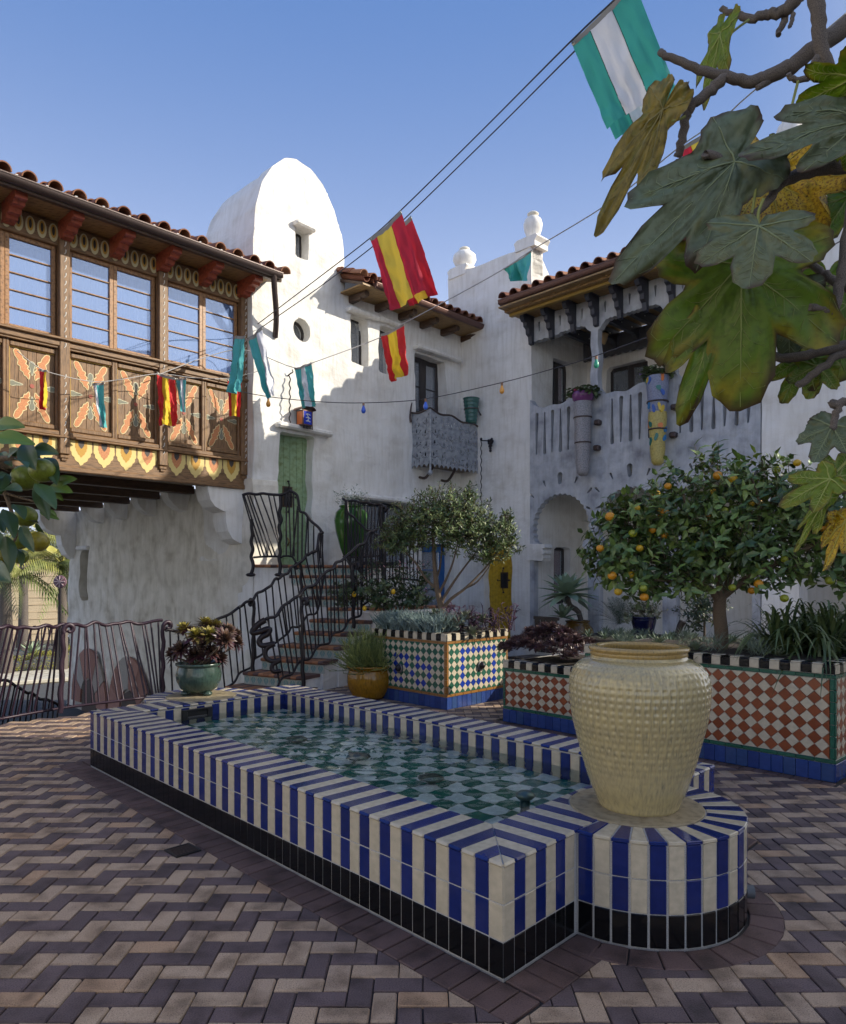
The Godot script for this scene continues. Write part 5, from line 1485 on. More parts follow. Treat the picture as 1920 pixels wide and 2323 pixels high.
func bay_house() -> void:
	var h := thing("timber_bay_house", "brown timber gallery with casement windows and painted panels bridging the passage", "house", FB)
	var cream := mat(0.7, 0.58, 0.3, 0.6)
	var salmon := tri_map(mat(0.62, 0.25, 0.11, 0.6), M.t_leaf, Vector3(5, 5, 5))
	var ochre := mat(0.5, 0.27, 0.035, 0.6)
	var grey := mat(0.18, 0.18, 0.13, 0.6)
	var X0 := -6.1
	var dash := MB.new().tube([Vector3(-0.012, 0, 0.0005), Vector3(0.008, 0.03, 0.0015), Vector3(0.01, 0.07, 0.0005)], 0.003, 0.008, 5).to_mesh(mat(0.75, 0.73, 0.68, 0.6))
	# posts with a carved white dotted line
	for i in 5:
		var px := -0.05 - i * 1.497
		var po := part("post", MB.new().box(Vector3(0.15, 3.12, 0.14), Vector3(px, 5.0, 0.02), 0.012).box(Vector3(0.12, 0.05, 0.1), Vector3(px, 3.41, 0.02), 0.01).box(Vector3(0.08, 0.05, 0.07), Vector3(px, 3.37, 0.02), 0.01), M.wood, h)
		for k in 26:
			if k > 8 and k < 12: continue
			mi("painted_dash", dash, po, T(px, 3.62 + k * 0.112, 0.091))
	# long members
	part("sill_beam", MB.new().box(Vector3(6.1, 0.1, 0.12), Vector3(-3.05, 5.03, 0.02), 0.012).box(Vector3(6.1, 0.04, 0.19), Vector3(-3.05, 5.085, 0.03), 0.01).box(Vector3(6.1, 0.03, 0.08), Vector3(-3.05, 4.965, 0.02), 0.008), M.wood_h, h)
	part("lower_rail", MB.new().box(Vector3(6.1, 0.07, 0.11), Vector3(-3.05, 3.735, 0.02), 0.012).box(Vector3(6.1, 0.03, 0.15), Vector3(-3.05, 3.685, 0.03), 0.008), M.wood_h, h)
	part("top_beam", MB.new().box(Vector3(6.1, 0.34, 0.1), Vector3(-3.05, 6.6, -0.03), 0.012), M.wood_h, h)
	part("bottom_beam", MB.new().box(Vector3(6.1, 0.45, 0.12), Vector3(-3.05, 3.46, -0.03), 0.014).box(Vector3(6.1, 0.08, 0.2), Vector3(-3.05, 3.24, -0.05), 0.012), M.wood_h, h)
	var ou := MB.new().prism(grow(oak(1.0), 0.011), 0.0, 0.003)
	var oi := MB.new().prism(oak(1.0), 0.0032, 0.0055)
	var pod := PackedVector2Array([Vector2(0, 0), Vector2(0.014, 0.05), Vector2(0.018, 0.09), Vector2(0.034, 0.13), Vector2(0.026, 0.175), Vector2(0, 0.19), Vector2(-0.026, 0.175), Vector2(-0.034, 0.13), Vector2(-0.018, 0.09), Vector2(-0.014, 0.05)])
	var po_ := MB.new().prism(grow(pod, 0.008), 0, 0.003)
	var pi_ := MB.new().prism(pod, 0.0032, 0.0055)
	var meshes := [ou.to_mesh(cream), oi.to_mesh(salmon), po_.to_mesh(mat(0.62, 0.6, 0.42, 0.6)), pi_.to_mesh(grey)]
	var t1 := tongue(14)
	for i in 4:       # the four bays between posts
		var cx := -0.05 - (i + 0.5) * 1.497
		# windows
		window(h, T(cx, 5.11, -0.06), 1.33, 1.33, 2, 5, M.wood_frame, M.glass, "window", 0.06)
		for c in 4: curtain(h, T(cx + [-0.5, -0.18, 0.26, 0.52][c], 5.12, -0.34), [0.14, 0.24, 0.26, 0.14][c], 1.3, M.curtain)
		# two panels below
		for k in 2:
			var px := cx + (k - 0.5) * 0.69
			var pn := part("panel", MB.new().box(Vector3(0.7, 1.2, 0.02), Vector3(0, 0.6, -0.05)), M.wood, h, T(px, 3.76, 0.0))
			for b in 5: part("board", MB.new().box(Vector3(0.116, 1.04, 0.014), Vector3(-0.236 + b * 0.118, 0.6, -0.035 + jit(0.001)), 0.003), M.wood, pn)
			part("panel_frame", MB.new().box(Vector3(0.05, 1.2, 0.06), Vector3(-0.325, 0.6, -0.01), 0.012).box(Vector3(0.05, 1.2, 0.06), Vector3(0.325, 0.6, -0.01), 0.012).box(Vector3(0.6, 0.07, 0.06), Vector3(0, 0.06, -0.01), 0.012).box(Vector3(0.6, 0.07, 0.06), Vector3(0, 1.14, -0.01), 0.012), M.wood, pn)
			part("yellow_line", MB.new().box(Vector3(0.012, 1.06, 0.012), Vector3(-0.294, 0.6, -0.016)).box(Vector3(0.58, 0.012, 0.012), Vector3(0, 1.1, -0.016)), mat(0.5, 0.33, 0.05, 0.5), pn)
			for q in 4:
				var an: float = [0.44, -0.44, PI - 0.44, PI + 0.44][q]
				var x := Transform3D(Basis(Vector3.BACK, an) * Basis.from_scale(Vector3([1, -1, -1, 1][q], 1, 1)), Vector3(-sin(an) * 0.1, 0.6 + cos(an) * 0.1, -0.026))
				mi("painted_leaf", meshes[0], pn, x)
				mi("painted_leaf", meshes[1], pn, x)
				var a2 := q * PI / 2
				var x2 := Transform3D(Basis(Vector3.BACK, a2), Vector3(-sin(a2) * 0.12, 0.6 + cos(a2) * 0.15, -0.026))
				mi("painted_pod", meshes[2], pn, x2); mi("painted_pod", meshes[3], pn, x2)
			part("painted_centre", MB.new().prism(circle(Vector2(0, 0.6), 0.03, 16), -0.026, -0.021), mat(0.35, 0.08, 0.05, 0.6), pn)
		# tongues along the bottom beam
		for k in 4:
			var px := cx + (k - 1.5) * 0.335
			var big := PackedVector2Array(); var mid := PackedVector2Array(); var sm := PackedVector2Array()
			for v in t1:
				big.append(Vector2(v.x * 0.31, v.y * 0.35)); mid.append(Vector2(v.x * 0.17, 0.115 + v.y * 0.235)); sm.append(Vector2(v.x * 0.085, 0.24 + v.y * 0.11))
			var tg := part("painted_scallop", MB.new().prism(big, 0, 0.003), mat(0.7, 0.54, 0.2, 0.6), h, T(px, 3.315, 0.031))
			part("painted_scallop", MB.new().prism(mid, 0.0032, 0.005), [salmon, ochre][(k + i) % 2], tg)
			part("painted_scallop", MB.new().prism(sm, 0.0052, 0.007), mat(0.06, 0.05, 0.045, 0.6), tg)
		# pendant ovals along the top beam
		for k in 9:
			var px := cx + (k - 4) * 0.153
			var e1 := PackedVector2Array(); var e2 := PackedVector2Array(); var e3 := PackedVector2Array()
			for q in 18:
				var a := TAU * q / 18.0
				e1.append(Vector2(cos(a) * 0.064, maxf(-0.13, sin(a) * 0.13 - 0.01 * sin(a * 9))) )
				e2.append(Vector2(cos(a) * 0.04, 0.015 + sin(a) * 0.095)); e3.append(Vector2(cos(a) * 0.02, 0.02 + sin(a) * 0.065))
			var ov := part("painted_oval", MB.new().prism(e1, 0, 0.003), mat(0.58, 0.5, 0.28, 0.6), h, T(px, 6.6, 0.021))
			part("painted_oval", MB.new().prism(e2, 0.0032, 0.005), ochre, ov)
			part("painted_oval", MB.new().prism(e3, 0.0052, 0.007), mat(0.03, 0.02, 0.015, 0.6), ov)
	# room behind
	var rm := MB.new()
	rm.quad(Vector3(X0, 5.0, -2.5), Vector3(0, 5.0, -2.5), Vector3(0, 6.7, -2.5), Vector3(X0, 6.7, -2.5))
	rm.quad(Vector3(0, 5.0, -2.5), Vector3(0, 5.0, -0.12), Vector3(0, 6.7, -0.12), Vector3(0, 6.7, -2.5))
	rm.quad(Vector3(X0, 5.0, -0.12), Vector3(X0, 5.0, -2.5), Vector3(X0, 6.7, -2.5), Vector3(X0, 6.7, -0.12))
	rm.box(Vector3(6.1, 0.1, 2.4), Vector3(-3.05, 6.72, -1.3)).box(Vector3(6.1, 0.1, 2.4), Vector3(-3.05, 4.98, -1.3))
	part("room", rm, mat(0.05, 0.05, 0.055, 0.9), h)
	# eave: boards, red beam tails, gutter, tiles
	part("eave_boards", MB.new().box(Vector3(6.3, 0.03, 0.95), Vector3(-3.0, 6.79, 0.25)), M.wood_soffit, h)
	var tail := PackedVector2Array([Vector2(-0.05, 6.78), Vector2(0.58, 6.78), Vector2(0.58, 6.67), Vector2(0.5, 6.66), Vector2(0.48, 6.62), Vector2(0.36, 6.62), Vector2(0.33, 6.56), Vector2(0.22, 6.56), Vector2(0.2, 6.52), Vector2(-0.05, 6.5)])
	for i in 9:
		part("beam_tail", MB.new().prism(tail, -0.075, 0.075, 0.008, Transform3D(Basis(Vector3.BACK, Vector3.UP, Vector3.LEFT), Vector3(-0.1 - i * 0.735, 0, 0.0))), M.red_beam, h)
	var gu := MB.new()
	gu.grid(1, 10, func(a: float, b: float) -> Vector3: return Vector3(lerpf(-6.1, 0.24, a), 6.83 - sin(PI * b) * 0.085, 0.72 - cos(PI * b) * 0.07), false, true)
	gu.box(Vector3(6.34, 0.016, 0.018), Vector3(-2.93, 6.83, 0.79)).box(Vector3(0.01, 0.09, 0.14), Vector3(0.24, 6.8, 0.72))
	part("gutter", gu, M.gutter, h)
	for i in 16: part("gutter_strap", MB.new().box(Vector3(0.03, 0.008, 0.16), Vector3(-0.2 - i * 0.37, 6.845, 0.72)), M.plain, h)
	part("downspout", MB.new().tube(smooth_path([Vector3(0.1, 6.78, 0.72), Vector3(0.15, 6.6, 0.66), Vector3(0.3, 6.2, 0.5), Vector3(0.42, 5.9, 0.3)]), 0.05, -1, 10), M.gutter, h)
	roof(h, -5.9, 0.3, 6.8, 0.7, 7, 0.31, 0.3, 101)
	# passage: floor joists overhead
	for i in 6:
		var z := -0.62 - i * 1.4
		part("joist", MB.new().box(Vector3(9.0, 0.15, 0.2), Vector3(-4.4, 3.36, z), 0.01), M.wood_dark, h)
	M.tan_board = mat(0.66, 0.48, 0.25, 0.6)
	var bl := []
	for i in 22: bl.append([MB.new().box(Vector3(0.38, 0.03, 8.6), Vector3(-8.5 + i * 0.4, 3.46, -4.3)), M.tan_board, Transform3D.IDENTITY, 1.0])
	pieces(h, "floor_board", bl)
	part("upper_storey", MB.new().box(Vector3(9.0, 2.2, 3.5), Vector3(-4.5, 5.6, -4.4)), M.stucco, h)
	part("upper_floor", MB.new().box(Vector3(9.0, 0.1, 8.6), Vector3(-4.5, 3.54, -4.3)), M.wood_dark, h)
	var fb := PackedVector2Array([Vector2(0.06, 3.24), Vector2(-0.72, 3.24), Vector2(-0.71, 3.12), Vector2(-0.67, 2.98), Vector2(-0.58, 2.87), Vector2(-0.45, 2.81), Vector2(-0.38, 2.79), Vector2(-0.37, 2.62), Vector2(-0.33, 2.46), Vector2(-0.24, 2.33), Vector2(-0.1, 2.26), Vector2(0.06, 2.24)])
	part("end_corbel", MB.new().prism(fb, -0.42, -0.01, 0.03), M.stucco, h)
	# plaster passage wall with scroll corbels, slit window and stone arches at its foot
	var pw := thing("passage_wall", "weathered grey plaster wall of the passage under the timber gallery", "wall", FW)
	var s := Slab.new()
	s.base = func(p: Vector2) -> float: return maxf(maxf(-9.4 - 0.12 * sin(p.y * 2.0) - 0.05 * sin(p.y * 5.3) - p.x, p.x - 0.0), maxf(-1.9 - p.y, p.y - 3.38))
	wobble(s, -8.5, 1.07, -7.86, 2.36, 0.03, 13)
	wobble(s, -1.58, 2.52, -1.06, 3.28, 0.02, 14)
	part("plaster", s.build(Rect2(-9.7, -1.95, 9.75, 5.4), 0.09, 0.5, wave(0.55, 0.1, 103), 0.02), M.stucco_old, pw)
	back_box(pw, -8.6, 1.0, -7.8, 2.4, -0.48, 0.3); back_box(pw, -1.7, 2.4, -1.0, 3.35, -0.48, 0.3)
	hood(pw, -8.6, -7.8, 2.42, 0.1)
	var cor := PackedVector2Array([Vector2(-0.5, 3.42), Vector2(0.55, 3.42), Vector2(0.55, 3.34), Vector2(0.5, 3.2), Vector2(0.4, 3.08), Vector2(0.28, 3.0), Vector2(0.12, 2.97), Vector2(-0.5, 2.97)])
	for i in 5:
		var cx: float = [-1.95, -2.65, -4.1, -5.6, -7.1][i]
		if i == 0: continue
		part("corbel", MB.new().prism(cor, -0.17, 0.17, 0.03, Transform3D(Basis(Vector3.BACK, Vector3.UP, Vector3.LEFT), Vector3(cx, 0, -0.12))), M.stucco, pw)
	var big := PackedVector2Array([Vector2(-0.5, 3.42), Vector2(0.95, 3.42), Vector2(0.93, 3.1), Vector2(0.8, 2.9), Vector2(0.6, 2.78), Vector2(0.45, 2.75), Vector2(0.42, 2.5), Vector2(0.3, 2.25), Vector2(0.1, 2.12), Vector2(-0.5, 2.05)])
	part("corbel", MB.new().prism(big, -0.21, 0.21, 0.03, Transform3D(Basis(Vector3.BACK, Vector3.UP, Vector3.LEFT), Vector3(-9.1, 0, -0.1))), M.stucco, pw)
	var stone := []
	for k in 4: stone.append(tri_map(mat([0.5, 0.5, 0.4, 0.52][k], [0.25, 0.42, 0.19, 0.47][k], [0.19, 0.35, 0.14, 0.41][k], 0.8), M.t_stone, Vector3(1.6, 1.6, 1.6), M.n_brick, 0.5))
	for i in 2:
		var cx: float = [-7.6, -5.1][i]
		var ar := part("stone_arch", MB.new().prism(PackedVector2Array([Vector2(-1.2, -1.9), Vector2(1.2, -1.9), Vector2(1.0, -0.9), Vector2(0.5, -0.2), Vector2(0, -0.1), Vector2(-0.5, -0.2), Vector2(-1.0, -0.9)]), 0.0, 0.035, 0.01), stone[3], pw, T(cx, 0, 0.05))
		for k in 6:
			var a0 := PI * k / 6; var a1 := PI * (k + 1) / 6
			var q := PackedVector2Array()
			for e in [[a0, 1.0], [(a0 + a1) / 2, 1.0], [a1, 1.0], [a1, 0.45], [(a0 + a1) / 2, 0.45], [a0, 0.45]]: q.append(Vector2(cos(e[0]) * 1.2 * e[1], -1.5 + sin(e[0]) * (1.42 if e[1] > 0.6 else 1.5) * e[1]))
			part("arch_stone", MB.new().prism(grow(q, -0.012), 0.03, 0.08, 0.012), stone[[0, 1, 2, 0, 3, 2][(k + i) % 6]], ar)
		part("dark_stone", MB.new().prism(PackedVector2Array([Vector2(-0.5, -1.9), Vector2(0.5, -1.9), Vector2(0.48, -1.3), Vector2(0.3, -0.95), Vector2(0, -0.85), Vector2(-0.3, -0.95), Vector2(-0.48, -1.3)]), 0.03, 0.06, 0.01), mat(0.05, 0.03, 0.025, 0.6), ar)

# ---- winding tiled stairs up to the green door
func stairs() -> void:
	var st := thing("tiled_staircase", "curving white stairs with brick nosings and leaf-patterned tile risers up to the green door", "staircase")
	# nosing ends (left, right) of each tread, measured on the spot
	var L := [w3(-2.939,0.065,-10.75), w3(-2.719,0.245,-10.98), w3(-2.506,0.431,-11.23), w3(-2.295,0.617,-11.48), w3(-2.086,0.803,-11.73), w3(-1.881,0.993,-12.02), w3(-1.631,1.175,-12.3), w3(-1.975,1.363,-12.42), w3(-2.106,1.554,-12.55), w3(-2.335,1.728,-12.68), w3(-2.904,1.86,-12.42)]
	var R := [w3(-1.86,0.074,-10.1), w3(-1.732,0.236,-10.4), w3(-1.466,0.429,-10.7), w3(-1.265,0.615,-11), w3(-1.115,0.792,-11.3), w3(-0.853,0.98,-11.6), w3(-0.879,1.162,-11.95), w3(-1.095,1.354,-12.35), w3(-1.144,1.538,-12.55), w3(-1.162,1.717,-12.75), w3(-0.778,1.872,-13.3)]
	var n := L.size()
	var rise := 0.1825
	var brick := [tri_map(mat(0.5, 0.22, 0.1, 0.6), M.t_brick, Vector3(2, 2, 2), M.n_brick, 0.3), tri_map(mat(0.15, 0.085, 0.075, 0.6), M.t_brick, Vector3(2, 2, 2), M.n_brick, 0.3), tri_map(mat(0.38, 0.165, 0.08, 0.6), M.t_brick, Vector3(2, 2, 2), M.n_brick, 0.3)]
	var tile := glaze(0.5, 0.52, 0.45, 0.3)
	var motif := mat(0.16, 0.3, 0.29, 0.4)
	var body := MB.new()
	for k in n:
		var y := 0.0625 + rise * k
		var l := Vector2(L[k].x, L[k].z); var r := Vector2(R[k].x, R[k].z)
		var ex := (r - l).normalized()
		var back := Vector2(ex.y, -ex.x)
		if back.y > 0: back = -back
		var dep := 0.62 if k < n - 1 else 1.2
		var lb := l + back * dep; var rb := r + back * dep
		if k == n - 1:
			lb = Vector2(-2.55, -13.1); rb = Vector2(-0.3, -15.2)
			lb = Vector2(-2.85, -12.75)
		body.add(flat(PackedVector2Array([l + back * 0.03 + ex * 0.03, r + back * 0.03 - ex * 0.03, rb, lb]), -0.3, y - 0.045))
		var w := l.distance_to(r)
		var tr := part("tread" if k < n - 1 else "landing", flat(PackedVector2Array([l + back * 0.1, r + back * 0.1, rb, lb]), y - 0.05, y - 0.002), brick[1], st)
		var fm := seg_frame(l, ex)
		if fm.basis.z.z < 0: fm = Transform3D(Basis(-fm.basis.x, Vector3.UP, -fm.basis.z), fm.origin)
		var sg := 1.0 if Vector2(fm.basis.x.x, fm.basis.x.z).dot(ex) > 0 else -1.0
		var nb := maxi(3, roundi(w / 0.1))
		var bp := PackedVector2Array([Vector2(-0.24, 0), Vector2(-0.012, 0), Vector2(0.008, -0.008), Vector2(0.016, -0.026), Vector2(0.008, -0.046), Vector2(-0.012, -0.054), Vector2(-0.24, -0.054)])
		var bm := MB.new().prism(bp, -w / nb / 2 + 0.003, w / nb / 2 - 0.003, 0.004, Transform3D(Basis(Vector3.BACK, Vector3.UP, Vector3.LEFT), Vector3.ZERO))
		var meshes := [bm.to_mesh(brick[0]), bm.to_mesh(brick[1]), bm.to_mesh(brick[2])]
		for i in nb:
			var c: int = [0, 1, 2, 1, 0, 2][(i + k) % 6] if i < nb - 1 else 1
			mi("nosing_brick", meshes[c], tr, fm * T(sg * (i + 0.5) * w / nb, y + jit(0.001), 0.0))
		if k == n - 1: continue
		# riser above this tread = riser of the next nosing, tiled
		var l2 := Vector2(L[k + 1].x, L[k + 1].z); var r2 := Vector2(R[k + 1].x, R[k + 1].z)
	for k in n:
		var y := 0.0625 + rise * k
		var l := Vector2(L[k].x, L[k].z); var r := Vector2(R[k].x, R[k].z)
		var ex := (r - l).normalized()
		var w := l.distance_to(r)
		var fm := seg_frame(l, ex)
		if fm.basis.z.z < 0: fm = Transform3D(Basis(-fm.basis.x, Vector3.UP, -fm.basis.z), fm.origin)
		var sg := 1.0 if Vector2(fm.basis.x.x, fm.basis.x.z).dot(ex) > 0 else -1.0
		var nt := maxi(2, roundi(w / 0.13))
		var x0 := 0.05
		if k == n - 1: x0 = 0.72; 
		var tb := MB.new().box(Vector3(w / nt - 0.004, rise - 0.056, 0.012), Vector3(0, 0, 0), 0.002).to_mesh(tile)
		var lf := MB.new()
		var hh := rise - 0.07
		for sx: float in [-1, 1]:
			lf.prism(PackedVector2Array([Vector2(0, -hh / 2), Vector2(sx * 0.03, -hh * 0.2), Vector2(sx * 0.046, hh * 0.12), Vector2(sx * 0.03, hh * 0.34), Vector2(0, hh * 0.5), Vector2(sx * 0.018, hh * 0.1), Vector2(sx * 0.012, -hh * 0.2)]), 0.006, 0.008)
		lf.prism(PackedVector2Array([Vector2(0, -hh * 0.35), Vector2(0.009, 0), Vector2(0, hh * 0.3), Vector2(-0.009, 0)]), 0.006, 0.008)
		var lm := lf.to_mesh(motif)
		for i in nt:
			if k == n - 1 and ((i + 0.5) * w / nt < 0.55): continue
			var o := mi("riser_tile", tb, st, fm * T(sg * (i + 0.5) * w / nt, y - 0.054 - (rise - 0.054) / 2, -0.028))
			mi("leaf_motif", lm, o)
	part("stair_body", body, M.stucco, st)
	# raised bed to the right of the stairs
	var bed := thing("raised_bed", "white raised bed with a brick coping between the stairs and the blue door", "planter", fr(-0.72, -11.62, 0.691, -0.7229))
	part("wall", MB.new().box(Vector3(1.9, 1.13, 1.3), Vector3(0.95, 0.56, -0.62), 0.03), M.stucco, bed)
	for i in 18: part("coping_brick", MB.new().box(Vector3(0.1, 0.05, 0.24), Vector3(0.05 + i * 0.104, 1.155, -0.1), 0.012), brick[i % 3], bed)
	part("soil", MB.new().box(Vector3(1.8, 0.02, 1.05), Vector3(0.95, 1.14, -0.72)), M.soil, bed)

# ---- wrought iron. top and bottom paths, leaning bars between them
func rail(o: Node, top: Array, bot: Array, n: int, m: Material, lean := 0.012, skip_bot := false) -> void:
	var tp := smooth_path(top, 8)
	var bp := smooth_path(bot, 8)
	# hammered wave in the hand rail
	for i in tp.size(): tp[i] += Vector3(0, 0.011 * sin(i * 0.62), 0)
	part("hand_rail", MB.new().tube(tp, 0.022, -1, 8, 1.25), m, o)
	if not skip_bot: part("bottom_rail", MB.new().tube(bp, 0.018, -1, 7), m, o)
	for i in n:
		var t := (i + 0.5) / n
		var a := along(bp, clampf(t + jit(lean), 0, 1)); var b := along(tp, clampf(t + jit(lean * 1.6), 0, 1))
		part("bar", MB.new().tube([a, a.lerp(b, 0.5) + Vector3(jit(0.004), 0, jit(0.004)), b], 0.0125, 0.0125, 6), m, o)
func scroll_post(o: Node, foot: Vector3, top: Vector3, side: Vector3, m: Material) -> void:
	var p := []
	for i in 14:
		var t := i / 13.0
		p.append(foot.lerp(top, t) + side * 0.012 * sin(t * 19.0))
	var po := part("post", MB.new().tube(p, 0.032, 0.026, 7, 1.3), m, o)
	var sc := []
	for i in 16:
		var a := -0.6 + i * 0.42
		var r := 0.075 * (1.0 - i / 19.0)
		sc.append(top + Vector3.UP * (0.0 + r * sin(a)) + side * (0.07 - r * cos(a)))
	part("scroll", MB.new().tube(smooth_path(sc, 2), 0.03, 0.016, 7, 1.5), m, po)

func railings() -> void:
	var fe := thing("iron_fence", "wavy plum-coloured wrought iron fence with leaning bars along the terrace edge", "fence")
	rail(fe, [w3(-4.898,1.116,-8),w3(-4.766,1.112,-8.192),w3(-4.729,1.101,-8.383),w3(-4.673,1.073,-8.575),w3(-4.555,1.082,-8.767),w3(-4.518,1.068,-8.958),w3(-4.44,1.083,-9.15),w3(-4.379,1.047,-9.342),w3(-4.287,1.074,-9.533),w3(-4.188,1.031,-9.725),w3(-4.082,1.062,-9.917),w3(-3.956,1.031,-10.108),w3(-3.69,1.058,-10.3)], [w3(-4.898,0.074,-8),w3(-4.989,0.002,-8.575),w3(-4.522,0.029,-9.15),w3(-3.772,0.055,-9.725),w3(-3.69,-0.004,-10.3)], 30, M.iron_plum, 0.011)
	scroll_post(fe, w3(-4.493,-0.007,-9), w3(-4.448,1.022,-9), Vector3(0.7, 0, -0.7), M.iron_plum)
	scroll_post(fe, w3(-3.656,0.046,-10.2), w3(-3.644,0.98,-10.2), Vector3(0.7, 0, -0.7), M.iron_plum)
	var lf := thing("left_stair_rail", "dark wrought iron railing climbing the left side of the stairs to the landing", "railing")
	rail(lf, [w3(-3.609,0.923,-10.2),w3(-3.467,0.912,-10.35),w3(-3.212,0.944,-10.45),w3(-2.993,1.061,-10.7),w3(-2.787,1.198,-10.95),w3(-2.675,1.271,-10.828),w3(-2.563,1.336,-10.933),w3(-2.491,1.443,-11.039),w3(-2.361,1.511,-11.144),w3(-2.298,1.623,-11.25),w3(-2.234,1.665,-11.356),w3(-2.139,1.737,-11.461),w3(-2.072,1.839,-11.567),w3(-1.974,1.899,-11.672),w3(-1.903,2.005,-11.778),w3(-1.86,2.053,-11.883),w3(-1.756,2.116,-11.989),w3(-1.726,2.378,-12.094),w3(-1.679,2.407,-12.2)], [w3(-3.584,-0.07,-10.2),w3(-3.415,-0.096,-10.35),w3(-3.098,-0.032,-10.6),w3(-2.831,0.085,-10.8),w3(-2.76,0.228,-10.95),w3(-2.63,0.292,-11.1),w3(-2.598,0.406,-11.2),w3(-2.507,0.466,-11.3),w3(-2.349,0.618,-11.5),w3(-2.165,0.769,-11.6),w3(-2.111,0.864,-11.7),w3(-1.995,0.872,-11.8),w3(-1.892,1.044,-11.9),w3(-1.773,1.069,-12),w3(-1.719,1.218,-12.05),w3(-1.688,1.489,-12.15),w3(-1.649,1.764,-12.2)], 24, M.iron, 0.008)
	scroll_post(lf, w3(-2.572,0.249,-11), w3(-2.558,1.272,-11), Vector3(-0.7, 0, -0.5), M.iron)
	scroll_post(lf, w3(-1.999,1.039,-12), w3(-2.014,1.838,-12), Vector3(-0.9, 0, -0.3), M.iron)
	var rf := thing("right_stair_rail", "dark wrought iron railing on the right of the stairs ending in a big ribbon scroll", "railing")
	rail(rf, [w3(-2.158,1.091,-9.95),w3(-2.033,1.147,-10.077),w3(-1.93,1.295,-10.204),w3(-1.799,1.381,-10.331),w3(-1.702,1.495,-10.458),w3(-1.55,1.586,-10.585),w3(-1.475,1.72,-10.712),w3(-1.356,1.788,-10.838),w3(-1.303,1.886,-10.965),w3(-1.178,1.972,-11.092),w3(-1.051,2.116,-11.219),w3(-0.92,2.207,-11.346),w3(-0.844,2.371,-11.473),w3(-0.751,2.408,-11.6)], [w3(-1.982,0.186,-9.95),w3(-1.944,0.281,-10.077),w3(-1.828,0.327,-10.204),w3(-1.76,0.466,-10.331),w3(-1.624,0.504,-10.458),w3(-1.563,0.622,-10.585),w3(-1.515,0.67,-10.712),w3(-1.397,0.692,-10.838),w3(-1.358,0.819,-10.965),w3(-1.22,0.864,-11.092),w3(-1.121,1.024,-11.219),w3(-0.977,1.074,-11.346),w3(-0.945,1.226,-11.473),w3(-0.678,1.396,-11.6)], 24, M.iron, 0.008)
	part("ribbon_scroll", MB.new().tube(smooth_path([w3(-2.158,1.086,-9.95),w3(-2.258,1.023,-9.95),w3(-2.339,0.917,-9.95),w3(-2.245,0.923,-9.95),w3(-2.108,0.967,-9.95),w3(-2.12,0.898,-9.95),w3(-2.208,0.848,-9.95),w3(-2.245,0.786,-9.95),w3(-2.195,0.736,-9.95),w3(-2.032,0.761,-9.95),w3(-2.108,0.723,-9.95),w3(-2.158,0.661,-9.95),w3(-2.145,0.573,-9.95),w3(-2.07,0.523,-9.95),w3(-1.957,0.536,-9.95),w3(-2.045,0.486,-9.95),w3(-2.07,0.423,-9.95),w3(-2.032,0.379,-9.95),w3(-1.945,0.392,-9.95)], 5), 0.042, 0.03, 8, 0.35), M.iron, rf)
	scroll_post(rf, w3(-1.696,0.081,-10.3), w3(-1.716,1.311,-10.3), Vector3(0.8, 0, 0.4), M.iron)
	scroll_post(rf, w3(-1.08,0.878,-11.3), w3(-1.08,1.829,-11.3), Vector3(0.8, 0, 0.4), M.iron)
	scroll_post(rf, w3(-0.623,1.168,-11.8), w3(-0.631,2.287,-11.8), Vector3(0.8, 0, 0.4), M.iron)
	var la := thing("landing_rail", "iron landing railing fanning out to the left beside the green door", "railing")
	var top := [w3(-3.004,3.033,-12.1),w3(-2.898,3.063,-12.1),w3(-2.787,3.053,-12.15),w3(-2.691,3.074,-12.2),w3(-2.579,3.065,-12.25),w3(-2.42,3.063,-12.3),w3(-2.327,3.086,-12.3),w3(-2.25,3.125,-12.3),w3(-2.142,3.07,-12.3),w3(-2.111,2.978,-12.3),w3(-2.08,2.792,-12.3),w3(-1.984,2.744,-12.28),w3(-1.886,2.618,-12.25),w3(-1.759,2.508,-12.22),w3(-1.679,2.4,-12.2)]
	part("hand_rail", MB.new().tube(smooth_path(top, 6), 0.024, -1, 8, 1.25), M.iron, la)
	part("bottom_rail", MB.new().tube(smooth_path([w3(-2.868,2.004,-12.3),w3(-2.667,2.019,-12.3),w3(-2.451,2.019,-12.3),w3(-2.404,2.004,-12.3),w3(-2.358,2.027,-12.3),w3(-2.265,2.027,-12.3),w3(-2.203,2.004,-12.3),w3(-2.142,1.896,-12.3)], 5), 0.018, -1, 7), M.iron, la)
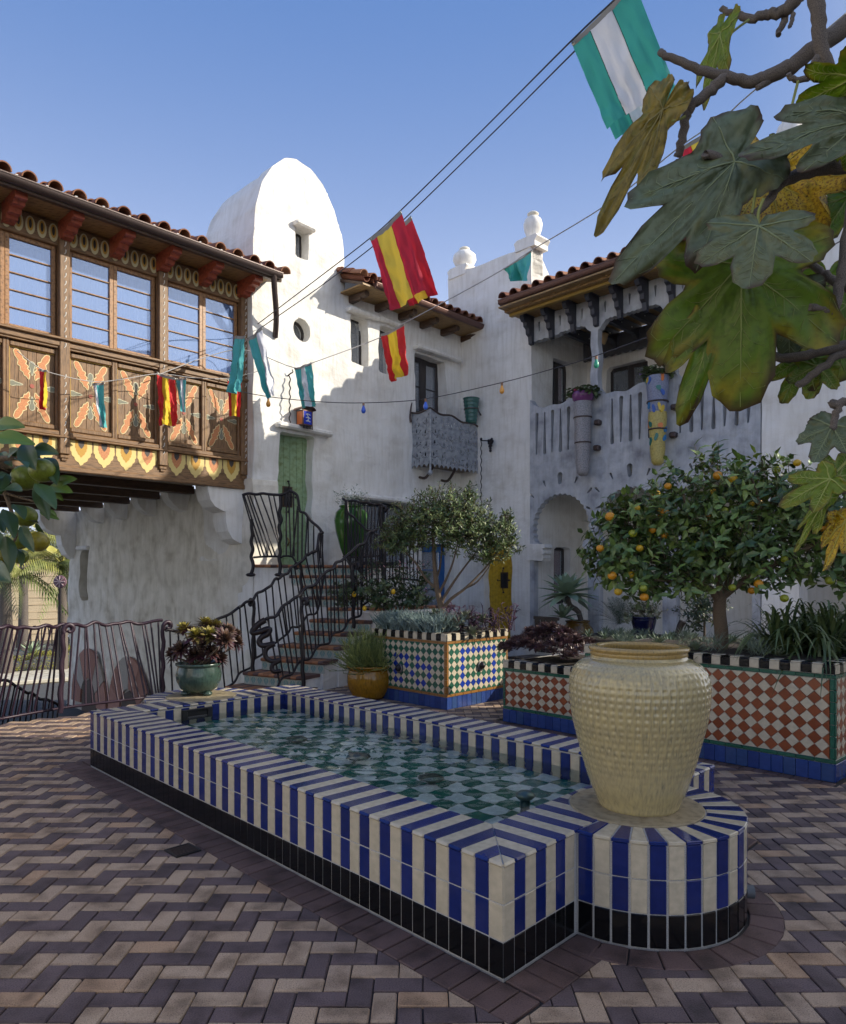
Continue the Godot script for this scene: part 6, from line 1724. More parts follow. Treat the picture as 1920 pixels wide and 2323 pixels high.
	var fan := [w3(-2.996,3.017,-12.1),w3(-2.723,2.017,-12.203),w3(-2.974,3.025,-12.1),w3(-2.663,2.017,-12.208),w3(-2.92,3.033,-12.1),w3(-2.602,2.017,-12.214),w3(-2.887,3.035,-12.12),w3(-2.534,2.017,-12.219),w3(-2.818,3.046,-12.15),w3(-2.482,2.032,-12.224),w3(-2.73,3.059,-12.2),w3(-2.429,2.232,-12.23),w3(-2.602,3.057,-12.25),w3(-2.422,2.263,-12.235),w3(-2.524,3.06,-12.28),w3(-2.416,2.571,-12.241),w3(-2.301,3.079,-12.243),w3(-2.301,2.025,-12.246),w3(-2.263,3.095,-12.249),w3(-2.225,2.026,-12.251),w3(-2.11,2.865,-12.254),w3(-2.203,2.003,-12.257),w3(-2.181,3.081,-12.259),w3(-2.173,2.018,-12.262),w3(-2.105,2.789,-12.265),w3(-2.113,1.941,-12.268),w3(-2.036,2.736,-12.27),w3(-2.044,1.91,-12.273),w3(-1.952,2.697,-12.276),w3(-1.991,1.988,-12.278),w3(-1.938,2.667,-12.281),w3(-1.938,2.019,-12.284),w3(-1.846,2.544,-12.286),w3(-1.846,2.05,-12.289),w3(-1.738,2.452,-12.292),w3(-1.731,1.988,-12.295),w3(-1.693,2.39,-12.297),w3(-1.709,1.834,-12.3)]
	for i in range(0, fan.size(), 2): part("bar", MB.new().tube([fan[i], fan[i + 1]], 0.0135, -1, 6), M.iron, la)
	for q in [[w3(-2.899,2.653,-12.3),w3(-2.899,2.514,-12.3),w3(-2.884,2.39,-12.3),w3(-2.907,2.267,-12.3),w3(-2.876,2.143,-12.3),w3(-2.907,2.019,-12.3),w3(-2.876,1.911,-12.3),w3(-2.876,1.818,-12.3),w3(-2.914,1.71,-12.3)], [w3(-2.412,3.04,-12.3),w3(-2.404,2.885,-12.3),w3(-2.428,2.761,-12.3),w3(-2.397,2.638,-12.3),w3(-2.435,2.514,-12.3),w3(-2.404,2.359,-12.3),w3(-2.435,2.236,-12.3),w3(-2.412,2.097,-12.3),w3(-2.435,1.988,-12.3),w3(-2.412,1.865,-12.3),w3(-2.428,1.71,-12.3)]]: part("post", MB.new().tube(smooth_path(q, 4), 0.03, -1, 8).ball(q[-1], Vector3(0.09, 0.035, 0.05), 8), M.iron, la)
	var br := thing("rear_landing_rail", "iron railing round the right side of the landing in front of the dark window", "railing")
	rail(br, [w3(-1.435,3.049,-12.9),w3(-1.338,3.028,-12.9),w3(-1.143,3.009,-12.9),w3(-0.942,2.966,-12.8),w3(-0.743,2.932,-12.7),w3(-0.61,2.851,-12.6)], [w3(-1.419,2.036,-12.9),w3(-1.167,2.017,-12.8),w3(-0.918,2.03,-12.7),w3(-0.61,2.059,-12.6)], 14, M.iron, 0.02)
	rail(br, [w3(-1.325,3.004,-12.7),w3(-1.296,2.792,-12.65),w3(-1.144,2.657,-12.55),w3(-1.025,2.524,-12.45),w3(-0.889,2.437,-12.3),w3(-0.708,2.363,-12.1),w3(-0.581,2.373,-12)], [w3(-1.307,1.996,-12.6),w3(-1.216,1.899,-12.48),w3(-1.127,1.834,-12.36),w3(-0.931,1.602,-12.24),w3(-0.709,1.527,-12.12),w3(-0.581,1.498,-12)], 12, M.iron, 0.02)
	rail(br, [w3(-0.581,2.373,-12),w3(-0.435,2.398,-11.967),w3(-0.248,2.387,-11.933),w3(-0.053,2.367,-11.9)], [w3(-0.581,1.634,-12),w3(-0.435,1.649,-11.967),w3(-0.248,1.634,-11.933),w3(-0.053,1.619,-11.9)], 9, M.iron, 0.03)
	scroll_post(br, w3(-0.732,1.997,-12.65), w3(-0.724,2.84,-12.65), Vector3(0.8, 0, 0.3), M.iron)
	# railing of the lower steps outside the terrace
	var lo := thing("lower_stair_rail", "black iron railing descending outside the terrace towards the street", "railing")
	rail(lo, [w3(-6.275,0.192,-10.6),w3(-6.234,0.162,-10.714),w3(-6.121,0.098,-10.829),w3(-6.019,-0.037,-10.943),w3(-5.956,-0.097,-11.057),w3(-5.861,-0.201,-11.171),w3(-5.764,-0.249,-11.286),w3(-5.706,-0.355,-11.4)], [w3(-6.275,-0.643,-10.6),w3(-6.322,-0.715,-10.867),w3(-6.053,-0.802,-11.133),w3(-5.706,-0.963,-11.4)], 14, M.iron, 0.012)

# ---- tiled planters
# diamonds inside a panel w x h (origin lower left): returns pieces
func diamonds(list: Array, fm: Transform3D, x0: float, y0: float, w: float, h: float, nx: int, ny: int, pick: Callable) -> void:
	var dx := w / nx
	var dy := h / ny
	var frame := PackedVector2Array([Vector2(0, 0), Vector2(w, 0), Vector2(w, h), Vector2(0, h)])
	var full := {}
	for j in range(0, ny * 2 + 1):
		for i in range(0, nx + 1):
			var c := Vector2((i + (0.5 if j % 2 == 0 else 0.0)) * dx, j * dy / 2)
			if c.x > w + 0.001: continue
			var p := PackedVector2Array([c + Vector2(-dx / 2, 0), c + Vector2(0, -dy / 2), c + Vector2(dx / 2, 0), c + Vector2(0, dy / 2)])
			var inside := c.x > dx / 2 - 0.001 and c.x < w - dx / 2 + 0.001 and c.y > dy / 2 - 0.001 and c.y < h - dy / 2 + 0.001
			var m: Material = pick.call(i, j)
			var pos := fm * Vector3(x0 + c.x, y0 + c.y, 0)
			var wt := seen_size(pos, fm.basis.z, dx * dy / 2)
			if inside:
				if not full.has(0):
					var q := PackedVector2Array()
					for v in p: q.append((v - c) * 0.965)
					full[0] = MB.new().prism(q, -0.008, 0.006, 0.0022, Transform3D.IDENTITY, false)
				list.append([full[0], m, fm * T(x0 + c.x, y0 + c.y, 0) * Transform3D(Basis(Vector3.UP, jit(0.006)) * Basis(Vector3.RIGHT, jit(0.006)), Vector3.ZERO), wt])
			else:
				for r: PackedVector2Array in Geometry2D.intersect_polygons(p, frame):
					if r.size() < 3: continue
					var sh := Geometry2D.offset_polygon(r, -0.0016)
					if sh.is_empty(): continue
					list.append([MB.new().prism(sh[0], -0.008, 0.006, 0.0015, Transform3D.IDENTITY, false), m, fm * T(x0, y0, 0), wt * 0.5])
func strip_tiles(list: Array, fm: Transform3D, x0: float, y0: float, w: float, h: float, n: int, mats: Array, alt := false, out := 0.0, vert := false) -> void:
	var ln := (h if vert else w) / n
	var b := MB.new().box(Vector3(w - 0.004, ln - 0.004, 0.016) if vert else Vector3(ln - 0.004, h - 0.004, 0.016), Vector3.ZERO, 0.003)
	for i in n:
		var p := Vector3(x0 + w / 2, y0 + (i + 0.5) * ln, out) if vert else Vector3(x0 + (i + 0.5) * ln, y0 + h / 2, out)
		var m: Material = mats[i % mats.size()] if alt else mats[rng.randi() % mats.size()]
		list.append([b, m, fm * T(p.x, p.y, p.z), seen_size(fm * p, fm.basis.z, ln * (w if vert else h))])

func planter_face(list: Array, fm: Transform3D, w: float, h: float, trim: Array, base_h: float, cap_h: float, nx: int, ny: int, pick: Callable, tw := 0.036) -> void:
	strip_tiles(list, fm, 0, 0.0, w, base_h, maxi(1, roundi(w / 0.1)), M.blue_tile, false, 0.002)
	var y1 := h - cap_h
	strip_tiles(list, fm, 0, base_h, w, tw, maxi(1, roundi(w / 0.15)), trim)
	strip_tiles(list, fm, 0, y1 - tw, w, tw, maxi(1, roundi(w / 0.15)), trim)
	strip_tiles(list, fm, 0, base_h + tw, tw, y1 - base_h - 2 * tw, maxi(1, roundi((y1 - base_h) / 0.1)), trim, false, 0.0, true)
	strip_tiles(list, fm, w - tw, base_h + tw, tw, y1 - base_h - 2 * tw, maxi(1, roundi((y1 - base_h) / 0.1)), trim, false, 0.0, true)
	diamonds(list, fm, tw, base_h + tw, w - 2 * tw, y1 - base_h - 2 * tw, nx, ny, pick)
	strip_tiles(list, fm, 0, y1 + 0.002, w, cap_h - 0.012, maxi(2, roundi(w / 0.086)), [M.cream[0], M.blk[0]], true, 0.008)
func cap_row(list: Array, fm: Transform3D, w: float, h: float, dep: float) -> void:   # black and cream tiles on top of the rim
	var n := maxi(2, roundi(w / 0.086))
	var b := MB.new().box(Vector3(w / n - 0.004, 0.014, dep), Vector3.ZERO, 0.005)
	for i in n:
		var p := Vector3((i + 0.5) * w / n, h - 0.004, 0.012 - dep / 2)
		list.append([b, [M.cream, M.blk][i % 2][rng.randi() % 3], fm * T(p.x, p.y, p.z), seen_size(fm * p, Vector3.UP, 0.008)])

func planters() -> void:
	# green, white and blue diamonds
	var g := thing("green_planter", "square planter tiled in green, white and blue diamonds with a black and cream rim", "planter", Transform3D(Basis(), Vector3(0.294, 0, -9.15)))
	var fl := fr(0, 0, 0.691, 0.7229) * T(-1.48, 0, 0)
	var fr_ := fr(0, 0, 0.6889, -0.7249)
	var list := []
	# both faces are given in the planter's own space; weights need world space, so shift the eye
	var keep := eye
	eye -= g.position
	var pk := func(ring: Array) -> Callable:
		return func(i: int, j: int) -> Material:
			if j % 2 == 1: return M.cream[rng.randi() % 3]
			var r: int = j / 2
			for q in ring:
				if r == q[1] and i >= q[0] and i <= q[2] or false: return M.cobalt[rng.randi() % 2]
			return M.green_tile[rng.randi() % 2]
	M.cobalt = [glaze(0.016, 0.05, 0.34), glaze(0.013, 0.04, 0.27)]
	planter_face(list, fr_, 1.27, 0.955, M.orange_tile, 0.155, 0.095, 11, 6, pk.call([[2, 1, 8], [2, 2, 2], [8, 2, 8], [2, 3, 2], [8, 3, 8], [8, 4, 8], [2, 4, 2], [2, 5, 8]]))
	planter_face(list, fl, 1.48, 0.955, M.orange_tile, 0.155, 0.095, 13, 6, pk.call([[4, 1, 4], [5, 1, 5], [8, 1, 9], [4, 2, 4], [10, 2, 10], [7, 2, 7], [4, 3, 4], [8, 3, 10], [4, 4, 6], [8, 4, 8], [6, 3, 6]]))
	cap_row(list, fr_, 1.27, 0.955, 0.12); cap_row(list, fl, 1.48, 0.955, 0.12)
	eye = keep
	part("core", MB.new().prism(PackedVector2Array([Vector2(0, -0.012) , Vector2(0.6889, 0.7249) * 1.26, Vector2(0.6889, 0.7249) * 1.26 + Vector2(-0.691, 0.7229) * 1.46, Vector2(-0.691, 0.7229) * 1.47].map(func(v: Vector2) -> Vector2: return v + Vector2(0, 0.022))), 0.0, 0.94, 0.0, Transform3D(Basis(Vector3.RIGHT, Vector3.FORWARD, Vector3.UP), Vector3.ZERO)), M.grout, g)
	pieces(g, "tile", list)
	part("soil", MB.new().prism(PackedVector2Array([Vector2(0, 0.14), Vector2(0.6889, 0.7249) * 1.1 + Vector2(0, 0.14), Vector2(0, 1.9), Vector2(-0.691, 0.7229) * 1.3 + Vector2(0, 0.14)]), 0.9, 0.96, 0.0, Transform3D(Basis(Vector3.RIGHT, Vector3.FORWARD, Vector3.UP), Vector3.ZERO)), M.soil, g)
	for i in 2:
		var lf: Transform3D = [fl * T(0.62, 0.45, 0.02), fr_ * T(0.66, 0.5, 0.02)][i]
		var li := thing("step_light", ["round black hooded step light on the left face of the green planter", "round black hooded step light on the right face of the green planter"][i], "light", Transform3D(Basis(), g.position) * lf, "step lights on the planter")
		part("ring", MB.new().lathe([Vector2(0, -0.01), Vector2(0.062, -0.01), Vector2(0.066, 0.01), Vector2(0.055, 0.016), Vector2(0, 0.014)], 22, Transform3D(Basis(Vector3.RIGHT, PI / 2), Vector3.ZERO)), mat(0.16, 0.16, 0.17, 0.4, 0.6), li)
		part("hood", MB.new().ball(Vector3(0, 0.008, 0.012), Vector3(0.045, 0.05, 0.055), 16), M.iron, li)
	# rust and white diamonds, low part and high part
	var r := thing("rust_planter", "long stepped planter tiled in rust and white diamonds behind the jar", "planter", Transform3D(Basis(), Vector3(0.932, 0, -8.45)))
	var list2 := []
	eye -= r.position
	var f1 := fr(0, 0, 0.691, 0.7229)
	var rp := func(i: int, j: int) -> Material: return M.cream[rng.randi() % 3] if j % 2 == 0 else M.rust_tile[rng.randi() % 3]
	var rp2 := func(i: int, j: int) -> Material: return M.rust_tile[rng.randi() % 3] if j % 2 == 1 else M.cream[rng.randi() % 3]
	planter_face(list2, f1, 1.11, 0.712, M.green_tile, 0.15, 0.088, 9, 4, rp2)
	planter_face(list2, f1 * T(1.115, 0, 0), 2.385, 0.967, M.green_tile, 0.15, 0.088, 20, 6, rp)
	var f2 := fr(0.691 * 3.5, 0.7229 * 3.5, 0.7229, -0.691)
	planter_face(list2, f2, 1.3, 0.967, M.green_tile, 0.15, 0.088, 11, 6, rp)
	cap_row(list2, f1, 1.11, 0.712, 0.13); cap_row(list2, f1 * T(1.115, 0, 0), 2.385, 0.967, 0.13); cap_row(list2, f2, 1.3, 0.967, 0.13)
	strip_tiles(list2, fr(0.691 * 1.115, 0.7229 * 1.115, -0.7229, 0.691) * T(-0.3, 0, 0), 0, 0.88, 0.3, 0.08, 3, [M.cream[0], M.blk[0]], true, 0.008)
	eye = keep
	var d1 := Vector2(0.691, -0.7229); var d2 := Vector2(0.7229, 0.691)
	var cb := func(m0: float, m1: float, i0: float, i1: float, y0: float, y1: float) -> MB:
		return MB.new().prism(PackedVector2Array([d1 * m0 + d2 * i0, d1 * m1 + d2 * i0, d1 * m1 + d2 * i1, d1 * m0 + d2 * i1]), y0, y1, 0.0, Transform3D(Basis(Vector3.RIGHT, Vector3.FORWARD, Vector3.UP), Vector3.ZERO))
	var co: MB = cb.call(0.008, 1.12, 0.008, 1.25, 0.0, 0.7)
	co.add(cb.call(1.123, 3.49, 0.008, 1.3, 0.0, 0.955))
	part("core", co, M.grout, r)
	var so: MB = cb.call(0.13, 1.12, 0.13, 1.15, 0.6, 0.712)
	so.add(cb.call(1.2, 3.38, 0.13, 1.2, 0.9, 0.966))
	part("soil", so, M.soil, r)
	pieces(r, "tile", list2)

# ---- plants
func rosette(parent: Node, n: int, ln: float, w: float, c0: Color, c1: Color, up: float, m: Material, at_ := Transform3D.IDENTITY, called := "leaf") -> void:
	for i in n:
		var az := i * 2.39996 + jit(0.15)
		var t := float(i) / n
		var el := lerpf(1.35, -0.25 + up, t) + jit(0.08)
		var d := Vector3(cos(az) * cos(el), sin(el), sin(az) * cos(el))
		var nor := Vector3(-cos(az) * sin(el), cos(el), -sin(az) * sin(el))
		var b := MB.new(); b.use_c = true
		b.col = c0.lerp(c1, rng.randf())
		b.leaf(d * 0.02, d, nor, ln * lerpf(0.65, 1.0, t) * rng.randf_range(0.9, 1.1), w, 0.12, 0.3, 4)
		part(called, b, m, parent, at_)
func rosette_mb(b: MB, p: Vector3, n: int, ln: float, w: float, c0: Color, c1: Color, axis := Vector3.UP, lo := -0.1) -> void:
	var x := look(p, axis)
	for i in n:
		var az := i * 2.39996 + jit(0.15)
		var t := float(i) / n
		var el := lerpf(1.35, lo, t) + jit(0.1)
		var d := Vector3(cos(az) * cos(el), sin(el), sin(az) * cos(el))
		var nor := Vector3(-cos(az) * sin(el), cos(el), -sin(az) * sin(el))
		b.col = c0.lerp(c1, clampf(t + jit(0.3), 0, 1))
		b.leaf(p + x.basis * d * 0.01, x.basis * d, x.basis * nor, ln * lerpf(0.6, 1.0, t) * rng.randf_range(0.85, 1.1), w, 0.05, 0.3, 2)
func pot(called: String, label: String, p: Vector3, prof: Array, m: Material, rim_m: Material, cat := "pot", group := "") -> Node3D:
	var o := thing(called, label, cat, T(p.x, p.y, p.z), group)
	var n := prof.size()
	part("body", MB.new().lathe(prof.slice(0, n - 3), 40), m, o)
	var r: Vector2 = prof[n - 3]
	part("rim", MB.new().lathe([prof[n - 4]] + prof.slice(n - 3) + [Vector2(prof[n - 1].x - 0.012, prof[n - 1].y - 0.08), Vector2(0, prof[n - 1].y - 0.08)], 40), rim_m, o)
	return o

func pots() -> void:
	# aeonium in its footed green pot on the far end of the fountain
	var gm := tri_map(mat(0.05, 0.085, 0.065, 0.18), M.t_rust, Vector3(4, 1.5, 4), M.n_glaze, 0.3)
	var pc := apse_far + LD * 0.06
	var pp := w3(-2.265,0.502,-7.35)
	var g := pot("green_bowl_pot", "dark green glazed footed pot standing on the far end of the fountain", Vector3(pp.x, TOP + 0.004, pp.z), [Vector2(0, 0.03), Vector2(0.13, 0.03), Vector2(0.18, 0.07), Vector2(0.215, 0.14), Vector2(0.225, 0.2), Vector2(0.21, 0.26), Vector2(0.205, 0.285), Vector2(0.225, 0.3), Vector2(0.228, 0.32), Vector2(0.21, 0.325)], gm, gm)
	for i in 3: part("foot", MB.new().ball(Vector3(cos(i * 2.1 + 0.6) * 0.13, 0.02, sin(i * 2.1 + 0.6) * 0.13), Vector3(0.05, 0.03, 0.05), 10), gm, g)
	var ae := thing("aeonium_plant", "dark purple aeonium with bare stems and yellow-green hearts in the green pot", "plant", T(pp.x, TOP + 0.28, pp.z))
	rng.seed = 11
	var heads := [w3(-2.214,1.189,-7.4),w3(-2.388,1.147,-7.3),w3(-2.243,1.09,-7.2),w3(-2.387,0.961,-7.2),w3(-2.503,0.897,-7.35),w3(-2.129,1.085,-7.25),w3(-2.127,0.918,-7.3),w3(-1.964,1.13,-7.3),w3(-1.955,1.062,-7.15),w3(-1.908,1.007,-7.4),w3(-1.938,1.086,-7.45),w3(-2.135,1.149,-7.5),w3(-2.274,0.891,-7.25),w3(-2.255,0.974,-7.4),w3(-2.073,0.842,-7.4)]
	var stems := MB.new()
	for i in heads.size():
		var e: Vector3 = heads[i] - ae.position
		stems.tube(smooth_path([Vector3(jit(0.09), -0.02, jit(0.09)), Vector3(e.x * 0.45 + jit(0.03), e.y * 0.35, e.z * 0.5), e - Vector3(0, 0.03, 0), e], 4), 0.011, 0.008, 6)
	part("stems", stems, M.bark, ae)
	for i in heads.size():
		var e: Vector3 = heads[i] - ae.position
		var b := MB.new(); b.use_c = true
		var out := (Vector3(e.x, e.y * 0.5 + 0.12, e.z)).normalized()
		var hot := i in [0, 2, 5, 1, 11]
		rosette_mb(b, e, 62, rng.randf_range(0.12, 0.15), 0.046, Color(0.3, 0.26, 0.05) if hot else Color(0.13, 0.08, 0.05), Color(0.06, 0.022, 0.032), out, -0.35)
		part("rosette", b, M.fol_gloss, ae, )
	# yellow pot with a wiry shrub
	var ym := tri_map(mat(0.38, 0.185, 0.012, 0.14), M.t_rust, Vector3(3, 1.2, 3), M.n_glaze, 0.3)
	var yp := Vector3(-0.745, 0.0, -10.08)
	pot("yellow_pot", "round glossy yellow glazed pot on the brick floor beside the stairs", yp, [Vector2(0, 0.0), Vector2(0.2, 0.0), Vector2(0.235, 0.04), Vector2(0.29, 0.14), Vector2(0.312, 0.24), Vector2(0.305, 0.33), Vector2(0.28, 0.4), Vector2(0.285, 0.42), Vector2(0.318, 0.435), Vector2(0.32, 0.455), Vector2(0.295, 0.462)], ym, ym)
	var sh := thing("wiry_shrub", "dense wiry green shrub growing out of the yellow pot", "plant", T(yp.x, 0.4, yp.z))
	var b := MB.new(); b.use_c = true
	rng.seed = 12
	for i in 520:
		var az := rng.randf() * TAU
		var el := rng.randf_range(-0.1, 1.5)
		var d := Vector3(cos(az) * cos(el), sin(el), sin(az) * cos(el))
		var L := rng.randf_range(0.25, 0.52)
		var p0 := Vector3(jit(0.16), jit(0.03), jit(0.16))
		b.col = Color(0.09, 0.13, 0.04).lerp(Color(0.3, 0.34, 0.1), rng.randf())
		var mid := p0 + d * L * 0.6
		var tip := p0 + d * L + Vector3(jit(0.08), 0.1 * rng.randf(), jit(0.08))
		b.tube([p0, mid, tip], 0.006, 0.0035, 4)
		for k in 3:
			var s := rng.randf_range(0.4, 1.0)
			var q := p0.lerp(tip, s)
			b.tube([q, q + (d + Vector3(jit(0.8), 0.4, jit(0.8))).normalized() * rng.randf_range(0.05, 0.12)], 0.0038, 0.002, 4)
	part("twigs", b, M.fol_matte, sh)
	# green pot on the landing
	var lg := pot("tall_green_pot", "tall bright green glazed pot on the landing behind the railing", w3(-1.303,2.044,-13.2), [Vector2(0, 0), Vector2(0.14, 0.0), Vector2(0.2, 0.15), Vector2(0.28, 0.45), Vector2(0.31, 0.65), Vector2(0.28, 0.8), Vector2(0.22, 0.86), Vector2(0.2, 0.88), Vector2(0.22, 0.9), Vector2(0.22, 0.92), Vector2(0.2, 0.925)], glaze(0.06, 0.17, 0.03, 0.15), glaze(0.06, 0.17, 0.03, 0.15))
	var wf := thing("white_flower_plant", "pale-flowered plant in the tall green pot on the landing", "plant", T(lg.position.x, lg.position.y + 0.88, lg.position.z))
	var wb := MB.new(); wb.use_c = true
	for i in 420:
		var d := Vector3(jit(1), rng.randf(), jit(1)).normalized()
		wb.col = Color(0.1, 0.14, 0.06) if rng.randf() < 0.6 else Color(0.55, 0.58, 0.5)
		wb.leaf(d * rng.randf_range(0.05, 0.4) + Vector3(0, 0.05, 0), Vector3(jit(1), rng.randf(), jit(1)).normalized(), d, 0.06, 0.03, 0.1, 0.2, 1)
	part("leaves", wb, M.fol_matte, wf)
	# ribbed green wall pot
	var wp := thing("ribbed_wall_pot", "ribbed turquoise ceramic pot strapped to the white wall by the metal balcony", "pot", FQ * T(0.55, 5.03, 0.24))
	var pr := [Vector2(0, 0), Vector2(0.11, 0)]
	for i in 25: pr.append(Vector2(lerpf(0.115, 0.17, i / 24.0) + 0.01 * absf(sin(i * PI / 4.0)), 0.02 + i * 0.0208))
	pr.append_array([Vector2(0.185, 0.535), Vector2(0.185, 0.55), Vector2(0.165, 0.55), Vector2(0.15, 0.4), Vector2(0, 0.4)])
	part("body", MB.new().lathe(pr, 30), glaze(0.05, 0.15, 0.13, 0.15), wp)
	part("strap", MB.new().lathe([Vector2(0.155, 0.3), Vector2(0.165, 0.3), Vector2(0.165, 0.32), Vector2(0.155, 0.32)], 24).tube([Vector3(0.08, 0.31, -0.13), Vector3(0.09, 0.2, -0.22)], 0.012), M.gutter, wp)
	# mosaic tubes on the loggia
	var tubes := [
		["grey_wall_tube", "long grey textured ceramic tube planter with a purple top strapped to the loggia", FQ * T(3.43, 3.6, 0.25), 1.4, 0.12, 0.175],
		["mosaic_wall_tube", "long yellow and blue mosaic tube planter strapped to the loggia", FQ * T(4.97, 3.63, 0.25), 1.55, 0.11, 0.19]]
	for q in 2:
		var t: Array = tubes[q]
		var o := thing(t[0], t[1], "planter", t[2])
		var pf := [Vector2(0, 0.0), Vector2(t[4] * 0.6, 0.0), Vector2(t[4] * 0.95, 0.05)]
		for i in 9: pf.append(Vector2(lerpf(t[4], t[5], pow(i / 8.0, 0.8)) + 0.008 * sin(i * 2.1), 0.1 + i * (t[3] - 0.1) / 8.0))
		pf.append_array([Vector2(t[5] - 0.03, t[3]), Vector2(t[5] - 0.05, t[3] - 0.15), Vector2(0, t[3] - 0.15)])
		if q == 0:
			part("body", MB.new().lathe(pf, 26), tri_map(mat(0.4, 0.38, 0.38, 0.45), M.t_rust, Vector3(3, 3, 3), M.n_brick, 0.8), o)
			part("purple_bowl", MB.new().lathe([Vector2(0.12, 1.38), Vector2(0.19, 1.44), Vector2(0.205, 1.52), Vector2(0.19, 1.58), Vector2(0.175, 1.58), Vector2(0.16, 1.5), Vector2(0, 1.5)], 26), glaze(0.2, 0.06, 0.2, 0.2), o)
		else:
			var lo := []; var hi := []
			for v: Vector2 in pf:
				if v.y <= 0.9: lo.append(v)
			lo.append(Vector2(0.155, 0.92))
			hi.append(Vector2(0.15, 0.91))
			for v: Vector2 in pf:
				if v.y > 0.95: hi.append(v)
			hi.append(Vector2(0, t[3] - 0.16))
			part("yellow_lower_part", MB.new().lathe(lo, 26), tri_map(mat(0.5, 0.42, 0.13, 0.35), M.t_stain, Vector3(3, 3, 3), M.n_brick, 0.6), o)
			part("blue_grey_upper_part", MB.new().lathe(hi, 26), tri_map(mat(0.3, 0.33, 0.45, 0.35), M.t_rust, Vector3(3, 3, 3), M.n_brick, 0.6), o)
			var cols := [mat(0.6, 0.42, 0.03, 0.3), mat(0.6, 0.16, 0.02, 0.3), mat(0.02, 0.16, 0.14, 0.3), mat(0.04, 0.2, 0.45, 0.3), mat(0.03, 0.1, 0.4, 0.3)]
			rng.seed = 5
			for i in 22:
				var y := rng.randf_range(0.25, 1.5)
				var a := rng.randf_range(-2.2, 1.6)
				var rr := lerpf(t[4], t[5], pow(clampf((y - 0.1) / (t[3] - 0.1), 0, 1), 0.8)) + 0.006
				var bl := PackedVector2Array()
				for k in 14:
					var an := TAU * k / 14.0
					var rad := 0.045 * (1.0 + 0.35 * sin(an * 2 + i) + 0.25 * cos(an))
					bl.append(Vector2(cos(an) * rad * 0.75, sin(an) * rad * 1.25))
				part("mosaic_blob", MB.new().prism(bl, -0.02, 0.004, 0.0, Transform3D(Basis(Vector3.UP, a), Vector3(sin(a) * rr, y, cos(a) * rr))), cols[i % 5 if y > 0.9 else [2, 3, 1][i % 3]], o)
		for s: float in [0.62, 1.1]:
			var rr := lerpf(t[4], t[5], pow((s * t[3] / 1.45 - 0.1) / (t[3] - 0.1), 0.8)) + 0.014
			part("strap", MB.new().lathe([Vector2(rr - 0.02, s - 0.012), Vector2(rr, s - 0.012), Vector2(rr, s + 0.012), Vector2(rr - 0.02, s + 0.012)], 24), M.gutter, o)
			part("strap_bracket", MB.new().box(Vector3(0.12, 0.1, 0.12), Vector3(rr + 0.05, s - 0.1, -0.16), 0.02), M.gutter, o)
		var ge := thing("geranium", ["geranium with a pink flower in the purple topped tube", "leafy geranium in the mosaic tube"][q], "plant", t[2] * T(0, t[3] + (0.1 if q == 0 else 0.0), 0))
		var gb := MB.new(); gb.use_c = true
		for i in 260:
			var d := Vector3(jit(1.0), rng.randf_range(0.0, 0.8), jit(1.0))
			var p := d * Vector3(0.27, 0.22, 0.2)
			gb.col = Color(0.05, 0.085, 0.03).lerp(Color(0.11, 0.15, 0.06), rng.randf())
			gb.leaf(p, Vector3(jit(1), jit(0.5), jit(1)).normalized(), Vector3(jit(0.6), 1, jit(0.6)).normalized(), 0.085, 0.085, 0.1, 0.15)
		part("leaves", gb, M.fol_matte, ge)
		var fb := MB.new(); fb.use_c = true
		for i in 12:
			fb.col = Color(0.6, 0.05, 0.2) if q == 0 else Color(0.3, 0.15, 0.5)
			fb.leaf(Vector3(-0.06 if q == 0 else -0.24, 0.12 if q == 0 else 0.05, 0.16), Vector3(jit(1), jit(1), 0.5 + jit(1)).normalized(), Vector3.BACK, 0.045, 0.03, 0.1, 0.1, 1)
		part("flower", fb, M.fol_matte, ge)

func branchy(parent: Node, base: Vector3, r: float, limbs: Array, m: Material, called := "branch") -> void:
	for l: Array in limbs: part(called, MB.new().tube(smooth_path(l[0], 4), l[1], l[2], 8), m, parent)
func crown(parent: Node, blobs: Array, n: int, ln: float, w: float, cols: Array, m: Material, sd: int, droop := 0.25, shell := 0.55) -> void:
	rng.seed = sd
	var b := MB.new(); b.use_c = true
	var tot := 0.0
	for q: Array in blobs: tot += q[1].x * q[1].y
	var twigs := MB.new()
	for q: Array in blobs:
		var k := int(n * q[1].x * q[1].y / tot)
		for i in k / 5:      # sprigs of about five leaves
			var d := Vector3(rng.randfn(), rng.randfn(), rng.randfn()).normalized()
			var rr := pow(rng.randf(), shell)
			var p: Vector3 = q[0] + d * q[1] * rr
			var axis := (d * 1.2 + Vector3(jit(0.8), 0.35 + jit(0.5), jit(0.8))).normalized()
			var tone: Color = cols[rng.randi() % cols.size()]
			twigs.tube([p - axis * ln * 0.8, p + axis * ln * 0.9], 0.004, 0.002, 3)
			for j in 5:
				var az := j * 2.4 + rng.randf()
				var s := axis.cross(Vector3(0.3, 1, 0.2)).normalized().rotated(axis, az)
				b.col = tone * rng.randf_range(0.75, 1.25)
				var dir := (axis * rng.randf_range(0.3, 1.0) + s).normalized()
				b.leaf(p + axis * ln * (j * 0.3 - 0.4), dir, (axis + Vector3.UP * 0.7 + s * -0.4).normalized(), ln * rng.randf_range(0.7, 1.15), w * rng.randf_range(0.8, 1.15), droop, 0.22, 2)
	part("crown", b, m, parent)
	part("twigs", twigs, M.bark, parent)

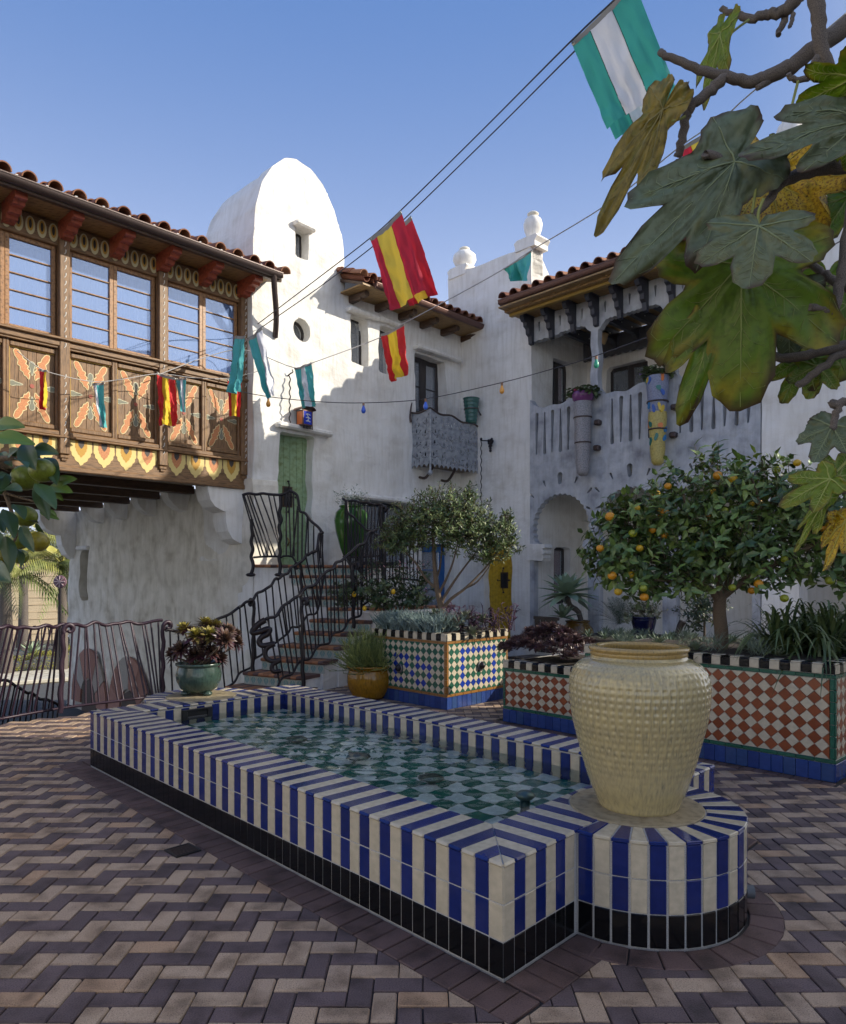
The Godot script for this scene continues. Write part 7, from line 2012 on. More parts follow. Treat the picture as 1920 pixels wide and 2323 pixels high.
func trees() -> void:
	# orange tree in the rust planter
	var o := Vector3(2.94, 0.93, -7.19)
	var t := thing("orange_tree", "orange tree with a forked trunk, glossy dark leaves and ripening oranges in the rust planter", "tree", T(o.x, o.y, o.z))
	rng.seed = 21
	part("trunk", MB.new().tube(smooth_path([Vector3(0, -0.05, 0), Vector3(0.01, 0.18, 0), Vector3(-0.01, 0.4, 0), Vector3(0.0, 0.55, 0)], 4), 0.07, 0.058, 10), M.bark, t)
	branchy(t, o, 0.05, [
		[[Vector3(0, 0.5, 0), Vector3(-0.1, 0.62, 0), Vector3(-0.28, 0.75, -0.1), Vector3(-0.6, 0.9, -0.2), Vector3(-0.9, 1.05, -0.2)], 0.045, 0.014],
		[[Vector3(0, 0.5, 0), Vector3(-0.03, 0.68, 0.05), Vector3(-0.1, 0.95, 0.1), Vector3(-0.3, 1.25, 0.1), Vector3(-0.4, 1.6, 0.05)], 0.042, 0.012],
		[[Vector3(0.0, 0.5, 0), Vector3(0.08, 0.7, 0), Vector3(0.2, 0.95, -0.05), Vector3(0.4, 1.25, -0.05), Vector3(0.55, 1.6, 0)], 0.044, 0.012],
		[[Vector3(0.02, 0.55, 0), Vector3(0.2, 0.72, 0.1), Vector3(0.5, 0.9, 0.2), Vector3(0.9, 1.1, 0.2), Vector3(1.2, 1.3, 0.1)], 0.04, 0.012],
		[[Vector3(0, 0.6, 0), Vector3(0.02, 0.9, -0.1), Vector3(0.1, 1.2, -0.2), Vector3(0.0, 1.6, -0.2)], 0.036, 0.012],
		[[Vector3(-0.1, 0.62, 0.0), Vector3(-0.4, 0.68, 0.2), Vector3(-0.75, 0.72, 0.3)], 0.026, 0.01],
		[[Vector3(0.3, 1.1, 0), Vector3(0.3, 1.4, 0.2), Vector3(0.2, 1.75, 0.2)], 0.026, 0.008]], M.bark)
	var bl := [[Vector3(-0.95, 1.1, 0), Vector3(0.36, 0.42, 0.4)], [Vector3(-1.1, 0.9, 0.1), Vector3(0.26, 0.3, 0.3)], [Vector3(-0.85, 1.32, 0.1), Vector3(0.36, 0.26, 0.35)], [Vector3(-0.3, 1.0, 0.2), Vector3(0.42, 0.3, 0.35)], [Vector3(-0.8, 0.68, 0.2), Vector3(0.3, 0.16, 0.25)], [Vector3(-0.65, 0.85, 0.15), Vector3(0.4, 0.3, 0.4)], [Vector3(-0.55, 1.35, 0), Vector3(0.5, 0.32, 0.5)], [Vector3(0, 1.65, 0), Vector3(0.6, 0.36, 0.5)], [Vector3(0.0, 1.2, 0.15), Vector3(0.5, 0.35, 0.4)], [Vector3(0.55, 1.5, 0), Vector3(0.6, 0.4, 0.5)], [Vector3(0.35, 1.05, 0.1), Vector3(0.5, 0.32, 0.45)], [Vector3(1.0, 1.35, 0), Vector3(0.55, 0.42, 0.5)], [Vector3(1.05, 1.0, 0.1), Vector3(0.5, 0.35, 0.4)], [Vector3(1.45, 1.2, 0), Vector3(0.45, 0.4, 0.4)], [Vector3(-0.35, 0.7, 0.3), Vector3(0.3, 0.14, 0.25)], [Vector3(0.4, 0.8, 0.25), Vector3(0.4, 0.16, 0.3)]]
	crown(t, bl, 6800, 0.11, 0.056, [Color(0.075, 0.125, 0.03), Color(0.09, 0.145, 0.035), Color(0.12, 0.185, 0.045), Color(0.055, 0.095, 0.03), Color(0.16, 0.22, 0.05)], M.fol_gloss, 22)
	var fruit := [w3(2.836,2.653,-7),w3(2.982,2.623,-7),w3(3.449,2.723,-7.1),w3(3.6,2.775,-7),w3(3.582,2.641,-7),w3(2.84,2.507,-7.1),w3(2.733,2.253,-7),w3(2.874,2.245,-7.2),w3(2.862,2.305,-6.9),w3(3.197,2.391,-7.1),w3(3.059,2.018,-6.9),w3(2.6,1.993,-7),w3(3.404,1.844,-6.85),w3(3.782,1.981,-7),w3(3.848,2.144,-7),w3(3.915,2.175,-7),w3(3.138,1.613,-6.8),w3(2.891,1.578,-6.8),w3(3.118,1.546,-6.9),w3(4.008,2.446,-7.1),w3(4.033,2.348,-7.1),w3(3.323,2.413,-7.2),w3(3.803,1.642,-6.8),w3(3.379,1.477,-6.8),w3(2.303,2.259,-7),w3(2.255,2.102,-7)]
	var fruit2 := [w3(1.773,2.25,-6.9),w3(2.026,2.328,-6.9),w3(2.293,2.286,-6.9),w3(2.308,2.321,-7.1),w3(1.679,1.949,-6.9),w3(1.99,2.089,-6.9),w3(2.175,2.122,-6.9),w3(2.055,1.949,-6.9),w3(2.293,2.072,-6.9),w3(2.03,1.572,-6.7),w3(2.068,1.489,-6.8),w3(1.975,1.696,-6.9),w3(1.795,1.689,-6.9),w3(2.275,2.485,-7.1),w3(2.356,2.55,-7),w3(1.852,1.537,-6.9)]
	fruit.append_array(fruit2)
	var om := [tri_map(mat(0.7, 0.3, 0.015, 0.35), M.t_leaf, Vector3(6, 6, 6), M.n_brick, 0.15), tri_map(mat(0.66, 0.4, 0.025, 0.35), M.t_leaf, Vector3(6, 6, 6), M.n_brick, 0.15), tri_map(mat(0.3, 0.33, 0.025, 0.35), M.t_leaf, Vector3(6, 6, 6), M.n_brick, 0.15)]
	var fm := MB.new().ball(Vector3.ZERO, Vector3(0.042, 0.038, 0.042), 16)
	var fms := [fm.to_mesh(om[0]), fm.to_mesh(om[1]), fm.to_mesh(om[2])]
	for i in fruit.size():
		var s := rng.randf_range(0.82, 1.12)
		mi("orange", fms[2 if i in [2, 8, 11, 12, 13, 17, 19, 20, 22, 23, 31, 35] else i % 2], t, Transform3D(Basis.from_scale(Vector3(s, s, s)), fruit[i] - o))
	# small-leaved tree in the green planter
	var q := Vector3(0.29, 0.93, -10.0)
	var l := thing("small_leaf_tree", "airy small-leaved tree with bare branching trunk in the green planter", "tree", T(q.x, q.y, q.z))
	branchy(l, q, 0.05, [[[Vector3(0, -0.05, 0), Vector3(-0.02, 0.2, 0), Vector3(-0.05, 0.38, 0), Vector3(-0.1, 0.6, 0), Vector3(-0.13, 0.9, 0), Vector3(-0.15, 1.3, 0)], 0.06, 0.02]], M.bark, "trunk")
	branchy(l, q, 0.03, [
		[[Vector3(-0.03, 0.3, 0), Vector3(0.1, 0.45, 0.05), Vector3(0.3, 0.6, 0.05), Vector3(0.55, 0.85, 0.0), Vector3(0.75, 1.1, 0)], 0.028, 0.008],
		[[Vector3(-0.04, 0.38, 0), Vector3(0.05, 0.55, 0), Vector3(0.22, 0.8, 0), Vector3(0.45, 1.1, 0)], 0.026, 0.008],
		[[Vector3(-0.08, 0.5, 0), Vector3(0.02, 0.7, 0.05), Vector3(0.12, 0.95, 0.1), Vector3(0.2, 1.3, 0.1)], 0.024, 0.008],
		[[Vector3(-0.1, 0.58, 0), Vector3(-0.25, 0.72, 0), Vector3(-0.4, 0.95, 0), Vector3(-0.65, 1.2, 0)], 0.024, 0.007],
		[[Vector3(-0.12, 0.7, 0), Vector3(-0.05, 0.9, -0.1), Vector3(-0.02, 1.3, -0.1)], 0.02, 0.007],
		[[Vector3(0.3, 0.6, 0.05), Vector3(0.45, 0.68, 0.1), Vector3(0.62, 0.9, 0.15)], 0.016, 0.006]], M.bark)
	var b2 := [[Vector3(-0.35, 1.55, 0), Vector3(0.4, 0.32, 0.4)], [Vector3(-0.05, 1.72, 0), Vector3(0.45, 0.3, 0.45)], [Vector3(0.3, 1.6, 0), Vector3(0.4, 0.32, 0.4)], [Vector3(0.55, 1.4, 0), Vector3(0.4, 0.3, 0.4)], [Vector3(0.8, 1.22, 0), Vector3(0.28, 0.22, 0.3)], [Vector3(0.1, 1.35, 0.1), Vector3(0.55, 0.3, 0.4)], [Vector3(-0.5, 1.25, 0), Vector3(0.3, 0.2, 0.3)], [Vector3(-0.75, 1.22, 0), Vector3(0.24, 0.15, 0.2)], [Vector3(-0.6, 1.4, 0), Vector3(0.28, 0.2, 0.3)], [Vector3(0.6, 1.05, 0.05), Vector3(0.3, 0.13, 0.25)], [Vector3(0.85, 1.5, 0), Vector3(0.12, 0.2, 0.15)], [Vector3(0.35, 1.88, 0), Vector3(0.1, 0.14, 0.1)]]
	crown(l, b2, 11500, 0.062, 0.021, [Color(0.075, 0.115, 0.03), Color(0.11, 0.15, 0.045), Color(0.05, 0.085, 0.026), Color(0.15, 0.19, 0.06)], M.fol, 23, 0.2, 0.6)
	# planting in the green planter
	rng.seed = 24
	var ch := thing("blue_chalksticks", "mass of blue-green finger-leaved succulent spilling over the left of the green planter", "succulent", T(q.x, q.y, q.z))
	var cb := MB.new(); cb.use_c = true
	for i in 900:
		var aa := rng.randf_range(0.2, 1.4); var bb := rng.randf_range(0.05, 0.75) * rng.randf_range(0.4, 1.0)
		var p := Vector3(0.294 + LD.x * aa + SD.x * bb, 0.94, -9.15 + LD.y * aa + SD.y * bb) - Vector3(q.x, q.y, q.z)
		var d := Vector3(jit(0.9) - 0.25 * (0.4 - bb), 0.75 + rng.randf() * 0.4, jit(0.9) + 0.5 * (0.4 - bb)).normalized()
		cb.col = Color(0.13, 0.19, 0.18).lerp(Color(0.22, 0.29, 0.27), rng.randf())
		var h := rng.randf_range(0.1, 0.34)
		cb.tube([p, p + d * h], 0.008, 0.003, 4)
		for k in 3: cb.tube([p + d * h * 0.5, p + d * h * 0.6 + Vector3(jit(0.09), 0.08, jit(0.09))], 0.007, 0.003, 4)
	part("fingers", cb, M.fol_matte, ch)
	for i in 6:
		var p: Vector3 = [w3(0.176,1.125,-9.75),w3(0.568,1.101,-9.7),w3(0.789,1.057,-9.75),w3(0.426,1.03,-9.55),w3(0.649,0.914,-9.5),w3(0.264,1.02,-9.5)][i]
		var su := thing("agave_rosette", ["green succulent rosette under the small tree trunk", "large open succulent rosette at the middle of the green planter rim", "succulent rosette at the right of the green planter beside purple stems", "small succulent rosette just right of the blue fingers", "succulent rosette hanging over the green planter rim on the right", "half-buried succulent rosette among the blue fingers"][i], "succulent", T(p.x, p.y, p.z), "rosettes in the green planter")
		rosette(su, 20, 0.2, 0.06, Color(0.13, 0.16, 0.1), Color(0.2, 0.2, 0.16), 0.2, M.fol_matte)
	var pu := thing("purple_plant", "dark purple heart-leaved plant trailing at the back right of the green planter", "plant", T(0.75, 0.95, -9.75))
	var pb := MB.new(); pb.use_c = true
	for i in 60:
		var p := Vector3(rng.randf_range(-0.55, 0.5), 0, jit(0.35) - 0.1)
		var tip := p + Vector3(jit(0.12), rng.randf_range(0.1, 0.36), jit(0.12))
		pb.col = Color(0.06, 0.02, 0.045)
		pb.tube([p, p.lerp(tip, 0.6) + Vector3(jit(0.03), 0, jit(0.03)), tip], 0.006, 0.004, 4)
		for k in 7:
			pb.col = Color(0.05, 0.022, 0.045).lerp(Color(0.1, 0.05, 0.08), rng.randf())
			pb.leaf(p.lerp(tip, 0.4 + 0.1 * k), Vector3(jit(1), 0.2 + jit(0.4), jit(1)).normalized(), Vector3.UP, 0.1, 0.035, 0.2, 0.2)
	part("leaves", pb, M.fol_matte, pu)
	# lemon bush and pink flowers behind the railing
	var le := thing("lemon_bush", "small lemon bush with yellow fruit behind the right stair railing", "bush", T(w3(-0.925,1.2,-11.4).x, 1.15, -11.4))
	crown(le, [[Vector3(-0.1, 0.3, 0), Vector3(0.4, 0.25, 0.25)], [Vector3(0.3, 0.25, 0), Vector3(0.35, 0.25, 0.25)], [Vector3(0.75, 0.3, -0.2), Vector3(0.35, 0.35, 0.3)], [Vector3(-0.35, 0.2, 0.1), Vector3(0.2, 0.15, 0.2)]], 900, 0.1, 0.05, [Color(0.05, 0.085, 0.03), Color(0.09, 0.12, 0.04), Color(0.03, 0.055, 0.02)], M.fol, 25)
	var ly := mat(0.7, 0.43, 0.02, 0.4)
	for p: Vector3 in [w3(-1.063,1.406,-11.2),w3(-0.901,1.19,-11.2),w3(-0.458,1.448,-11.2)]: part("lemon", MB.new().ball(Vector3.ZERO, Vector3(0.034, 0.044, 0.034), 12), ly, le, T(p.x - le.position.x, p.y - le.position.y, p.z - le.position.z))
	var fl := thing("pink_flowers", "tall plant with pink flower clusters behind the iron bars right of the stairs", "plant", T(w3(-0.672,1.634,-12).x, 1.2, -12.0))
	var fb := MB.new(); fb.use_c = true
	for i in 900:
		var p := Vector3(rng.randf_range(-0.3, 0.75), rng.randf_range(0, 0.75), jit(0.3))
		var pink := rng.randf() < 0.28 and p.y > 0.15
		fb.col = Color(0.6, 0.17, 0.2).lerp(Color(0.7, 0.42, 0.4), rng.randf()) if pink else Color(0.03, 0.05, 0.02).lerp(Color(0.07, 0.1, 0.035), rng.randf())
		fb.leaf(p, Vector3(jit(1), jit(1), jit(1)).normalized(), Vector3(jit(1), 1, jit(1)).normalized(), 0.05 if pink else 0.1, 0.035 if pink else 0.05, 0.1, 0.2, 1)
	part("leaves_and_flowers", fb, M.fol_matte, fl)
	# planting in the rust planter
	var ap := thing("purple_aeonium_mass", "dense mound of purple aeonium rosettes in the low part of the rust planter", "succulent", T(1.3, 0.71, -8.2))
	var ab := MB.new(); ab.use_c = true
	rng.seed = 27
	for i in 250:
		var a := rng.randf(); var c := rng.randf()
		var p := Vector3(0.691, 0, 0.7229) * lerpf(-0.6, 0.42, a) + Vector3(0.7229, 0, -0.691) * lerpf(-0.05, 0.75, c)
		p.y = 0.04 + 0.38 * pow(sin(PI * clampf(a, 0.06, 0.94)), 0.6) * pow(sin(PI * clampf(c, 0.08, 0.92)), 0.5) * rng.randf_range(0.55, 1.0)
		rosette_mb(ab, p, 24, rng.randf_range(0.075, 0.105), 0.034, Color(0.15, 0.1, 0.09), Color(0.08, 0.038, 0.058), Vector3(p.x * 0.6 + jit(0.3), 1, p.z * 0.6 + jit(0.3)).normalized(), -0.2)
	part("rosettes", ab, M.fol_gloss, ap)
	# strappy plants: pivots from the soil in the high part
	for i in 5:
		var p: Vector3 = [Vector3(3.62, 0.95, -6.55), Vector3(4.0, 0.95, -6.85), Vector3(3.3, 0.95, -6.72), Vector3(4.35, 0.95, -6.6), Vector3(3.72, 0.95, -6.95)][i]
		var s := thing("strap_leaf_plant", ["arching strap-leaved plant hanging over the right end of the rust planter rim", "strap-leaved clump at the back right of the rust planter", "strap-leaved clump just right of the orange tree trunk", "strap-leaved clump cut by the right edge of the photo", "tallest strap-leaved clump behind the hanging one"][i], "plant", T(p.x, p.y, p.z), "strap-leaved plants in the rust planter")
		rng.seed = 30 + i
		for g in 6:
			var b := MB.new(); b.use_c = true
			for k in 20:
				var az := rng.randf() * TAU
				var el := rng.randf_range(0.65, 1.45)
				var L := rng.randf_range(0.75, 1.3)
				b.col = Color(0.045, 0.075, 0.026).lerp(Color(0.14, 0.17, 0.06), rng.randf() * rng.randf())
				var d := Vector3(cos(az) * cos(el), sin(el), sin(az) * cos(el))
				var sd := Vector3(-sin(az), 0, cos(az))
				var pv := Vector3(jit(0.1), 0, jit(0.1))
				var seg := 7
				var prev := pv
				for e in seg:
					var u := (e + 1.0) / seg
					var nx := pv + d * L * u - Vector3(0, 1, 0) * L * 1.05 * u * u * (1.3 - sin(el) * 0.75)
					var w0 := 0.014 * (1 - pow(e / float(seg), 3)); var w1 := 0.014 * (1 - pow(u, 3)) + 0.0004
					b.quad(prev - sd * w0, prev + sd * w0, nx + sd * w1, nx - sd * w1)
					prev = nx
			part("leaves", b, M.fol, s)
	# little succulents along the inside of the rim
	rng.seed = 36
	for i in 14:
		var m := 1.3 + i * 0.15
		var p := Vector3(0.932, 0.965, -8.45) + Vector3(0.691, 0, 0.7229) * m + Vector3(0.7229, 0, -0.691) * (0.22 + 0.5 * rng.randf())
		if i > 11: p += Vector3(0.1, 0, -0.3)
		var kind := i % 3
		var s := thing("small_succulent", "%s succulent in the rust planter, %s from the left end" % [["grey-green spiky", "blue-green feathery", "green star-shaped"][kind], ["first", "second", "third", "fourth", "fifth", "sixth", "seventh", "eighth", "ninth", "tenth", "eleventh", "twelfth", "thirteenth", "fourteenth"][i]], "succulent", T(p.x, p.y, p.z), "small succulents in the rust planter")
		var b := MB.new(); b.use_c = true
		if kind == 1:
			for k in 90: 
				b.col = Color(0.12, 0.17, 0.13).lerp(Color(0.2, 0.25, 0.18), rng.randf())
				b.leaf(Vector3(jit(0.08), rng.randf() * 0.12, jit(0.08)), Vector3(jit(1), 1, jit(1)).normalized(), Vector3(jit(1), 0.2, jit(1)).normalized(), 0.13, 0.012, 0.1, 0.2, 1)
		else: rosette_mb(b, Vector3.ZERO, 26, 0.15 if kind == 0 else 0.12, 0.03, Color(0.13, 0.17, 0.1), Color(0.2, 0.22, 0.14))
		part("leaves", b, M.fol_matte, s)

func loggia_plants() -> void:
	rng.seed = 41
	var c := w3(2.697,1.341,-13.6)
	var pp := w3(2.89,0.543,-13.6)
	pot("amber_pot", "squat amber glazed pot under the left arch", Vector3(pp.x, 0.27, pp.z), [Vector2(0, 0), Vector2(0.2, 0), Vector2(0.3, 0.12), Vector2(0.33, 0.3), Vector2(0.28, 0.45), Vector2(0.22, 0.52), Vector2(0.21, 0.55), Vector2(0.23, 0.57), Vector2(0.23, 0.59), Vector2(0.2, 0.595)], glaze(0.16, 0.085, 0.015, 0.15), glaze(0.16, 0.085, 0.015, 0.15))
	var a := thing("agave", "large grey-green agave leaning out of the amber pot under the left arch", "agave", T(c.x, c.y, c.z))
	part("stem", MB.new().tube(smooth_path([pp - c + Vector3(0, -0.75, 0), Vector3(0.25, -0.45, 0), Vector3(0.05, -0.2, 0), Vector3(0, 0, 0)], 4), 0.05, 0.05, 8), M.bark_grey, a)
	rosette(a, 40, 0.66, 0.2, Color(0.22, 0.31, 0.22), Color(0.33, 0.42, 0.28), -0.15, M.fol_matte)
	rosette(a, 14, 0.4, 0.13, Color(0.17, 0.24, 0.16), Color(0.24, 0.31, 0.2), -0.1, M.fol_matte, T(-0.12, -0.42, 0.25))
	var cy := thing("cycad", "dark spiky cycad in front of the arcade behind the jar", "plant", T(w3(3.18,0.966,-11.8).x, 0.9, -11.8))
	for i in 34:
		var b := MB.new(); b.use_c = true
		var az := i * 2.4
		var el := lerpf(1.4, 0.1, i / 34.0) + jit(0.15)
		var d := Vector3(cos(az) * cos(el), sin(el), sin(az) * cos(el))
		var side := d.cross(Vector3.UP).normalized()
		for k in 26:
			var u := (k + 1) / 26.0
			var p := d * 0.68 * u - Vector3(0, 0.2 * u * u, 0)
			for sg: float in [-1, 1]:
				b.col = Color(0.025, 0.045, 0.025).lerp(Color(0.05, 0.08, 0.035), rng.randf())
				b.leaf(p, (side * sg + d * 0.7).normalized(), d.cross(side), 0.12 * sin(PI * (0.1 + 0.85 * u)), 0.011, 0.05, 0.1, 1)
		part("frond", b, M.fol_gloss, cy)
	var bp := w3(3.399,0.744,-11.2)
	pot("blue_pot", "dark blue glazed pot in front of the arcade", bp, [Vector2(0, 0), Vector2(0.12, 0), Vector2(0.15, 0.1), Vector2(0.18, 0.22), Vector2(0.19, 0.27), Vector2(0.185, 0.28), Vector2(0.18, 0.29), Vector2(0.2, 0.3), Vector2(0.2, 0.32), Vector2(0.18, 0.325)], glaze(0.01, 0.012, 0.06, 0.12), glaze(0.01, 0.012, 0.06, 0.12))
	var jp := thing("jade_plant", "pale variegated bushy plant in the dark blue pot", "plant", T(bp.x, bp.y + 0.3, bp.z))
	crown(jp, [[Vector3(-0.08, 0.1, 0), Vector3(0.24, 0.16, 0.2)], [Vector3(0.1, 0.1, 0.05), Vector3(0.22, 0.14, 0.2)], [Vector3(-0.25, 0.0, 0.05), Vector3(0.1, 0.1, 0.1)]], 700, 0.045, 0.03, [Color(0.2, 0.22, 0.12), Color(0.12, 0.16, 0.08), Color(0.3, 0.3, 0.2)], M.fol_matte, 42)
	var gb := thing("dark_shrub", "dark-leaved shrub behind the orange tree trunk against the white wall", "shrub", T(w3(3.946,1.063,-10.2).x, 0.95, -10.2))
	crown(gb, [[Vector3(0, 0.35, 0), Vector3(0.3, 0.35, 0.3)], [Vector3(-0.15, 0.25, 0), Vector3(0.25, 0.25, 0.25)]], 700, 0.07, 0.03, [Color(0.03, 0.05, 0.025), Color(0.05, 0.075, 0.03)], M.fol, 43)
	part("stems", MB.new().tube([Vector3(0, -0.6, 0), Vector3(0, 0.35, 0)], 0.025, 0.012), M.bark, gb)
	# bed with low succulents behind the planter
	var bd := thing("arcade_bed", "low planted bed between the rust planter and the arcade", "planter", fr(2.0, -9.9, 0.691, 0.7229))
	part("kerb", MB.new().box(Vector3(3.6, 0.8, 1.6), Vector3(1.4, 0.4, -0.9), 0.03), M.stucco_old, bd)
	part("soil", MB.new().box(Vector3(3.5, 0.04, 1.5), Vector3(1.4, 0.81, -0.9)), M.soil, bd)
	var gs := MB.new(); gs.use_c = true
	for i in 60:
		var p := Vector3(rng.randf_range(-0.2, 3.0), 0.83, rng.randf_range(-1.5, -0.15))
		rosette_mb(gs, p, 22, rng.randf_range(0.12, 0.2), 0.022, Color(0.12, 0.17, 0.11), Color(0.2, 0.23, 0.16))
	tag(part("ground_succulents", gs, M.fol_matte, bd), "", "", "", "stuff")
	var sp := thing("garden_spotlight", "small black garden spotlight standing among succulents behind the jar", "light", T(w3(3.151,0.89,-9).x, 0.96, -9.0))
	part("housing", MB.new().tube([Vector3(0, 0.02, 0), Vector3(0.02, 0.1, 0.02), Vector3(0.05, 0.17, 0.04)], 0.035, 0.045, 12), M.iron, sp)
	part("stake", MB.new().tube([Vector3(0, -0.2, 0), Vector3(0, 0.04, 0)], 0.012), M.iron, sp)
	# folding chair by the yellow door
	var ch := thing("wooden_chair", "dark slatted wooden chair between the two planters in front of the yellow door", "chair", Transform3D(Basis(Vector3.UP, -0.9), w3(1.602,0.503,-10.6) - Vector3(0, 0.42, 0)))
	var cm := tri_map(mat(0.05, 0.04, 0.035, 0.6), M.t_wood, Vector3(5, 5, 5), M.n_wood, 0.2)
	for i in 5: part("seat_slat", MB.new().box(Vector3(0.08, 0.02, 0.46), Vector3(-0.2 + i * 0.1, 0.42, 0), 0.005), cm, ch)
	for i in 4: part("back_slat", MB.new().box(Vector3(0.1, 0.5, 0.02), Vector3(-0.17 + i * 0.112, 0.72, -0.28), 0.006, Transform3D(Basis.IDENTITY, Vector3.ZERO)), cm, ch)
	part("back_rail", MB.new().box(Vector3(0.5, 0.05, 0.03), Vector3(0, 0.98, -0.285), 0.008, Transform3D(Basis.IDENTITY, Vector3.ZERO)), cm, ch)
	for s in [[-1, -1], [1, -1], [-1, 1], [1, 1]]: part("leg", MB.new().box(Vector3(0.035, 0.84, 0.035), Vector3(s[0] * 0.21, 0.0, s[1] * 0.2), 0.005), cm, ch)
	# greenery seen through the opening at the far right
	var gr := thing("sunlit_shrubs", "sunlit yellow-green shrubs seen through the passage at the right edge", "shrub", T(9.3, 0, -13.0))
	crown(gr, [[Vector3(0, 1.2, 0), Vector3(1.6, 1.2, 0.8)], [Vector3(1.5, 1.4, 0.5), Vector3(1.4, 1.3, 0.8)]], 3000, 0.16, 0.08, [Color(0.11, 0.14, 0.03), Color(0.07, 0.1, 0.03), Color(0.15, 0.17, 0.05)], M.fol, 44)
	part("stems", MB.new().tube([Vector3(0, 0, 0), Vector3(0.1, 1.2, 0)], 0.06, 0.03), M.bark, gr)
	# unseen wings added for light: right one shades the fountain, left one bounces sun
	added_wing("added_shade_wing", "unseen white plaster wing with a tile eave, added on the right to shade the court", fr(12.0, -6.6, 0.05, 0.999), 9.7, 95)
	added_wing("added_bounce_wing", "unseen white plaster wing with a tile eave, added on the left to bounce sunlight", fr(-7.2, 11.0, 0.03, -0.999), 7.5, 98)

func added_wing(called: String, label: String, x: Transform3D, h: float, sd: int) -> void:
	var nw := thing(called, label, "building", x)
	var s := Slab.new()
	s.base = rect_sdf(0, -0.2, 14, h)
	for i in 4: s.rect(1.8 + i * 3.2, h - 1.8, 1.0, 1.5)
	for i in 4: s.rect(1.8 + i * 3.2, 1.2, 1.1, 2.4)
	part("wall", s.build(Rect2(-0.05, -0.25, 14.1, h + 0.3), 0.2, 0.4, wave(0.6, 0.04, sd), 0.0), M.stucco, nw)
	for i in 4:
		window(nw, T(1.8 + i * 3.2, h - 2.55, -0.25), 1.02, 1.5, 2, 3, M.dark_frame, M.glass_dark)
		window(nw, T(1.8 + i * 3.2, 0.0, -0.25), 1.12, 2.4, 2, 4, M.dark_frame, M.glass_dark, "door", 0.08)
	part("body", MB.new().box(Vector3(13.9, h - 0.1, 6), Vector3(7, h / 2 - 0.05, -4.2)), M.stucco, nw)
	roof(nw, -0.2, 14.0, h + 0.05, 0.6, 3, 0.32, 0.3, sd + 1)

# ---- flags on ropes. Corners: top left, top right, bottom right, bottom left.
func flag(label: String, q: Array, stripes: Array, group: String, sd: int, fold := 0.03, grommets := true) -> void:
	var o: Vector3 = q[0]
	var f := thing("flag", label, "flag", T(o.x, o.y, o.z), group)
	var nz := FastNoiseLite.new(); nz.seed = sd; nz.frequency = 1.0
	var a: Vector3 = q[0] - o; var b: Vector3 = q[1] - o; var c: Vector3 = q[2] - o; var d: Vector3 = q[3] - o
	var nor := (b - a).cross(d - a).normalized()
	var w := a.distance_to(b)
	var h := a.distance_to(d)
	var surf := func(u: float, v: float) -> Vector3:
		var p := a.lerp(b, u).lerp(d.lerp(c, u), v)
		var z := fold * (0.35 + v) * (sin(u * 9.0 + sd + v * 2.0) * 0.6 + 1.4 * nz.get_noise_2d(u * w * 9.0, v * h * 3.0 + sd))
		return p + nor * z + Vector3(0, -0.012 * sin(PI * u) * w * 4.0 * (1.0 - v), 0)
	var x := 0.0
	for k in stripes.size():
		var x0: float = x; var x1: float = x + stripes[k][0]
		x = x1
		var b2 := MB.new()
		b2.grid(10, 22, func(s: float, t: float) -> Vector3: return surf.call(lerpf(x0, x1, s), 0.045 + t * 0.955), false, true)
		part("stripe", b2, stripes[k][1], f)
		var em := MB.new()
		var pts := []
		for i in 20: pts.append(surf.call(x1, 0.05 + 0.95 * i / 19.0) + nor * 0.001)
		em.tube(pts, 0.004, -1, 4)
		if k < stripes.size() - 1: part("seam", em, stripes[k][2] if stripes[k].size() > 2 else stripes[k][1], f)
	var hd := MB.new()
	hd.grid(14, 2, func(s: float, t: float) -> Vector3: return surf.call(s, -0.01 + t * 0.058) + nor * 0.002, false, true)
	var he := part("header", hd, mat(0.3, 0.28, 0.25, 0.8), f)
	if grommets:
		for s: float in [0.02, 0.98]: part("grommet", MB.new().lathe([Vector2(0.008, -0.004), Vector2(0.016, -0.004), Vector2(0.016, 0.006), Vector2(0.008, 0.006)], 12, Transform3D(look(surf.call(s, 0.02), nor).basis, surf.call(s, 0.02))), mat(0.5, 0.48, 0.42, 0.3, 0.8), he)

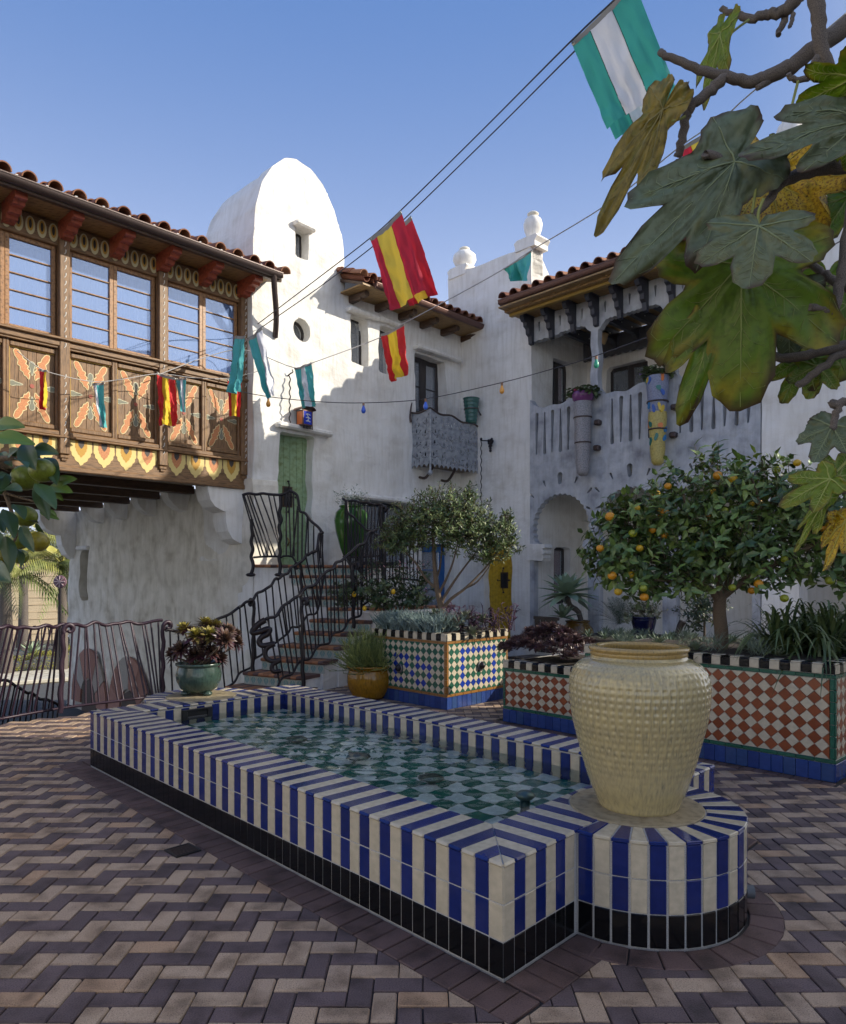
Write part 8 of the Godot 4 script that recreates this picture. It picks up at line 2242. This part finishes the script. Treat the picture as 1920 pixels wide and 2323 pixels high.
func flags() -> void:
	rng.seed = 51
	var cloth := func(r: float, g: float, b: float, bk: float) -> StandardMaterial3D:
		var m := mat(r, g, b, 0.75)
		m.cull_mode = BaseMaterial3D.CULL_DISABLED
		m.backlight_enabled = true; m.backlight = Color(sqrt(r) * bk, sqrt(g) * bk, sqrt(b) * bk)
		m.rim_enabled = true; m.rim = 0.2
		return m
	var red: Material = cloth.call(0.42, 0.012, 0.035, 0.7)
	var bright: Material = cloth.call(0.6, 0.02, 0.02, 0.5)
	var yel: Material = cloth.call(0.7, 0.52, 0.06, 0.6)
	var gold: Material = cloth.call(0.75, 0.5, 0.02, 0.6)
	var teal: Material = cloth.call(0.03, 0.27, 0.24, 0.65)
	var tl2: Material = cloth.call(0.08, 0.4, 0.4, 0.5)
	var white: Material = cloth.call(0.68, 0.68, 0.72, 0.5)
	var dk: Material = mat(0.015, 0.09, 0.06, 0.8)
	var tw := [[0.31, teal, dk], [0.36, white, dk], [0.33, teal]]
	var ry := [[0.25, red, gold], [0.45, yel, red], [0.3, red]]
	var rb := [[0.25, bright, gold], [0.45, gold, bright], [0.3, bright]]
	flag("large teal and white striped flag in front, high on the twin rope", [w3(1.282,6.309,-6.3), w3(1.698,6.546,-5.95), w3(2.045,5.759,-6), w3(1.593,5.555,-6.3)], tw, "teal and white flags", 1, 0.03)
	flag("second large teal and white flag just behind the front one, showing below it", [w3(1.418,6.553,-6.75), w3(1.884,6.847,-6.4), w3(2.277,5.923,-6.45), w3(1.793,5.728,-6.75)], tw, "teal and white flags", 2, 0.03)
	flag("red and yellow striped flag in front, hanging from the twin rope before the tile roof", [w3(-0.684,6.052,-9.4), w3(-0.273,6.259,-9.1), w3(0.025,5.277,-9.1), w3(-0.398,5.103,-9.4)], [[0.22, red, gold], [0.44, yel, red], [0.34, red]], "red and yellow flags", 3, 0.04)
	flag("second red and yellow flag behind the front one on the twin rope", [w3(-0.57,6.234,-9.9), w3(-0.156,6.438,-9.6), w3(0.191,5.42,-9.6), w3(-0.186,5.361,-9.9)], ry, "red and yellow flags", 4, 0.04)
	flag("bright red and yellow flag on the single rope in front of the small dark windows", [w3(-0.725,5.877,-12.6), w3(-0.33,5.929,-12.2), w3(-0.253,5.085,-12.2), w3(-0.56,5.053,-12.6)], rb, "red and yellow flags", 5, 0.05)
	flag("narrow teal and white flag above the lantern of the green door", [w3(-2.176,5.211,-12.3), w3(-1.877,5.272,-12.2), w3(-1.778,4.55,-12.2), w3(-2.057,4.531,-12.3)], [[0.35, tl2], [0.28, white], [0.37, tl2]], "teal and white flags", 6, 0.06)
	flag("crumpled teal flag blown up against its rope by the parapet", [w3(1.156,6.164,-10.6), w3(1.527,6.296,-10.3), w3(1.508,5.889,-10.35), w3(1.278,5.986,-10.6)], [[0.5, teal], [0.5, tl2]], "teal and white flags", 7, 0.09)
	flag("red and yellow flag partly hidden by the dark fig leaf at the upper right", [w3(2.683,6.159,-7.6), w3(3.009,6.268,-7.3), w3(3.273,5.54,-7.3), w3(2.925,5.402,-7.6)], ry, "red and yellow flags", 8, 0.03)
	flag("narrow blue-green flag at the right corner post of the timber gallery", [w3(-3.058,5.585,-11.8), w3(-2.859,5.552,-11.7), w3(-2.938,4.656,-11.7), w3(-3.14,4.657,-11.8)], [[0.6, tl2, dk], [0.4, tl2]], "teal and white flags", 9, 0.05)
	flag("long teal and white flag hanging across the left edge of the tower", [w3(-2.792,5.467,-11.6), w3(-2.557,5.632,-11.5), w3(-2.35,4.547,-11.5), w3(-2.494,4.514,-11.6)], [[0.6, tl2, dk], [0.4, white]], "teal and white flags", 10, 0.06)
	flag("small red and yellow flag low at the right corner of the timber gallery", [w3(-3.224,4.932,-12), w3(-2.993,4.956,-12), w3(-3.018,4.322,-12), w3(-3.203,4.33,-12)], rb, "red and yellow flags", 11, 0.04)
	flag("bunched red and yellow flag in front of the middle painted panels", [w3(-4.136,4.859,-11.3), w3(-3.854,4.765,-11.3), w3(-3.807,4.027,-11.3), w3(-4.109,4.027,-11.3)], [[0.3, bright, gold], [0.35, gold, bright], [0.35, bright]], "red and yellow flags", 12, 0.07)
	flag("small teal and white flag right of the bunched red one", [w3(-3.892,4.799,-11.45), w3(-3.729,4.806,-11.45), w3(-3.74,4.269,-11.45), w3(-3.817,4.276,-11.45)], [[0.4, tl2], [0.25, white], [0.35, tl2]], "teal and white flags", 13, 0.03)
	flag("pale teal flag over the second painted panel from the left", [w3(-4.772,4.47,-10.5), w3(-4.608,4.482,-10.5), w3(-4.561,3.825,-10.5), w3(-4.673,3.836,-10.5)], [[0.35, white], [0.65, tl2]], "teal and white flags", 14, 0.05)
	flag("narrow red flag over the left painted panel", [w3(-5.229,4.505,-9.9), w3(-5.119,4.487,-9.9), w3(-5.119,3.979,-9.9), w3(-5.203,3.952,-9.9)], [[0.6, bright], [0.4, gold]], "red and yellow flags", 15, 0.05)
	# ropes
	var rope := mat(0.06, 0.055, 0.06, 0.7)
	var pale := mat(0.45, 0.43, 0.42, 0.7)
	var rp := func(called: String, label: String, p: Array, r: float, m: Material) -> void:
		var o := thing(called, label, "rope", Transform3D(Basis(), p[0]))
		part("strand", MB.new().tube(smooth_path(p.map(func(v): return v - p[0]), 5), r, -1, 5), m, o)
	rp.call("twin_rope", "front rope of the pair crossing from the tower to the big teal flag", [w3(-2.795,5.951,-12.3),w3(-1.729,6.301,-11.414),w3(-0.758,6.534,-10.429),w3(-0.248,6.291,-9.1),w3(0.718,6.898,-8.457),w3(1.275,6.311,-6.3),w3(1.734,6.536,-5.9),w3(2.225,6.812,-5.4)], 0.008, rope)
	rp.call("twin_rope", "rear rope of the pair crossing from the tower to the big teal flag", [w3(-2.825,5.979,-12.6),w3(-1.696,6.293,-11.657),w3(-0.649,6.615,-10.714),w3(-0.145,6.497,-9.6),w3(0.91,7.127,-8.829),w3(1.411,6.56,-6.75),w3(1.908,6.85,-6.4),w3(2.467,7.144,-5.9)], 0.008, rope)
	rp.call("flag_rope", "single rope sloping from the timber gallery past the crumpled teal flag to the fig tree", [w3(-4.145,4.844,-11.4),w3(-3.491,5.331,-12),w3(-2.958,5.473,-12.2),w3(-2.177,5.213,-12.3),w3(-1.834,5.273,-12.2),w3(-0.725,5.827,-12.6),w3(-0.333,5.917,-12.2),w3(0.562,6.179,-11.6),w3(1.156,6.151,-10.6),w3(1.517,6.287,-10.3),w3(2.189,6.089,-8.6),w3(2.672,6.162,-7.6),w3(3.008,6.281,-7.3),w3(3.095,6.251,-6.9),w3(3.375,6.172,-5.8)], 0.008, pale)
	rp.call("gallery_rope", "pale rope strung along the painted panels of the timber gallery", [w3(-5.353,4.653,-9.6),w3(-5.22,4.518,-9.9),w3(-5.019,4.471,-10.1),w3(-4.741,4.493,-10.5),w3(-4.451,4.612,-10.8),w3(-4.073,4.802,-11.2),w3(-3.624,4.823,-11.5),w3(-3.2,4.953,-12),w3(-2.662,5.155,-12.2)], 0.006, pale)
	rp.call("light_string", "dark cord of coloured light bulbs sagging across the court", [w3(-3.101,4.731,-11.9),w3(-2.524,4.623,-11.9),w3(-1.731,4.543,-11.9),w3(-0.965,4.498,-11.8),w3(0.035,4.489,-11.5),w3(1.187,4.613,-11),w3(1.863,4.699,-10.6),w3(2.411,4.771,-10.2),w3(3.333,4.944,-9.4),w3(3.947,5.136,-8.8),w3(4.655,5.404,-8)], 0.007, rope)
	var bulbs := [[w3(-2.531,4.623,-11.9), mat(0.7, 0.3, 0.03, 0.1), "orange bulb at the tip of the long teal flag"], [w3(-0.965,4.498,-11.8), mat(0.01, 0.1, 0.65, 0.1), "blue bulb on the wall between the lantern and the metal balcony"], [w3(0.042,4.489,-11.5), mat(0.01, 0.12, 0.7, 0.1), "blue bulb in front of the French door"], [w3(1.193,4.613,-11), mat(0.75, 0.33, 0.03, 0.1), "amber bulb in front of the white wall left of the loggia"], [w3(2.429,4.771,-10.2), mat(0.01, 0.35, 0.2, 0.1), "green bulb by the left post of the loggia balcony"]]
	for b: Array in bulbs:
		b[1].clearcoat_enabled = true
		var o := thing("light_bulb", b[2], "light bulb", Transform3D(Basis(), b[0]), "bulbs on the light string")
		part("socket", MB.new().tube([Vector3(0, 0.0, 0), Vector3(0, -0.05, 0)], 0.02, 0.017, 10), mat(0.25, 0.13, 0.07, 0.5), o)
		part("bulb", MB.new().lathe([Vector2(0, -0.17), Vector2(0.02, -0.166), Vector2(0.034, -0.145), Vector2(0.038, -0.122), Vector2(0.032, -0.095), Vector2(0.02, -0.066), Vector2(0.016, -0.045)], 16), b[1], o)

# ---- fig tree: branches and leaves close to the eye
func fig_outline(th: float, deep: float) -> float:    # radius of the leaf round its petiole, th = 0 at the tip
	var r := 0.0
	for l in [[0.0, 0.78, 0.4], [0.84, 0.68, 0.36], [-0.84, 0.68, 0.36], [1.75, 0.48, 0.42], [-1.75, 0.48, 0.42]]:
		var d: float = absf(angle_difference(th, l[0])) / l[2]
		r = maxf(r, l[1] * pow(maxf(0.0, 1.0 - d * d * 0.28), 1.4))
	r = maxf(r, lerpf(0.52, 0.26, deep) * (1.0 - 0.5 * smoothstep(2.0, 3.1, absf(th))))
	return r * (1.0 + 0.025 * sin(th * 37.0)) * (1.0 - 0.75 * smoothstep(2.75, 3.14, absf(th)))

func fig_leaf(tree: Node3D, base: Vector3, tip: Vector3, wd: float, kind: int, twist: float, deep: float, sd: int) -> void:
	var ln := base.distance_to(tip) / 0.78
	var dir := (tip - base).normalized()
	var n0 := (eye - (base + tip) / 2).normalized()
	var u := dir.cross(n0).normalized().rotated(dir, twist)
	var nor := u.cross(dir).normalized()
	var nz := FastNoiseLite.new(); nz.seed = sd; nz.frequency = 1.0
	var b := MB.new(); b.use_c = true
	var cols := [Color(0.12, 0.2, 0.014), Color(0.12, 0.155, 0.1), Color(0.55, 0.38, 0.018), Color(0.28, 0.2, 0.03), Color(0.18, 0.25, 0.018)]
	var NR := 9
	var NT := 84
	var P := func(r: float, th: float) -> Vector3:
		var q := Vector2(sin(th), cos(th)) * fig_outline(th, deep) * r
		var z := -0.16 * q.y * q.y - 0.12 * q.x * q.x + 0.05 * absf(q.x) + 0.05 * nz.get_noise_2d(q.x * 3 + sd, q.y * 3) + 0.012 * cos(th * 11.0) * r
		return base + (dir * q.y + u * q.x * wd + nor * z) * ln
	var C := func(r: float, th: float) -> Color:
		var q := Vector2(sin(th), cos(th)) * fig_outline(th, deep) * r
		var c: Color = cols[kind]
		var e := nz.get_noise_2d(q.x * 6 + 20, q.y * 6 + sd)
		if kind == 0 or kind == 4: c = c.lerp(Color(0.3, 0.23, 0.015), smoothstep(0.75, 1.0, r + 0.35 * e) * 0.8)
		if kind == 1: c = c.lerp(Color(0.13, 0.13, 0.03), smoothstep(0.2, 0.6, e))
		if kind == 3: c = c.lerp(Color(0.16, 0.16, 0.03), smoothstep(0.0, 0.5, e))
		if kind == 2: c = c.lerp(Color(0.17, 0.17, 0.02), smoothstep(0.1, 0.6, e))
		return c.lerp(Color(0.05, 0.018, 0.006), smoothstep(0.93, 1.03, r + 0.2 * nz.get_noise_2d(th * 2.0 + sd, 1.0)))
	var v := []
	for i in NR + 1:
		var row := []
		for j in NT + 1:
			var th := -PI + TAU * j / NT
			row.append([P.call(float(i) / NR, th), C.call(float(i) / NR, th)])
		v.append(row)
	var nn := []
	for i in NR + 1:
		var row := []
		for j in NT + 1:
			var a: Vector3 = v[mini(i + 1, NR)][j][0] - v[maxi(i - 1, 0)][j][0]
			var c: Vector3 = v[i][mini(j + 1, NT)][0] - v[i][maxi(j - 1, 0)][0]
			var m := a.cross(c).normalized()
			if i == 0: m = nor
			row.append(m if m.dot(nor) > 0 else -m)
		nn.append(row)
	for i in NR:
		for j in NT:
			var ids := [[i, j], [i + 1, j], [i + 1, j + 1], [i, j + 1]]
			for tr in [[0, 1, 2], [0, 2, 3]]:
				if i == 0 and tr[1] == 2: continue
				for k in tr:
					b.col = v[ids[k][0]][ids[k][1]][1]
					b.vert(v[ids[k][0]][ids[k][1]][0], nn[ids[k][0]][ids[k][1]])
	var mt: Material = M.fig[kind]
	var lf := part("leaf", b, mt, tree)
	var vb := MB.new()
	for l in [0.0, 0.82, -0.82, 1.75, -1.75]:
		var pts := []
		for i in 9: pts.append(P.call(0.97 * i / 8.0, l) + nor * 0.0006)
		vb.tube(pts, 0.0018, 0.0006, 5)
		if l == 1.75 or l == -1.75: continue
		for k in range(2, 8):
			for s: float in [-1, 1]:
				var r0 := k / 9.0
				var q := []
				for e in 4: q.append(P.call(minf(0.96, r0 + 0.09 * e), l + s * (0.02 + 0.085 * e)) + nor * 0.0004)
				vb.tube(q, 0.0008, 0.0004, 3)
	part("veins", vb, M.vein[kind], lf)

func fig() -> void:
	M.fig = []; M.vein = []
	for k in 5:
		var m := foliage(0.5, [0.75, 0.15, 0.7, 0.3, 0.75][k])
		if k == 2: m.backlight = Color(0.6, 0.42, 0.03)
		if k == 3: m.backlight = Color(0.3, 0.22, 0.05)
		tri_map(m, M.t_spots if k == 2 else M.t_leaf, Vector3(9, 9, 9) if k == 2 else Vector3(5, 5, 5), M.n_leaf, 0.25)
		M.fig.append(m)
		M.vein.append(mat([0.2, 0.2, 0.4, 0.24, 0.26][k], [0.24, 0.24, 0.33, 0.2, 0.3][k], [0.06, 0.13, 0.06, 0.07, 0.07][k], 0.6))
	var t := thing("fig_tree", "fig branches with large lobed green and yellow leaves close in the upper right corner", "tree")
	rng.seed = 61
	var br := [
		[[w3(0.506,2.799,-1.55),w3(0.514,2.782,-1.54),w3(0.57,2.751,-1.53),w3(0.63,2.727,-1.52),w3(0.681,2.709,-1.51),w3(0.709,2.711,-1.5),w3(0.745,2.721,-1.49),w3(0.797,2.754,-1.48),w3(0.855,2.791,-1.47),w3(0.944,2.859,-1.46),w3(1.079,2.883,-1.45)], 0.006, 0.022],
		[[w3(0.623,2.708,-1.5),w3(0.592,2.685,-1.51),w3(0.559,2.662,-1.52),w3(0.551,2.635,-1.53),w3(0.546,2.596,-1.54),w3(0.542,2.572,-1.55)], 0.012, 0.008],
		[[w3(0.691,2.686,-1.5),w3(0.724,2.711,-1.5),w3(0.768,2.733,-1.5)], 0.006, 0.011],
		[[w3(0.696,3.011,-1.7),w3(0.719,2.983,-1.686),w3(0.754,2.962,-1.671),w3(0.788,2.961,-1.657),w3(0.813,2.956,-1.643),w3(0.83,2.967,-1.629),w3(0.87,3.007,-1.614),w3(0.995,3.105,-1.6)], 0.006, 0.018],
		[[w3(0.82,2.96,-1.65),w3(0.818,2.936,-1.65),w3(0.804,2.907,-1.65)], 0.009, 0.006],
		[[w3(0.825,2.933,-1.62),w3(0.821,2.917,-1.62),w3(0.815,2.903,-1.62)], 0.005, 0.004],
		[[w3(0.796,2.663,-1.42),w3(0.776,2.705,-1.415),w3(0.767,2.753,-1.41),w3(0.757,2.814,-1.405),w3(0.768,2.927,-1.4)], 0.012, 0.016],
		[[w3(0.703,2.646,-1.4),w3(0.724,2.636,-1.4),w3(0.747,2.646,-1.4),w3(0.758,2.677,-1.4)], 0.005, 0.007],
		[[w3(0.503,2.434,-1.3),w3(0.525,2.435,-1.307),w3(0.586,2.423,-1.314),w3(0.638,2.409,-1.321),w3(0.664,2.409,-1.329),w3(0.733,2.43,-1.336),w3(0.781,2.439,-1.343),w3(0.906,2.466,-1.35)], 0.007, 0.014],
		[[w3(0.513,2.271,-1.3),w3(0.556,2.297,-1.305),w3(0.607,2.341,-1.31),w3(0.641,2.382,-1.315),w3(0.66,2.404,-1.32)], 0.005, 0.009],
		[[w3(0.741,2.323,-1.45),w3(0.77,2.295,-1.438),w3(0.795,2.267,-1.425),w3(0.828,2.238,-1.412),w3(0.894,2.196,-1.4)], 0.006, 0.01],
		[[w3(0.717,2.18,-1.35),w3(0.742,2.177,-1.35),w3(0.761,2.173,-1.35),w3(0.769,2.199,-1.35),w3(0.78,2.259,-1.35),w3(0.791,2.341,-1.35),w3(0.807,2.45,-1.35)], 0.007, 0.011],
		[[w3(0.703,2.145,-1.5),w3(0.712,2.128,-1.475),w3(0.75,2.118,-1.45),w3(0.829,2.133,-1.425),w3(0.894,2.139,-1.4)], 0.007, 0.012],
		[[w3(0.747,2.059,-1.45),w3(0.768,2.077,-1.44),w3(0.815,2.114,-1.43),w3(0.849,2.126,-1.42)], 0.007, 0.009],
		[[w3(0.76,1.955,-1.35),w3(0.764,1.972,-1.35),w3(0.771,1.997,-1.35),w3(0.76,2.001,-1.35),w3(0.771,2,-1.35),w3(0.804,2.011,-1.35),w3(0.856,2.028,-1.35)], 0.006, 0.009],
		[[w3(0.783,1.861,-1.4),w3(0.815,1.856,-1.4),w3(0.863,1.859,-1.4)], 0.005, 0.008]]
	for q: Array in br:
		var p := smooth_path(q[0], 5)
		for i in p.size(): p[i] += Vector3(jit(0.0025), jit(0.0025), jit(0.0025))
		part("branch", MB.new().tube(p, q[1], q[2], 8), M.bark_grey, t)
	part("trunk", MB.new().tube(smooth_path([Vector3(2.0, 0, -0.6), Vector3(1.9, 0.9, -0.7), Vector3(1.95, 1.8, -0.9), Vector3(1.8, 2.6, -1.2), Vector3(1.75, 3.2, -1.3)], 4), 0.09, 0.05, 10), M.bark_grey, t)
	var lv := [   # base, tip, width, colour, twist, depth of the lobes
		[w3(0.657,2.876,-1.6), w3(0.614,2.727,-1.62), 0.5, 4, 1.0, 0.5],
		[w3(0.494,2.645,-1.5), w3(0.357,2.398,-1.5), 0.27, 3, 0.25, 0.75],
		[w3(0.557,2.421,-1.3), w3(0.347,2.223,-1.32), 0.5, 1, 0.2, 0.55],
		[w3(0.762,2.469,-1.25), w3(0.535,2.388,-1.2), 0.36, 1, 0.5, 0.4],
		[w3(0.723,2.519,-1.22), w3(0.666,2.514,-1.3), 0.9, 4, -0.5, 0.7],
		[w3(0.706,2.499,-1.5), w3(0.586,2.326,-1.45), 1.2, 2, -0.1, 0.3],
		[w3(0.734,2.517,-1.52), w3(0.808,2.349,-1.5), 1.1, 2, 0.2, 0.55],
		[w3(0.563,2.268,-1.22), w3(0.546,2.167,-1.22), 1.35, 1, 0.1, 1.0],
		[w3(0.604,2.272,-1.38), w3(0.612,2.002,-1.4), 0.95, 0, -0.05, 0.85],
		[w3(0.579,2.218,-1.42), w3(0.516,1.982,-1.44), 0.42, 0, -0.2, 0.6],
		[w3(0.68,2.302,-1.45), w3(0.724,2.208,-1.5), 0.9, 2, 0.3, 0.3],
		[w3(0.73,2.242,-1.45), w3(0.729,2.109,-1.45), 0.8, 1, 0.15, 0.8],
		[w3(0.861,2.314,-1.55), w3(0.845,2.163,-1.55), 1.0, 0, 0.1, 0.6],
		[w3(0.873,2.239,-1.5), w3(0.861,2.084,-1.5), 0.9, 0, -0.3, 0.7],
		[w3(0.788,2.13,-1.5), w3(0.739,2.042,-1.5), 0.75, 0, 0.3, 1.0],
		[w3(0.801,2.109,-1.48), w3(0.786,2.043,-1.48), 1.1, 0, -0.2, 0.6],
		[w3(0.879,2.466,-1.5), w3(0.818,2.372,-1.5), 0.9, 0, 0.3, 0.8],
		[w3(0.788,2.624,-1.6), w3(0.737,2.573,-1.6), 0.9, 0, 0.2, 0.4],
		[w3(0.756,2.463,-1.3), w3(0.741,2.44,-1.35), 1.2, 0, 0.4, 0.8],
		[w3(0.788,1.969,-1.4), w3(0.741,1.902,-1.38), 0.85, 1, 0.3, 0.1],
		[w3(0.761,1.862,-1.36), w3(0.67,1.816,-1.36), 0.62, 4, 0.2, 1.0],
		[w3(0.8,1.871,-1.4), w3(0.834,1.928,-1.42), 1.0, 0, 0.2, 0.6],
		[w3(0.787,1.829,-1.42), w3(0.719,1.734,-1.42), 0.3, 4, 0.7, 0.5],
		[w3(0.815,1.789,-1.4), w3(0.766,1.694,-1.4), 0.4, 2, 0.6, 0.9],
		[w3(0.811,1.789,-1.42), w3(0.799,1.714,-1.42), 0.5, 2, -0.4, 0.7],
		[w3(0.786,2.539,-1.5), w3(0.767,2.595,-1.52), 1.0, 4, 0.2, 0.5]]
	for i in lv.size(): fig_leaf(t, lv[i][0], lv[i][1], lv[i][2], lv[i][3], lv[i][4], lv[i][5], i + 1)
	var st := mat(0.22, 0.24, 0.06, 0.6)
	for q: Array in [[w3(0.717,2.905,-1.6),w3(0.686,2.882,-1.6),w3(0.657,2.855,-1.6)], [w3(0.541,2.629,-1.5),w3(0.519,2.62,-1.5),w3(0.494,2.618,-1.5)], [w3(0.6,2.398,-1.3),w3(0.594,2.367,-1.3),w3(0.588,2.329,-1.3)], [w3(0.585,2.329,-1.25),w3(0.576,2.304,-1.25),w3(0.577,2.28,-1.25)], [w3(0.722,2.634,-1.4),w3(0.713,2.598,-1.4),w3(0.703,2.557,-1.4)], [w3(0.754,2.65,-1.4),w3(0.775,2.648,-1.4),w3(0.792,2.643,-1.4)], [w3(0.803,1.897,-1.38),w3(0.789,1.883,-1.38),w3(0.772,1.866,-1.38)]]:
		part("petiole", MB.new().tube(smooth_path(q, 4), 0.0028, 0.0024, 6), st, t)

func orange_branch() -> void:
	rng.seed = 71
	var t := thing("green_orange_branch", "branch of unripe green oranges with dark glossy leaves reaching in at the left", "branch")
	var om := tri_map(mat(0.16, 0.2, 0.018, 0.35), M.t_leaf, Vector3(9, 9, 9), M.n_brick, 0.2)
	var o2 := tri_map(mat(0.26, 0.22, 0.02, 0.35), M.t_leaf, Vector3(9, 9, 9), M.n_brick, 0.2)
	part("branch", MB.new().tube(smooth_path([Vector3(-2.6, 2.7, -1.6), w3(-1.382,2.07,-2.2), w3(-1.305,2.04,-2.2), w3(-1.25,2.037,-2.2), w3(-1.204,2.035,-2.2)], 5), 0.018, 0.004, 7), M.bark, t)
	part("branch", MB.new().tube(smooth_path([w3(-1.331,2.055,-2.2), w3(-1.28,1.969,-2.2), w3(-1.25,1.893,-2.2), w3(-1.229,1.816,-2.2), w3(-1.242,1.778,-2.2)], 5), 0.009, 0.003, 7), M.bark, t)
	part("branch", MB.new().tube(smooth_path([w3(-1.265,1.933,-2.2), w3(-1.217,1.918,-2.2), w3(-1.173,1.905,-2.2), w3(-1.148,1.882,-2.2)], 5), 0.005, 0.002, 6), M.bark, t)
	part("trunk", MB.new().tube(smooth_path([Vector3(-3.0, 0, -1.2), Vector3(-2.9, 1.2, -1.3), Vector3(-2.6, 2.7, -1.6), Vector3(-2.6, 3.2, -1.7)], 4), 0.07, 0.03, 9), M.bark, t)
	var fr_ := [w3(-1.22,1.983,-2.23),w3(-1.126,1.994,-2.15),w3(-1.201,1.862,-2.2),w3(-1.154,1.785,-2.18),w3(-1.259,1.791,-2.27),w3(-1.272,1.74,-2.2),w3(-1.273,1.743,-2.3)]
	var rr := [0.0415, 0.0375, 0.0335, 0.032, 0.028, 0.03, 0.025]
	for i in fr_.size(): part("orange", MB.new().ball(Vector3.ZERO, Vector3(rr[i], rr[i] * 0.94, rr[i]), 24), o2 if i in [3, 5] else om, t, Transform3D(Basis(), fr_[i]))
	var lv := [w3(-1.266,2.128,-2.15),w3(-1.162,2.122,-2.1),w3(-1.241,2.082,-2.1),w3(-1.118,2.071,-2.08),w3(-1.265,2.078,-2.2),w3(-1.237,2.113,-2.16),w3(-1.154,2.057,-2.15),w3(-1.063,2.043,-2.1),w3(-1.179,2.071,-2.15),w3(-1.105,1.996,-2.05),w3(-1.183,2.07,-2.2),w3(-1.14,2.022,-2.15),w3(-1.138,2.04,-2.2),w3(-1.072,1.963,-2.12),w3(-1.107,1.964,-2.2),w3(-1.035,1.972,-2.15),w3(-1.128,1.954,-2.2),w3(-1.045,1.937,-2.15),w3(-1.107,1.936,-2.18),w3(-1.087,1.908,-2.2),w3(-1.115,1.948,-2.1),w3(-1.034,1.883,-2.05),w3(-1.128,1.944,-2.12),w3(-1.081,1.849,-2.1),w3(-1.265,1.994,-2.2),w3(-1.241,1.917,-2.1),w3(-1.243,1.937,-2.15),w3(-1.155,1.939,-2.08),w3(-1.178,1.888,-2.1),w3(-1.122,1.852,-2.05),w3(-1.219,1.875,-2.12),w3(-1.153,1.801,-2.06),w3(-1.256,1.868,-2.15),w3(-1.212,1.815,-2.1),w3(-1.159,1.825,-2.1),w3(-1.105,1.755,-2.05),w3(-1.214,1.797,-2.12),w3(-1.177,1.698,-2.08),w3(-1.209,1.764,-2.16),w3(-1.165,1.718,-2.12),w3(-1.16,1.84,-2.18),w3(-1.148,1.801,-2.2),w3(-1.167,1.846,-2.15),w3(-1.163,1.847,-2.2),w3(-1.158,1.877,-2.2),w3(-1.102,1.857,-2.2),w3(-1.304,2.064,-2.25),w3(-1.25,2.02,-2.2),w3(-1.173,2.019,-2.1),w3(-1.112,1.999,-2.05),w3(-1.246,1.956,-2.1),w3(-1.253,2.001,-2.18),w3(-1.266,1.813,-2.15),w3(-1.217,1.762,-2.1),w3(-1.128,1.882,-2.2),w3(-1.107,1.865,-2.2),w3(-1.3,1.715,-2.2),w3(-1.207,1.674,-2.1),w3(-1.255,2.045,-2.2),w3(-1.204,2.061,-2.15),w3(-1.227,2.065,-2.2),w3(-1.244,2.032,-2.2)]
	var yl := [0, 1, 12, 14, 15, 16, 18]
	for i in range(0, lv.size() - 1, 2):
		var a: Vector3 = lv[i]; var b: Vector3 = lv[i + 1]
		var L := a.distance_to(b)
		var k := MB.new(); k.use_c = true
		k.col = (Color(0.1, 0.17, 0.025) if i / 2 in [0, 1, 7, 8, 9, 22, 27] else Color(0.04, 0.075, 0.022)) * rng.randf_range(0.85, 1.25)
		var d := (b - a).normalized()
		var wf := rng.randf_range(0.36, 0.46)
		var nor := ((eye - a).normalized() + Vector3(jit(0.9), 0.6 + jit(0.4), jit(0.5))).normalized()
		var sv := d.cross(nor).normalized()
		nor = sv.cross(d).normalized()
		k.grid(8, 14, func(u: float, t: float) -> Vector3:
			var x := u * 2.0 - 1.0
			var hw := L * wf * 0.5 * pow(sin(PI * pow(clampf(t * 0.97 + 0.02, 0, 1), 0.8)), 0.8)
			return a + d * L * t + sv * x * hw + nor * (0.3 * hw * absf(x) - 0.14 * L * t * t + 0.02 * L * sin(t * 9.0 + x * 2.0) * x * x), false, true)
		part("leaf", k, M.fol_gloss, t)
